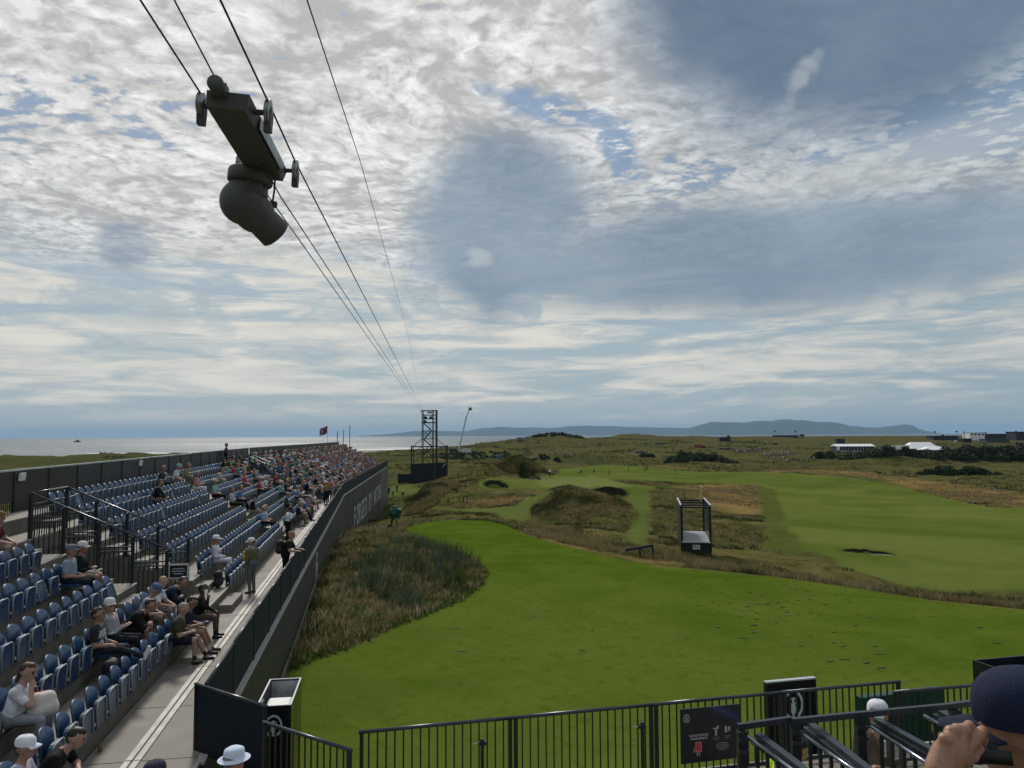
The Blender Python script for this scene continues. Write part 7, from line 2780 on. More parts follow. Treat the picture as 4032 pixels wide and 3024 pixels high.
# low timber rail near it
rl = thing('timber_rail', 'low dark timber rail on two posts at the edge of the tee', 'rail', up_at(7.4, 44.2))
A_, B_ = Vector((-.85, -.3, .25)), Vector((.62, .0, .62))
mb = MB()
mb.bar((-1.0, .2, .42), (.58, -.10, .72), .06, .14)
link('crossbar', mb.mesh('crossbar', M_dkmetal), rl)
for x, y, h in ((-.18, .04, .58), (.52, -.08, .70)):
    mb = MB()
    mb.bar((x, y, -.4), (x, y, h), .11, .09, (1, 0, 0))
    link('post', mb.mesh('post', M_dkmetal), rl)
# two-post frame out in the rough
x, y = PLACES['posts']
fr_ = thing('post_frame', 'small dark frame of two posts and a crossbar standing alone in the rough', 'frame', up_at(x, y))
for s in (-1, 1):
    mb = MB()
    mb.bar((s * .22, 0, -.3), (s * .22, 0, .85), .10, .10, (1, 0, 0))
    link('post', mb.mesh('post', M_dkmetal), fr_)
mb = MB()
mb.bar((-.32, 0, .92), (.32, 0, .92), .16, .12)
link('crossbar', mb.mesh('crossbar', M_dkmetal), fr_)

# ------------------------------------------------------------------ covered television camera on a tripod
x, y, z = PLACES['tripod']
tz = gz(x, y)
tp = thing('tripod_camera', 'television camera on a tripod under a dark green rain cover', 'camera', (x, y, tz))
for i, (lx, ly) in enumerate(((-.42, -.2), (.50, -.30), (.12, .48))):
    mb = MB()
    mb.tube([(0, 0, 1.02), (lx, ly, -.05)], [.035, .022], 6)
    link('leg', mb.mesh('leg', M_dkmetal), tp)
pr = [(vv(-.12, 0, 1.35), vv(.2, 0, 1.40), .30, .26, 0, .1), (vv(-.1, 0, 1.68), vv(.05, 0, 1.70), .13, .12, 0, .1), (vv(.25, -.1, 1.50), vv(.52, -.2, 1.48), .14, .10, 0, .08), (vv(-.3, .05, 1.30), vv(-.5, .1, 1.20), .14, .08, 0, .1),
      (vv(-.1, -.1, 1.2), vv(-.2, -.12, .85), .22, .10, 0, .08), (vv(.15, -.05, 1.2), vv(.22, -.08, .88), .2, .09, 0, .08), (vv(.3, 0, 1.3), vv(.38, 0, 1.05), .12, .07, 0, .08)]
V, Q, mi = sdf_mesh(pr, .05)
V = V + np.stack([fbm(V[:, 0] * 3 + V[:, 2], V[:, 2] * .8 + V[:, 1] * 3, .35, 3, k) * .12 for k in (1, 2, 3)], -1)
np_mesh('rain_cover', V, Q, 4, mat('green_cover', (.010, .075, .060), .5, var=.35, scale=6, spec=.4), tp, smooth=True)
mb = MB()
mb.box((-.36, -.12, .22), (.34, .34, .44), None, .8)
mb.bar((-.3, -.1, .4), (-.22, -.05, 1.0), .10, .08)
link('battery_case', mb.mesh('battery_case', M_bag), tp)

# ------------------------------------------------------------------ scaffold tower that carries the ropes
TWY = 190.0
TX = lambda px: (px - 2016) / 3028 * TWY
tw = thing('scaffold_tower', 'tall open scaffold tower with a dark screened base beyond the end of the side grandstand', 'tower', (TX(1690), TWY, 4.0))
TZ = lambda py: 16 - (py - 1715.6) / 3028 * TWY


def twbar(name, a, b, r=.11, ya=0.0, yb=None, m=M_scaf):
    mb = MB()
    yb = ya if yb is None else yb
    mb.bar((TX(a[0]), TWY + ya, TZ(a[1])), (TX(b[0]), TWY + yb, TZ(b[1])), r * 1.5, r * 1.5)
    local(link(name, mb.mesh(name, m)), tw)


for px_, y_, r in ((1662, 0, .15), (1703, 0, .12), (1717, 0, .2), (1662, 2.6, .10), (1703, 2.6, .10), (1717, 2.6, .12)):
    twbar('standard', (px_, 1614), (px_, 1895), r, y_)
for px_, y_ in ((1620, 0), (1757, 0), (1620, 3.6), (1757, 3.6)):
    twbar('standard', (px_, 1754), (px_, 1895), .20 if y_ == 0 else .12, y_)
for py_ in (1617, 1634, 1649, 1664, 1697, 1728, 1759):
    for y_ in (0, 2.6):
        twbar('ledger', (1662, py_), (1718, py_), .15 if py_ in (1617, 1664, 1759) else .10, y_)
    for px_ in (1662, 1717):
        mb = MB()
        mb.bar((TX(px_), TWY, TZ(py_)), (TX(px_), TWY + 2.6, TZ(py_)), .12, .12)
        local(link('transom', mb.mesh('transom', M_scaf)), tw)
twbar('ledger', (1618, 1759), (1759, 1759), .22, 0)
twbar('ledger', (1618, 1759), (1759, 1759), .12, 3.6)
for a, b in (((1661, 1728), (1627, 1757)), ((1719, 1728), (1752, 1757)), ((1660, 1760), (1630, 1780)), ((1662, 1790), (1628, 1820)), ((1664, 1760), (1703, 1795)), ((1664, 1794), (1696, 1824)), ((1664, 1697), (1703, 1728))):
    twbar('brace', a, b, .09, 0.05)
for i, (a, b) in enumerate((((1667, 1667), (1696, 1695)), ((1696, 1696), (1669, 1728)), ((1666, 1730), (1698, 1757)), ((1698, 1760), (1668, 1790)))):
    mb = MB()
    for j in range(9):
        t = (j + .5) / 9
        mb.box((TX(a[0] + (b[0] - a[0]) * t), TWY + 1.3, TZ(a[1] + (b[1] - a[1]) * t)), (.28, .8, .05))
    for dy_ in (-.42, .42):
        mb.bar((TX(a[0]), TWY + 1.3 + dy_, TZ(a[1])), (TX(b[0]), TWY + 1.3 + dy_, TZ(b[1])), .06, .22)
        mb.bar((TX(a[0]), TWY + 1.3 + dy_, TZ(a[1]) + 1.0), (TX(b[0]), TWY + 1.3 + dy_, TZ(b[1]) + 1.0), .05, .05)
    local(link('stair_flight', mb.mesh('stair_flight', M_scaf)), tw)
mb = MB()
mb.box((TX(1690), TWY + 1.3, TZ(1664)), (TX(1716) - TX(1663), 2.5, .12))
local(link('platform', mb.mesh('platform', M_scaf)), tw)
for px_, py_, w_, h_ in ((1672, 1645, .9, .7), (1696, 1645, .9, .6), (1671, 1660, .8, .5), (1690, 1625, 1.2, .25)):
    mb = MB()
    mb.box((TX(px_), TWY + .9, TZ(py_)), (w_, .6, h_))
    mb.bar((TX(px_) - w_ / 2, TWY + .9, TZ(py_) + h_ * .6), (TX(px_) + w_ / 2, TWY + .9, TZ(py_) + h_ * .9), .08, .08)
    local(link('winch', mb.mesh('winch', M_scaf)), tw)
for px_ in (1657, 1723):
    mb = MB()
    mb.lathe([(.05, -.05), (.28, -.05), (.28, .05), (.05, .05)], 12, Matrix.Rotation(math.pi / 2, 4, 'Y'), (TX(px_), TWY - .2, TZ(1620)))
    mb.bar((TX(px_), TWY - .2, TZ(1620)), (TX(1690), TWY - .2, TZ(1617)), .06, .06)
    local(link('pulley', mb.mesh('pulley', mat('pulley_grey', (.3, .3, .28), .5, metal=.4))), tw)
scrn = [(1617, 1826, 1906), (1664, 1824, 1896), (1712, 1822, 1888), (1758, 1820, 1880)]
for (a, ya, yb), (b, yc, yd) in zip(scrn[:-1], scrn[1:]):
    mb = MB()
    mb.hexa([(TX(a) + .02, TWY - .25, TZ(yb) - 1.2), (TX(b) - .02, TWY - .25, TZ(yd) - 1.2), (TX(b) - .02, TWY - .15, TZ(yd) - 1.2), (TX(a) + .02, TWY - .15, TZ(yb) - 1.2),
             (TX(a) + .02, TWY - .25, TZ(ya)), (TX(b) - .02, TWY - .25, TZ(yc)), (TX(b) - .02, TWY - .15, TZ(yc)), (TX(a) + .02, TWY - .15, TZ(ya))])
    local(link('screen_panel', fix_normals(mb.mesh('screen_panel', M_shade))), tw)
mb = MB()
mb.box((TX(1758), TWY + 1.9, TZ(1850)), (.1, 3.8, 4.2))
local(link('screen_panel', mb.mesh('screen_panel', M_shade)), tw)
mb = MB()
mb.box((TX(1692), TWY + .4, TZ(1830)), (.9, .5, .35))
mb.box((TX(1668), TWY + .4, TZ(1834)), (.7, .4, .2))
local(link('lamp', mb.mesh('lamp', M_white)), tw)
mb = MB()
mb.bar((TX(1744), TWY - .3, TZ(1836)), (TX(1755), TWY - .3, TZ(1825)), .14, .14)
local(link('tube', mb.mesh('tube', M_print)), tw)
sc2 = thing('screen_fence', 'low dark screen fence left of the scaffold tower', 'fence', (TX(1590), TWY + 1.5, 4.5))
for a, b in ((1564, 1590), (1590, 1617)):
    mb = MB()
    mb.box(((TX(a) + TX(b)) / 2, TWY + 1.5, (TZ(1867) + TZ(1893)) / 2 - .3), (TX(b) - TX(a) - .03, .1, TZ(1867) - TZ(1893) + .7))
    local(link('screen_panel', mb.mesh('screen_panel', M_shade)), sc2)
for a in (1564, 1590, 1616):
    mb = MB()
    mb.bar((TX(a), TWY + 1.62, TZ(1893) - .6), (TX(a), TWY + 1.62, TZ(1864)), .1, .1, (1, 0, 0))
    local(link('post', mb.mesh('post', M_scaf)), sc2)

# ------------------------------------------------------------------ boom lift and what stands round it
BLY = 340.0
bX = lambda px: (px - 2016) / 3028 * BLY
bZ = lambda py: 16 - (py - 1715) / 3028 * BLY
bl = thing('boom_lift', 'white boom lift with a raised bent arm and basket on the dunes', 'boom lift', (bX(1820), BLY, gz(bX(1820), BLY)))
M_boom = mat('boom_paint', (.48, .50, .50), .5, var=.1)
for a, b, r in (((1822, 1795), (1806, 1772), .75), ((1806, 1773), (1836, 1640), .42), ((1836, 1642), (1848, 1612), .30)):
    mb = MB()
    mb.bar((bX(a[0]), BLY, bZ(a[1])), (bX(b[0]), BLY, bZ(b[1])), r * 1.3, r * 1.3)
    local(link('boom', mb.mesh('boom', M_boom)), bl)
mb = MB()
cxb, czb = bX(1851), bZ(1610)
mb.box((cxb, BLY, czb - .55), (1.4, 1.2, .2))
for s in (-1, 1):
    for q in (-1, 1):
        mb.bar((cxb + s * .65, BLY + q * .55, czb - .5), (cxb + s * .75, BLY + q * .55, czb + .8), .1, .1, (1, 0, 0))
mb.box((cxb, BLY - .55, czb - .1), (1.3, .05, .7))
local(link('basket', mb.mesh('basket', M_scaf)), bl)
mb = MB()
gzb = gz(bX(1820), BLY)
mb.box((bX(1820), BLY, gzb + .9), (2.6, 1.8, .9))
local(link('chassis', mb.mesh('chassis', M_boom)), bl)
for s in (-1, 1):
    for q in (-1, 1):
        mb = MB()
        mb.lathe([(.1, -.18), (.45, -.18), (.45, .18), (.1, .18)], 12, Matrix.Rotation(math.pi / 2, 4, 'X'), (bX(1820) + s * .95, BLY + q * .8, gzb + .4))
        local(link('wheel', mb.mesh('wheel', M_black)), bl)
for px_, lab in ((1847, 'person in a dark jacket in the basket of the boom lift'),):
    add_person(lab, CROWD_V[1] if False else body_mesh(stance='stand', arms='rail', h=.09, detail=False), Vector((cxb, BLY, czb - .45)), 2.4, C_['maroon'])


def truck(name, label, x, y, L, W_, H_, col, cab, rz=0.0):
    z = gz(x, y)
    r = thing(name, label, 'vehicle', (x, y, z), rz)
    mb = MB()
    mb.box((-L * .12, 0, .55 + H_ / 2 - .15), (L * .72, W_, H_ - .3))
    link('body', mb.mesh('body', col), r)
    mb = MB()
    mb.prism([(L * .25, .45), (L * .5, .45), (L * .5, 1.05), (L * .42, H_ * .78), (L * .25, H_ * .8)], -W_ / 2, W_ / 2)
    link('cab', fix_normals(mb.mesh('cab', cab)), r)
    mb = MB()
    mb.prism([(L * .44, 1.1), (L * .47, 1.1), (L * .405, H_ * .72), (L * .38, H_ * .72)], -W_ / 2 * .85, W_ / 2 * .85)
    link('windscreen', fix_normals(mb.mesh('windscreen', M_gloss)), r)
    for s in (-.32, .32):
        for q in (-1, 1):
            mb = MB()
            mb.lathe([(.08, -.12), (.36, -.12), (.36, .12), (.08, .12)], 12, Matrix.Rotation(math.pi / 2, 4, 'X'), (s * L, q * W_ * .45, .36))
            link('wheel', mb.mesh('wheel', M_black), r)
    return r


truck('utility_vehicle', 'small pale utility vehicle parked by the foot of the boom lift', bX(1848), 330, 4.6, 2.0, 2.2, M_boom, M_dkmetal, .3)
truck('utility_vehicle', 'dark flatbed vehicle left of the boom lift', bX(1784), 345, 4.0, 1.9, 1.7, M_dkmetal, M_dkmetal, .1)
truck('utility_vehicle', 'red flat vehicle parked on the dunes left of the lookout cabin', 148 * .72, 440, 7.0, 2.4, 2.2, mat('faded_red', (.22, .06, .05), .6), M_dkmetal, .05)
M_pblue = mat('toilet_blue', (.035, .07, .14), .5, var=.1)
for i, px_ in enumerate((1958, 1971)):
    xx = (px_ - 2016) / 3028 * 300
    r = thing('portable_toilet', ('left' if i == 0 else 'right') + ' one of two dark blue portable toilets on the dunes', 'portable toilet', (xx, 300, gz(xx, 300)), .1, 'portable toilets on the dunes')
    mb = MB()
    mb.box((0, 0, 1.1), (1.1, 1.1, 2.2))
    link('cabin', mb.mesh('cabin', M_pblue), r)
    mb = MB()
    mb.prism([(-.58, 2.2), (.58, 2.2), (.4, 2.4), (-.4, 2.4)], -.58, .58)
    link('roof', fix_normals(mb.mesh('roof', mat('toilet_roof', (.16, .20, .24), .5))), r)
    mb = MB()
    mb.box((0, -.565, 1.05), (.75, .03, 1.9))
    link('door', mb.mesh('door', mat('toilet_door', (.05, .10, .19), .45)), r)

# ------------------------------------------------------------------ far structures along the dunes
def fx(px, Y):
    return (px - 2016) / 3028 * Y


def fz(px, py, Y):
    return 16 - (py - (1714 - (px - 2016) * .00496)) / 3028 * Y


def block(name, label, cat, px0, px1, py0, py1, Y, depth, m, legs=False, windows=0, roof=None):
    x0, x1 = fx(px0, Y), fx(px1, Y)
    z1, z0 = fz((px0 + px1) / 2, py0, Y), fz((px0 + px1) / 2, py1, Y)
    zg = gz((x0 + x1) / 2, Y)
    r = thing(name, label, cat, ((x0 + x1) / 2, Y, zg))
    w = x1 - x0
    mb = MB()
    mb.box((0, depth / 2, ((z1 + z0) / 2) - zg if legs else (z1 - zg) / 2 - .3), (w, depth, (z1 - z0) if legs else (z1 - zg + .6)))
    link('wall', mb.mesh('wall', m), r)
    mb = MB()
    mb.box((0, depth / 2, z1 - zg + .08), (w * 1.03, depth * 1.03, .14))
    link('roof', mb.mesh('roof', roof or m), r)
    if legs:
        for s in (-1, 1):
            for q in (.1, .9):
                mb = MB()
                mb.bar((s * w * .42, depth * q, -.5), (s * w * .42, depth * q, z0 - zg), .16, .16, (1, 0, 0))
                link('leg', mb.mesh('leg', M_scaf), r)
        mb = MB()
        mb.bar((-w * .42, .1, 0), (w * .42, .1, (z0 - zg) * .9), .1, .1)
        link('brace', mb.mesh('brace', M_scaf), r)
    if windows:
        wm = MB()
        wm.box((0, 0, 0), (w / windows * .55, .06, min(1.2, (z1 - max(z0, zg)) * .55)))
        wme = wm.mesh('window', M_gloss)
        for i in range(windows):
            o = link('window', wme, r)
            o.location = (-w / 2 + w * (i + .5) / windows, -.02, z1 - zg - min(1.2, (z1 - max(z0, zg)) * .55))
    return r


M_hut = mat('hut_dark', (.030, .036, .050), .7, var=.15)
M_hutg = mat('hut_grey_green', (.045, .065, .060), .7, var=.15)
M_marq = mat('marquee_white', (.80, .81, .82), .55, var=.04)
block('hoarding_sign', 'dark lettered sign standing on the skyline of the dunes', 'sign', 2033, 2063, 1724, 1735, 430, .3, M_hut, True)
o = text_mesh('THE OPEN', 1.15, M_print, align='CENTER', bold=.02)
lo_ = link('lettering', o)
lo_.matrix_world = Matrix.Translation((fx(2048, 429.9), 429.93, fz(2048, 1732, 430))) @ Matrix.Rotation(math.pi / 2, 4, 'X')
lo_.parent = [q for q in bpy.data.objects if q.name.startswith('hoarding_sign')][-1]
lo_.matrix_parent_inverse = Matrix.Translation(lo_.parent.location).inverted()
c_ = block('lookout_cabin', 'dark lookout cabin raised on scaffold legs above the links', 'cabin', 2831, 2874, 1723, 1738, 390, 4.0, M_hut, True, 5)
mb = MB()
mb.box((2.1, 2, fz(2862, 1719, 390) - c_.location.z), (1.1, 1.2, 1.4))
link('turret', mb.mesh('turret', M_hut), c_)
mb = MB()
mb.tube([(-1.2, 2, fz(2845, 1723, 390) - c_.location.z), (-1.2, 2, fz(2845, 1705, 390) - c_.location.z)], .05, 5)
link('mast', mb.mesh('mast', M_scaf), c_)
block('screened_base', 'dark screened enclosure below the lookout cabin', 'enclosure', 2830, 2880, 1766, 1779, 388, 6, M_shade)
block('equipment_cabin', 'low blue-green cabin on the dunes with a pale upright beside it', 'cabin', 2582, 2620, 1745, 1758, 470, 4, M_hutg)
block('upright_board', 'pale upright board beside the blue-green cabin', 'board', 2573, 2580, 1729, 1749, 472, 1.2, mat('board_grey', (.22, .23, .25), .6))
block('equipment_cabin', 'dark low shelter with a white disc among the dunes', 'shelter', 2500, 2548, 1778, 1793, 330, 4, M_hutg)
block('viewing_stand', 'long low dark viewing stand on the far skyline', 'grandstand', 3052, 3140, 1714, 1731, 640, 8, M_hutg, False, 0)
block('lookout_box', 'small raised lookout box at the left end of the far viewing stand', 'cabin', 3041, 3048, 1716, 1724, 640, 2, M_hut, True)
block('lookout_box', 'small dark raised box right of the far viewing stand', 'cabin', 3149, 3164, 1711, 1718, 640, 3, M_hut, True)
block('equipment_cabin', 'small dark hut on the near slope below the far viewing stand', 'hut', 3041, 3058, 1744, 1756, 480, 3, M_hutg)
block('lookout_box', 'small dark lookout with a raised arm behind the long white marquee', 'cabin', 3291, 3310, 1728, 1744, 420, 3, M_hut)
block('equipment_cabin', 'low dark boxes behind the left end of the long white marquee', 'hut', 3312, 3322, 1728, 1738, 422, 3, M_hut)
# marquees
def marquee(name, label, px0, px1, py_eave, py_ridge, py_base, Y, depth, hip, ridge0=None, ridge1=None, posts=10):
    x0, x1 = fx(px0, Y), fx(px1, Y)
    pm = (px0 + px1) / 2
    ze, zr, zb = fz(pm, py_eave, Y), fz(pm, py_ridge, Y), fz(pm, py_base, Y)
    r = thing(name, label, 'marquee', ((x0 + x1) / 2, Y, zb - .2))
    w = x1 - x0
    e, rr = ze - zb + .2, zr - zb + .2
    a = w / 2
    r0 = -a if ridge0 is None else fx(ridge0, Y) - (x0 + x1) / 2
    r1 = a if ridge1 is None else fx(ridge1, Y) - (x0 + x1) / 2
    mb = MB()
    mb.add([(-a, 0, e), (a, 0, e), (a, depth, e), (-a, depth, e), (r0, depth / 2, rr), (r1, depth / 2, rr)], [(0, 1, 5, 4), (2, 3, 4, 5), (1, 2, 5), (3, 0, 4), (3, 2, 1, 0)])
    link('roof', fix_normals(mb.mesh('roof', M_marq)), r)
    mb = MB()
    mb.box((0, depth / 2 + .4, (e - .06) / 2), (w * .97, depth * .9, e - .06))
    link('interior', mb.mesh('interior', M_hut), r)
    for i in range(posts):
        mb = MB()
        mb.bar((-a * .98 + w * .98 * i / (posts - 1), -.02, -.3), (-a * .98 + w * .98 * i / (posts - 1), -.02, e - .02), .22, .14, (1, 0, 0))
        link('post', mb.mesh('post', M_print), r)
    return r, w, e


r, w, e = marquee('marquee', 'long white flat-roofed marquee with dark glazed front', 3288, 3441, 1757, 1748, 1780, 330, 7, False, posts=14)
for i in range(3):
    mb = MB()
    mb.box((-w / 2 + w * (.2 + .31 * i), -.5, .55), (w * .24, .3, .8))
    link('parapet', mb.mesh('parapet', mat('parapet_grey', (.24, .29, .30), .6)), r)
mb = MB()
mb.box((-w / 2 + .7, -.06, e - .9), (1.2, .1, 1.6))
link('end_panel', mb.mesh('end_panel', M_marq), r)
r, w, e = marquee('marquee', 'large white pitched-roof marquee right of the long flat one', 3578, 3695, 1766, 1741, 1776, 340, 10, True, 3600, 3680, posts=9)
r, w, e = marquee('marquee', 'smaller white hipped marquee in front of the large pitched one', 3638, 3736, 1771, 1757, 1786, 320, 8, True, 3665, 3708, posts=7)
mb = MB()
mb.box((-w / 2 + w * .20, -.3, .7), (w * .42, .12, 1.0))
link('front_panel', mb.mesh('front_panel', M_marq), r)
for i, (a, b, t, bb, lab) in enumerate(((3503, 3542, 1756, 1772, 'white site cabin right of the long flat marquee'), (3542, 3576, 1754, 1772, 'pale site cabin against the large pitched marquee'), (3460, 3502, 1765, 1784, 'grey flat-roofed cabin beside the long marquee'))):
    block('site_cabin', lab, 'cabin', a, b, t, bb, 338 - 6 * i, 4, mat('cabin_white', (.50, .51, .52), .6, var=.08), False, 2)
block('far_grandstand', 'dark grandstand with pale gangways far off behind the marquees', 'grandstand', 3671, 3768, 1716, 1743, 560, 10, M_hut, False, 6)
block('far_grandstand', 'dark wooden stand box right of the far grandstand with pale gangways', 'grandstand', 3788, 3820, 1727, 1745, 540, 8, M_shade)
block('hospitality_box', 'white-fronted hospitality pavilion on the far skyline', 'pavilion', 3814, 3872, 1704, 1722, 600, 10, M_marq, False, 4, M_hut)
block('far_grandstand', 'long dark grandstand wall at the far right', 'grandstand', 3878, 3968, 1729, 1750, 520, 8, M_hutg)
block('far_grandstand', 'grey banked grandstand above the long dark wall', 'grandstand', 3874, 3975, 1709, 1727, 600, 10, M_hut)
block('far_grandstand', 'banked grandstand cut off by the right edge of the view', 'grandstand', 3996, 4120, 1700, 1735, 560, 12, M_hut, False, 3)
block('backdrop_screen', 'black backed screen at the right edge beside a pale tent', 'screen', 4006, 4080, 1744, 1777, 380, 3, M_shade)
block('tent', 'small pale pink tent at the right edge of the links', 'tent', 3970, 4004, 1767, 1780, 370, 3, mat('pinkish_canvas', (.50, .40, .42), .7, var=.08))
for px_, Y, lab in ((3791, 560, 'thin tall mast beside the far grandstand'),):
    r = thing('mast', lab, 'mast', (fx(px_, Y), Y, gz(fx(px_, Y), Y)))
    mb = MB()
    mb.tube([(0, 0, -1), (0, 0, fz(px_, 1696, Y) - r.location.z)], .25, 6)
    link('pole', mb.mesh('pole', M_scaf), r)
# flags
M_flag_navy = mat('flag_navy', (.03, .04, .09), .8)
M_flag_white = mat('flag_white', (.6, .6, .62), .8)


def flag(label, x, y, z0, z1, fw_, fh, m, lean=0.0, group=None, drop=False):
    r = thing('flag', label, 'flag', (x, y, z0), 0, group)
    mb = MB()
    mb.tube([(0, 0, 0), (0, 0, z1 - z0)], max(.03, (z1 - z0) * .008), 6)
    link('flagpole', mb.mesh('flagpole', mat('flagpole_grey', (.28, .29, .30), .5)), r)
    vs, fs = [], []
    n = 8
    for i in range(n + 1):
        t = i / n
        for j in (0, 1):
            vs.append((-fw_ * t * (.75 if drop else 1), .12 * fw_ * math.sin(6 * t), z1 - z0 - fh * j - (fh * .45 * t if drop else .04 * fh * math.sin(5 * t))))
    for i in range(n):
        fs.append((2 * i, 2 * i + 1, 2 * i + 3, 2 * i + 2))
    mb = MB()
    mb.add(vs, fs)
    link('cloth', mb.mesh('cloth', m), r)
    return r


M_union = bpy.data.materials.new('striped_flag')
M_union.use_nodes = True
_n = NG(M_union.node_tree)
_b = M_union.node_tree.nodes['Principled BSDF']
_b.inputs['Roughness'].default_value = .8
_w = _n.noise(_n.new('ShaderNodeTexCoord').outputs['Object'], 2.2, 2, .5).outputs['Fac']
_n.put(_b.inputs['Base Color'], _n.mix(_n.ramp(_w, .48, .52), (.06, .05, .12), _n.mix(_n.ramp(_w, .56, .6), (.25, .04, .06), (.5, .5, .52))))
q = SP(117.0, -10.9, 0)
flag('red, white and blue flag on a pole behind the far end of the side grandstand', q.x, q.y, tread_z(6), ZC + 1.55, 1.5, 1.1, M_union, drop=True)
for s_, h_, lab in ((124.3, .25, 'shortest pole on the far back corner of the side grandstand'), (125.2, .35, 'middle pole on the far back corner of the side grandstand'), (126.2, 1.15, 'tallest pole on the far back corner of the side grandstand')):
    q = SP(s_, -10.3 + (s_ - 124.3) * .9, 0)
    r = thing('pole', lab, 'pole', (q.x, q.y, tread_z(6)), 0, 'poles on the far corner of the stand')
    mb = MB()
    mb.tube([(0, 0, 0), (0, 0, ZC + h_ - tread_z(6) + .6)], .07, 6)
    link('shaft', mb.mesh('shaft', mat('pole_grey', (.2, .21, .23), .5)), r)
for i, (px_, py_, Y, lab) in enumerate(((3052, 1697, 640, 'tiny flag above the left of the far viewing stand'), (3133, 1698, 640, 'tiny flag above the right of the far viewing stand'), (3680, 1700, 560, 'tiny flag left over the far dark grandstand'), (3766, 1699, 560, 'tiny flag beside the thin tall mast'), (3712, 1713, 555, 'tiny flag low over the far dark grandstand'),
                                        (3880, 1704, 590, 'tiny flag right of the white-fronted pavilion'), (3967, 1706, 590, 'dark flag left of the cut-off grandstand'), (3988, 1710, 585, 'lower dark flag beside the cut-off grandstand'), (4000, 1699, 560, 'tiny flag over the cut-off grandstand'))):
    x_ = fx(px_, Y)
    flag(lab, x_, Y, fz(px_, py_ + 22, Y), fz(px_, py_ - 2, Y), 1.7, 1.0, M_flag_navy, 0, 'flags along the far stands')
x_ = fx(3763, 325)
flag('white flag on a pole by the hipped marquee', x_, 325, gz(x_, 325), fz(3763, 1733, 325), 1.5, .9, M_flag_white)

# ------------------------------------------------------------------ people out on the course
def out(label, key, top, hat=None, hatcol=None, rz=None, mats=None, **kw):
    x, y = PLACES[key][:2]
    kw.setdefault('arms', 'down')
    rz = random.uniform(-3, 3) if rz is None else rz
    hh = .05 if y < 175 else .075
    return add_person(label, body_mesh(stance='stand', h=hh, detail=False, **kw), up_at(x, y, gz(x, y) - .03), rz, C_[top], hat, C_[hatcol] if hatcol else None, mats)


out('broad person in navy walking past the end of the side grandstand', 'p_a', 'navy', rz=.3, build=1.25, mats={LEGS: M_blacktrou})
out('person in a pale green top and black trousers beyond the side grandstand', 'p_b', 'mint', rz=.2, mats={LEGS: M_blacktrou}, arms='hip')
out('person all in black beside the pale green top', 'p_c', 'black', rz=1.0, mats={LEGS: M_blacktrou})
out('person in white cap and dark clothes alone in the rough beyond the stand', 'p_d', 'olive', 'cap', 'white', rz=.4)
out('walker in white cap and dark clothes at the edge of the tan rough', 'm_walk', 'beige', 'cap', 'white', rz=.5, mats={LEGS: M_navyshort}, legs='walk')
out('walker in navy with a white bag on the track at the far right', 'm_bag', 'navy', rz=1.4, legs='walk', mats={LEGS: flat_mat('pale_trousers', (.42, .42, .42))})
QP = [('q0', 'marshal in white standing at the back of the green', 'white'), ('q1', 'leftmost of two golfers crouched together on the far fairway', 'white'), ('q2', 'dark-shirted golfer crouched next to the white shirt', 'black'), ('q3', 'person bending on the fairway right of the crouching pair', 'charcoal'),
      ('q4', 'person in black standing upright on the fairway, left of the broad pair', 'black'), ('q5', 'broad dark person carrying a bag on the far fairway', 'charcoal'), ('q6', 'person bending with a pale top on the fairway', 'grey'), ('q7', 'dark person standing close behind the bending pale top', 'navy'), ('q8', 'person in grey alone on the far fairway', 'grey'), ('q9', 'slim dark person right of the lone grey one', 'navy'),
      ('q10', 'dark person standing left of the far right-hand group', 'darkgreen'), ('q11', 'beige-topped person at the left of the far fairway group', 'beige'), ('q12', 'person in olive in the far fairway group', 'olive'), ('q13', 'person in grey in the far fairway group', 'grey'), ('q14', 'person in dark trousers and cream top right of the group', 'cream'), ('q15', 'person in white right of the group', 'white'),
      ('q16', 'person in maroon on the tan strip', 'maroon'), ('q17', 'last dark person at the right of the fairway line', 'black'), ('q18', 'dark figure alone in the far rough', 'black'), ('q19', 'person in lilac in the walking trio on the far rough', 'lilac'), ('q20', 'person in maroon in the walking trio on the far rough', 'maroon'), ('q21', 'person in navy in the walking trio on the far rough', 'navy'), ('q22', 'person in teal walking ahead of the trio', 'teal'), ('q23', 'person in white far up the rough before the marquee', 'white'),
      ('q24', 'left of two people under the dark gorse behind the green', 'navy'), ('q25', 'right of two people under the dark gorse behind the green', 'grey'), ('q26', 'person in charcoal at the left of the hillside group', 'charcoal'), ('q27', 'person in olive in the hillside group', 'olive'), ('q28', 'person in white in the hillside group', 'white'), ('q29', 'person in navy in the hillside group', 'navy'), ('q30', 'dark person right of the hillside group', 'black'), ('q31', 'person by the dune hollow', 'charcoal'), ('q32', 'left of two people on the sandy path', 'navy'), ('q33', 'right of two people on the sandy path', 'beige'), ('q34', 'person in white beyond the sandy path', 'white'),
      ('q35', 'leftmost spectator on the high dune path', 'cream'), ('q36', 'second spectator on the high dune path', 'black'), ('q37', 'third spectator on the high dune path', 'grey'), ('q38', 'lone spectator right on the high dune path', 'navy'), ('q39', 'person behind the far fairway near the gorse', 'grey'), ('q40', 'pair member far up the dunes by the red vehicle', 'black')]
for k, lab, top in QP:
    out(lab, k, top, build=1.15, legs=random.choice(['stand', 'walk', 'wide']), lean=24 if ('bending' in lab or 'crouch' in lab) else 3)
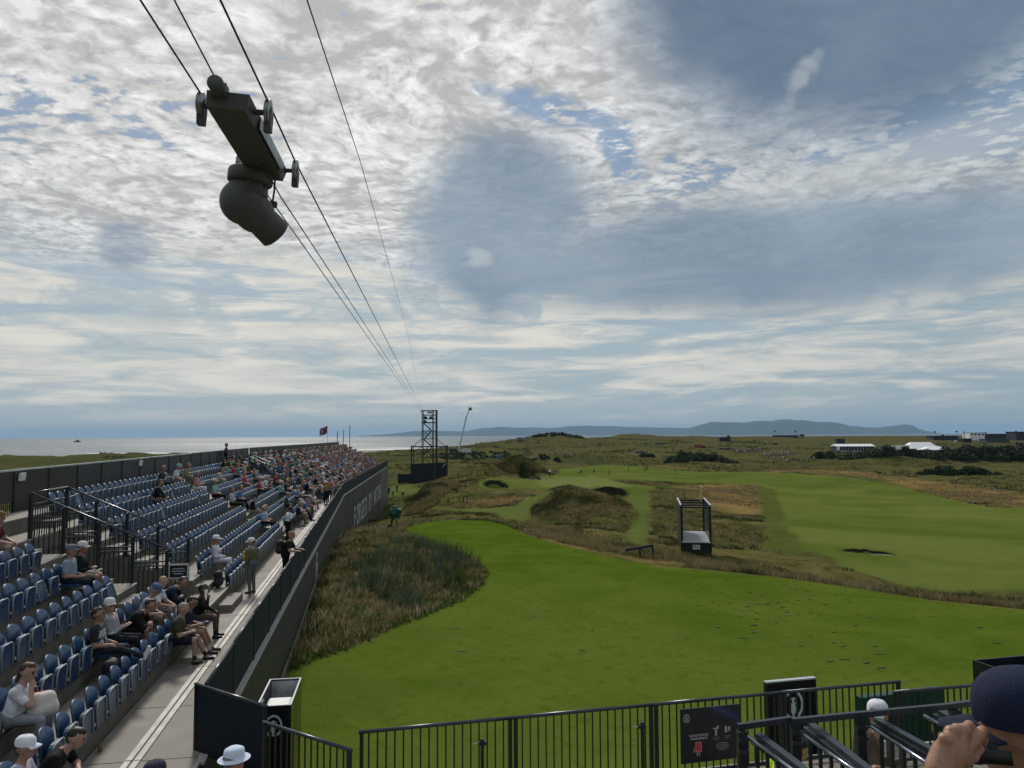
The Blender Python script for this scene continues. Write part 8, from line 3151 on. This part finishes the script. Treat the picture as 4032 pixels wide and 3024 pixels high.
# lines of people far off, too many and too small to tell apart
STG = [crowd_geo(body_mesh(stance='stand', arms='down', h=.10, detail=False)), crowd_geo(body_mesh(stance='stand', arms='hip', legs='walk', h=.10, detail=False))]
sp = []
for n_, px0, px1, py0, py1, Y0, Y1 in ((60, 2885, 3000, 1775, 1785, 350, 375), (40, 3000, 3120, 1785, 1800, 300, 340), (90, 3770, 3965, 1770, 1780, 345, 365), (26, 2880, 2940, 1782, 1786, 350, 360), (14, 2330, 2380, 1757, 1760, 420, 430), (18, 3960, 4030, 1774, 1778, 350, 360)):
    for _ in range(n_):
        t = random.random()
        Y = random.uniform(Y0, Y1)
        x = fx(px0 + (px1 - px0) * t, Y)
        sp.append((x, Y, gz(x, Y) - .03, random.uniform(-3, 3), random.uniform(.95, 1.08)))
o = crowd_mesh('crowd', sp, STG)
o['kind'] = 'stuff'

# ------------------------------------------------------------------ fishing boat on the firth
bY = 2600.0
bt = thing('fishing_boat', 'small dark fishing boat out on the silver water', 'boat', (fx(307, bY), bY, 0), .1)
mb = MB()
mb.add([(-11, 0, 4.6), (-9, -3, .0), (10, -3, 0), (12, 0, 3.4), (10, 3, 0), (-9, 3, 0), (-10, -3.4, 3.6), (11, -3.2, 3.0), (11, 3.2, 3.0), (-10, 3.4, 3.6)], [(1, 2, 7, 6), (4, 5, 9, 8), (2, 3, 7), (3, 4, 8), (1, 6, 0), (0, 9, 5), (0, 5, 1), (6, 7, 3, 8, 9, 0)])
link('hull', fix_normals(mb.mesh('hull', M_hut)), bt)
mb = MB()
mb.box((2, 0, 5.4), (7, 4.4, 4.6), None, .85)
link('wheelhouse', mb.mesh('wheelhouse', M_hut), bt)
mb = MB()
mb.tube([(1, 0, 7), (1, 0, 13)], .25, 6)
mb.tube([(-8, 0, 4), (-8, 0, 9)], .2, 6)
mb.tube([(1, 0, 12), (-8, 0, 8.5)], .1, 5)
link('mast', mb.mesh('mast', M_hut), bt)

# ------------------------------------------------------------------ bunkers: stacked-turf faces and sand
M_bface = mat('turf_face_shaded', (.020, .022, .012), .95, var=.35, scale=3.0, bump=.5)  # shade of the face turned from the sun is put into this colour
M_sand = mat('bunker_sand', (.13, .11, .08), .95, var=.1, scale=2.0)
for i, (bx_, by_, rx, ry, dep, a) in enumerate(BUNKERS):
    lab = ['large dark pot bunker on the right of the green', 'dark pot bunker on the left of the green', 'small dark bunker cut under the dune', 'long thin bunker lip on the right-hand fairway'][i]
    r = thing('bunker', lab, 'bunker', (bx_, by_, gz(bx_, by_)))
    n = 30
    lip = []
    c, s = math.cos(a), math.sin(a)
    for k in range(n + 1):
        t = math.radians(-28) + math.radians(236) * k / n
        wob_ = 1.04 + .03 * math.sin(3 * t + i)
        X, Y = bx_ + (rx * math.cos(t) * c - ry * math.sin(t) * s) * wob_, by_ + (rx * math.cos(t) * s + ry * math.sin(t) * c) * wob_
        zo = float(gz_arr(np.array([bx_ + (X - bx_) * 1.34]), np.array([by_ + (Y - by_) * 1.34]))[0])
        lip.append((X, Y, zo))
    bottom = min(float(gz_arr(np.array([X]), np.array([Y]))[0]) for X, Y, Z in lip) - .5
    courses = 7
    for q in range(courses):
        mb = MB()
        v2, f2 = [], []
        for k, (X, Y, Z) in enumerate(lip):
            tp_ = math.sin(math.pi * min(1, max(0, k / n))) ** .35
            top = bottom + (Z + .05 - bottom) * tp_
            for tt in (q / courses, (q + 1) / courses):
                kx = 1.0 - .06 * (1 - tt) + (.012 if q % 2 else 0)
                v2.append((bx_ + (X - bx_) * kx, by_ + (Y - by_) * kx, bottom + (top - bottom) * tt))
        for k in range(n):
            f2.append((2 * k, 2 * k + 2, 2 * k + 3, 2 * k + 1))
        mb.add(v2, f2)
        local(link('turf_course', mb.mesh('turf_course', M_bface)), r)
    mb = MB()
    mb.add([(bx_ + rx * .96 * math.cos(2 * math.pi * k / n), by_ + ry * .96 * math.sin(2 * math.pi * k / n), gz(bx_, by_) + .06) for k in range(n)], [tuple(range(n))])
    local(link('sand_floor', mb.mesh('sand_floor', M_sand)), r)

# =================================================================== long grass, gorse, divots
M_blade = bpy.data.materials.new('grass_blade')
M_blade.use_nodes = True
_q = NG(M_blade.node_tree)
_bb = M_blade.node_tree.nodes['Principled BSDF']
_bb.inputs['Roughness'].default_value = .85
_bb.inputs['Specular IOR Level'].default_value = .1
_at = _q.new('ShaderNodeAttribute', attribute_name='tint')
_q.put(_bb.inputs['Base Color'], _at.outputs['Color'])
_bb.inputs['Transmission Weight'].default_value = 0.0
_tr = _q.new('ShaderNodeBsdfTranslucent')
_q.put(_tr.inputs['Color'], _at.outputs['Color'])
_mx = _q.new('ShaderNodeMixShader')
_mx.inputs[0].default_value = .35
M_blade.node_tree.links.new(_bb.outputs[0], _mx.inputs[1])
M_blade.node_tree.links.new(_tr.outputs[0], _mx.inputs[2])
M_blade.node_tree.links.new(_mx.outputs[0], M_blade.node_tree.nodes['Material Output'].inputs['Surface'])
G_ = np.random.default_rng(11)
PAL = {'straw': (.235, .200, .105), 'tan': (.205, .160, .075), 'olive': (.112, .116, .044), 'green': (.068, .108, .020), 'marram': (.062, .092, .056), 'dark': (.048, .054, .023), 'pale': (.31, .275, .17)}


def tufts(name, x, y, h, w, nb, mix, spread=.16, lean=.55, group_noise=2.5, seed=1):
    """tussocks at the given points: nb bent blades each, one mesh"""
    N = len(x)
    if N == 0:
        return None
    z = gz_arr(x, y)
    keys = list(mix)
    wt_ = np.array([mix[k] for k in keys], float)
    cols = np.array([PAL[k] for k in keys])
    # colour goes by patches, not by single blades
    f = fbm(x, y, group_noise, 3, seed) + fbm(x, y, group_noise * .3, 2, seed + 9) * .6
    rk = (np.argsort(np.argsort(f)) + .5) / N
    rk = np.clip(rk + G_.normal(0, .09, N), 0, .9999)
    ci = np.searchsorted(np.cumsum(wt_ / wt_.sum()), rk)
    ci = np.clip(ci, 0, len(keys) - 1)
    base = cols[ci] * G_.uniform(.72, 1.25, (N, 1))
    X, Y, Z = [np.repeat(a, nb) for a in (x, y, z)]
    H = np.repeat(np.broadcast_to(h, (N,)), nb) * G_.uniform(.5, 1.15, N * nb)
    Wd = np.repeat(np.broadcast_to(w, (N,)), nb) * G_.uniform(.6, 1.3, N * nb)
    S = np.repeat(np.broadcast_to(spread, (N,)), nb)
    a = G_.uniform(0, 2 * np.pi, N * nb)
    X = X + S * np.cos(a) * np.sqrt(G_.uniform(0, 1, N * nb))
    Y = Y + S * np.sin(a) * np.sqrt(G_.uniform(0, 1, N * nb))
    wind = np.repeat(G_.normal(.5, .5, N), nb)
    lx = np.cos(a) * lean * H * G_.uniform(.3, 1.0, N * nb) + wind * .25 * H
    ly = np.sin(a) * lean * H * G_.uniform(.3, 1.0, N * nb)
    b = G_.uniform(0, np.pi, N * nb)
    px_, py_ = np.cos(b) * Wd / 2, np.sin(b) * Wd / 2
    z0 = Z - .04
    v = np.stack([np.stack([X - px_, Y - py_, z0], -1), np.stack([X + px_, Y + py_, z0], -1),
                  np.stack([X + lx * .35 + px_ * .8, Y + ly * .35 + py_ * .8, Z + H * .62], -1), np.stack([X + lx * .35 - px_ * .8, Y + ly * .35 - py_ * .8, Z + H * .62], -1),
                  np.stack([X + lx, Y + ly, Z + H], -1)], 1).reshape(-1, 3)
    i = np.arange(N * nb) * 5
    f3 = np.concatenate([np.stack([i, i + 1, i + 2], -1), np.stack([i, i + 2, i + 3], -1), np.stack([i + 3, i + 2, i + 4], -1)])
    c = np.repeat(base, nb, 0) * G_.uniform(.8, 1.2, (N * nb, 1))
    c5 = np.repeat(c[:, None, :], 5, 1)
    c5 = np.concatenate([c5, np.ones((N * nb, 5, 1))], -1).reshape(-1, 4)
    o = np_mesh(name, v, f3, 3, M_blade, attrs={'tint': c5})
    o['kind'] = 'stuff'
    return o


def scatter(poly, n, keep=None):
    xs = [p[0] for p in poly]
    ys = [p[1] for p in poly]
    x = G_.uniform(min(xs), max(xs), n)
    y = G_.uniform(min(ys), max(ys), n)
    m = inpoly(x, y, poly)
    x, y = x[m], y[m]
    if keep is not None:
        m = keep(x, y)
        x, y = x[m], y[m]
    return x, y


off_tee = lambda x, y: sdist(x, y, TEE) < -.12
wallx = lambda s, d: (SP(s, TR + d, 0).x, SP(s, TR + d, 0).y)
patch = [wallx(18, .2), wallx(30, .2), wallx(45, .2), wallx(63, .3), (-8.8, 66), (-4, 64), (2, 64), (2, 36), (-2, 26), (-4, 19)]
x, y = scatter(patch, 15000, off_tee)
tufts('rough_grass', x, y, .24, .034, 6, {'dark': .12, 'olive': .22, 'straw': .26, 'tan': .14, 'pale': .12, 'green': .14}, .15, .9, 1.6, 3)
x, y = scatter(patch, 2600, lambda x, y: off_tee(x, y) & (fbm(x, y, 4.5, 3, 77) > .03))
tufts('rough_grass', x, y, .42, .030, 8, {'pale': .3, 'straw': .35, 'olive': .2, 'tan': .15}, .20, .6, 2.5, 4)
# marram clumps in the middle of the patch
cl = [(-5.6, 33, 1.2), (-4.6, 37.5, 1.6), (-6.3, 41, 1.4), (-3.2, 40, 1.1), (-5.0, 45, 1.3), (-7.0, 36, .8), (-2.6, 35.5, .8), (-4.2, 31, .7), (-6.6, 47.5, 1.0), (-3.6, 43, 1.2)]
cx = np.concatenate([G_.normal(a, r * .55, int(46 * r)) for a, b, r in cl])
cy = np.concatenate([G_.normal(b, r * .8, int(46 * r)) for a, b, r in cl])
m = off_tee(cx, cy)
tufts('marram_grass', cx[m], cy[m], .85, .022, 8, {'marram': .62, 'dark': .25, 'green': .13}, .16, .38, 1.5, 5)
# bright green collar of longer turf where the mower turns
d_ = lambda x, y: sdist(x, y, TEE)
x, y = scatter([(-7, 20), (-6, 34), (2, 44), (3, 34), (-2, 22)], 14000, lambda x, y: (d_(x, y) < .05) & (d_(x, y) > -.75))
tufts('collar_grass', x, y, .13, .03, 4, {'green': .7, 'olive': .3}, .10, .9, 2.0, 6)
x, y = scatter([(-4, 62), (-4, 66), (8, 54), (24, 42), (24, 36), (4, 52)], 26000, lambda x, y: (d_(x, y) < .15) & (d_(x, y) > -.9) & (x < 11))
tufts('collar_grass', x, y, .17, .04, 4, {'green': .6, 'dark': .25, 'olive': .15}, .12, .9, 3.0, 7)
# tall bleached fescue along the far lip of the tee
lip = [(9.3, 36), (9.3, 52), (24, 50), (40, 40), (40, 24), (16, 28)]
x, y = scatter(lip, 36000, lambda x, y: (d_(x, y) < -.5) & (d_(x, y) > -3.6 - 1.2 * fbm(x, y, 4, 2, 5)) & (x > 9.5) & ~((x > 10.0) & (x < 13.2) & (y > 46) & (y < 51.5)))
tufts('fescue', x, y, np.where(d_(x, y) > -1.5, .36, .56), .026, 7, {'dark': .12, 'tan': .34, 'straw': .34, 'olive': .20}, .17, .45, 3.0, 8)
x, y = scatter([(0, 52), (0, 66), (10, 56), (11, 43), (7, 44)], 9000, lambda x, y: (d_(x, y) < -.9) & (d_(x, y) > -5.0))
tufts('fescue', x, y, .34, .03, 5, {'tan': .45, 'straw': .35, 'olive': .2}, .18, .6, 2.5, 9)
# general rough, thinning into clumps with distance


def rough_ring(r0, r1, n, h, w, nb, spread, mixes, seed, thr=-.08, a0=-28, a1=34):
    r = np.sqrt(G_.uniform(r0 * r0, r1 * r1, n))
    a = np.radians(G_.uniform(a0, a1, n))
    x, y = r * np.sin(a), r * np.cos(a)
    bad = zone_at(mown, x, y) + zone_at(m_tee, x, y) + zone_at(sand, x, y)
    s_ = x * U1[0] + y * U1[1]
    t_ = x * N1[0] + y * N1[1]
    stand_ = (s_ < S_END + 3) & (t_ < TR + 1.2 - (s_ > KINK_S) * 0) & (t_ > -14) & ~((s_ > KINK_S) & (t_ > TR - 2))
    inbox = (x > 9.6) & (x < 13.2) & (y > 45.6) & (y < 51.8)
    m = (bad < .25) & ~stand_ & ~inbox & (fbm(x, y, 6 + r0 * .03, 3, seed) > thr) & (sdist(x, y, TEE) < -.6)
    x, y = x[m], y[m]
    tz_ = zone_at(m_tan, x, y)
    g1 = tz_ > .45
    tufts('rough_grass', x[~g1], y[~g1], h, w, nb, mixes, spread, .8, 5 + r0 * .06, seed)
    tufts('rough_grass', x[g1], y[g1], h * .8, w, nb, {'tan': .5, 'straw': .5}, spread, .8, 4, seed + 1)


MIXN = {'dark': .20, 'olive': .30, 'straw': .16, 'tan': .24, 'green': .10}
rough_ring(42, 105, 26000, .26, .055, 6, .22, MIXN, 21, -.12)
rough_ring(100, 190, 30000, .34, .10, 5, .38, MIXN, 22, -.05)
rough_ring(185, 330, 20000, .38, .20, 5, .75, {'dark': .24, 'olive': .40, 'straw': .16, 'marram': .12, 'tan': .08}, 23, .08)
rough_ring(320, 560, 15000, .75, .40, 5, 1.3, {'dark': .24, 'olive': .40, 'marram': .22, 'straw': .14}, 24, .12)
# bristling crest of the mound in the middle distance
r_ = np.sqrt(G_.uniform(0, 1, 5200))
a_ = G_.uniform(0, 2 * np.pi, 5200)
x, y = 6.4 + r_ * np.cos(a_) * 6.5, 86 + r_ * np.sin(a_) * 12
m = (zone_at(mown, x, y) < .3)
tufts('rough_grass', x[m], y[m], .26, .06, 5, {'dark': .30, 'olive': .30, 'tan': .26, 'straw': .14}, .26, .7, 4, 31)
x, y = 1.2 + r_ * np.cos(a_) * 6.0, 168 + r_ * np.sin(a_) * 9
tufts('rough_grass', x, y, .55, .12, 5, {'dark': .35, 'olive': .45, 'tan': .2}, .4, .7, 6, 32)
x, y = -13 + r_ * np.cos(a_) * 3.4, 128 + r_ * np.sin(a_) * 22
tufts('rough_grass', x, y, .5, .10, 5, {'dark': .35, 'olive': .25, 'tan': .4}, .4, .7, 5, 33)

# ------------------------------------------------------------------ gorse
M_leaf = bpy.data.materials.new('gorse_leaf')
M_leaf.use_nodes = True
_q = NG(M_leaf.node_tree)
_bb = M_leaf.node_tree.nodes['Principled BSDF']
_bb.inputs['Roughness'].default_value = .75
_bb.inputs['Specular IOR Level'].default_value = .2
_q.put(_bb.inputs['Base Color'], _q.new('ShaderNodeAttribute', attribute_name='tint').outputs['Color'])


def gorse(label, x0, x1, yc, dep, hgt, n, seed, col=(.036, .056, .026), kind=None, leaf=.5):
    """a thicket: many sprays of small leaf faces over uneven domes"""
    rg = np.random.default_rng(seed)
    L = x1 - x0
    nb = max(3, int(L * dep / 9))
    bx_, by_ = rg.uniform(x0, x1, nb), yc + rg.uniform(-.5, .5, nb) * dep
    taper = np.clip(np.minimum(bx_ - x0, x1 - bx_) / (L * .16), .35, 1)
    br = rg.uniform(1.3, 2.6, nb) * np.clip(hgt / 3, .5, 1.3)
    bh = hgt * rg.uniform(.55, 1.08, nb) * taper
    pick = rg.integers(0, nb, n)
    u = rg.normal(size=(n, 3))
    u /= np.linalg.norm(u, axis=1)[:, None]
    u[:, 2] = np.abs(u[:, 2])
    rr = rg.uniform(.72, 1.08, n)
    px_ = bx_[pick] + u[:, 0] * br[pick] * rr
    py_ = by_[pick] + u[:, 1] * br[pick] * rr
    pz_ = gz_arr(px_, py_) + np.maximum(.1, u[:, 2] * bh[pick] * rr)
    s = leaf * rg.uniform(.5, 1.3, n)
    t1 = rg.normal(size=(n, 3))
    t1 /= np.linalg.norm(t1, axis=1)[:, None]
    t2 = np.cross(t1, rg.normal(size=(n, 3)))
    t2 /= np.linalg.norm(t2, axis=1)[:, None] + 1e-9
    c = np.stack([px_, py_, pz_], -1)
    v = np.stack([c - t1 * s[:, None] * .6, c + t2 * s[:, None] * .35, c + t1 * s[:, None] * .6, c - t2 * s[:, None] * .35], 1).reshape(-1, 3)
    q = np.arange(n * 4).reshape(-1, 4)
    tone = (.65 + .7 * rg.random(nb))[pick] * rg.uniform(.75, 1.3, n)
    cc_ = np.array(col)[None] * tone[:, None]
    cc_ = np.concatenate([np.repeat(cc_[:, None], 4, 1), np.ones((n, 4, 1))], -1).reshape(-1, 4)
    o = np_mesh('gorse_bush' if not kind else 'gorse', v, q, 4, M_leaf, attrs={'tint': cc_})
    if kind:
        o['kind'] = 'stuff'
    else:
        tag(o, label, 'bush')
        sm_ = MB()
        for k in range(min(nb, 14)):
            zb = float(gz_arr(np.array([bx_[k]]), np.array([by_[k]]))[0])
            sm_.tube([(bx_[k], by_[k], zb - .2), (bx_[k] + .2, by_[k], zb + bh[k] * .7)], [.12, .04], 5)
        link('stem', sm_.mesh('stem', mat('gorse_stem', (.05, .04, .03), .9)), o)
    return o


gorse('broad dark gorse thicket on the dunes behind the fairway walkers', fx(2622, 285), fx(2880, 285), 286, 14, 3.4, 15000, 1)
gorse('dark gorse thicket in front of the tan dunes on the right', fx(3640, 216), fx(3945, 216), 219, 8, 2.6, 13000, 2)
gorse('', fx(3300, 262), fx(4250, 262), 268, 12, 3.8, 42000, 3, kind='stuff', leaf=.55)
gorse('', fx(3330, 300), fx(4250, 300), 300, 18, 3.2, 26000, 4, kind='stuff', leaf=.6)
gorse('low gorse clump behind the green under the hillside walkers', fx(2095, 285), fx(2215, 285), 287, 6, 1.5, 4000, 5, (.052, .070, .036))
gorse('small dark gorse clump at the left of the dune hollow', fx(2065, 230), fx(2105, 230), 232, 4, 1.0, 1600, 6, (.050, .066, .034))
gorse('dark bush left of the marquee gorse belt', fx(3190, 300), fx(3250, 300), 303, 6, 3.4, 3500, 7)
gorse('rounded dark bush between the lone bush and the gorse belt', fx(3262, 290), fx(3298, 290), 292, 5, 3.6, 3000, 8)
gorse('grey-green bush below the low shelter in the dunes', fx(2515, 300), fx(2575, 300), 302, 4, 1.6, 2500, 9, (.045, .062, .040))
gorse('', fx(1690, 330), fx(2000, 330), 320, 36, .8, 7000, 10, (.062, .084, .042), kind='stuff', leaf=.8)
gorse('', fx(2080, 478), fx(2300, 478), 478, 24, 1.3, 8000, 12, (.062, .074, .042), kind='stuff', leaf=.8)

# ------------------------------------------------------------------ divots scattered over the tee
dv = MB()
for _ in range(80):
    t = G_.beta(2.2, 2.0)
    X = 10.5 + G_.normal(0, 3.0)
    Y = 30.0 + G_.normal(0, 3.6)
    if not inpoly(np.array([X]), np.array([Y]), TEE)[0]:
        continue
    z = gz(X, Y) + .012
    L_, W_ = G_.uniform(.05, .20), G_.uniform(.04, .075)
    a = G_.uniform(-.5, .5) + .3
    n = 7
    vs = []
    for k in range(n):
        t_ = 2 * math.pi * k / n
        r_ = G_.uniform(.7, 1.15)
        ex, ey = L_ * math.cos(t_) * r_, W_ * math.sin(t_) * r_
        vs.append((X + ex * math.cos(a) - ey * math.sin(a), Y + ex * math.sin(a) + ey * math.cos(a), z + G_.uniform(0, .02)))
    dv.add(vs, [tuple(range(n))])
for X, Y in ((-1.6, 24.4), (.7, 29.0), (-2.0, 27.3), (2.2, 14.5)):
    z = gz(X, Y) + .015
    dv.add([(X - .22, Y, z), (X, Y - .05, z), (X + .2, Y + .02, z + .02), (X + .02, Y + .07, z + .02)], [(0, 1, 2, 3)])
o = dv.build('divots', mat('divot_soil', (.060, .064, .016), .95, var=.3, scale=4))
o['kind'] = 'stuff'
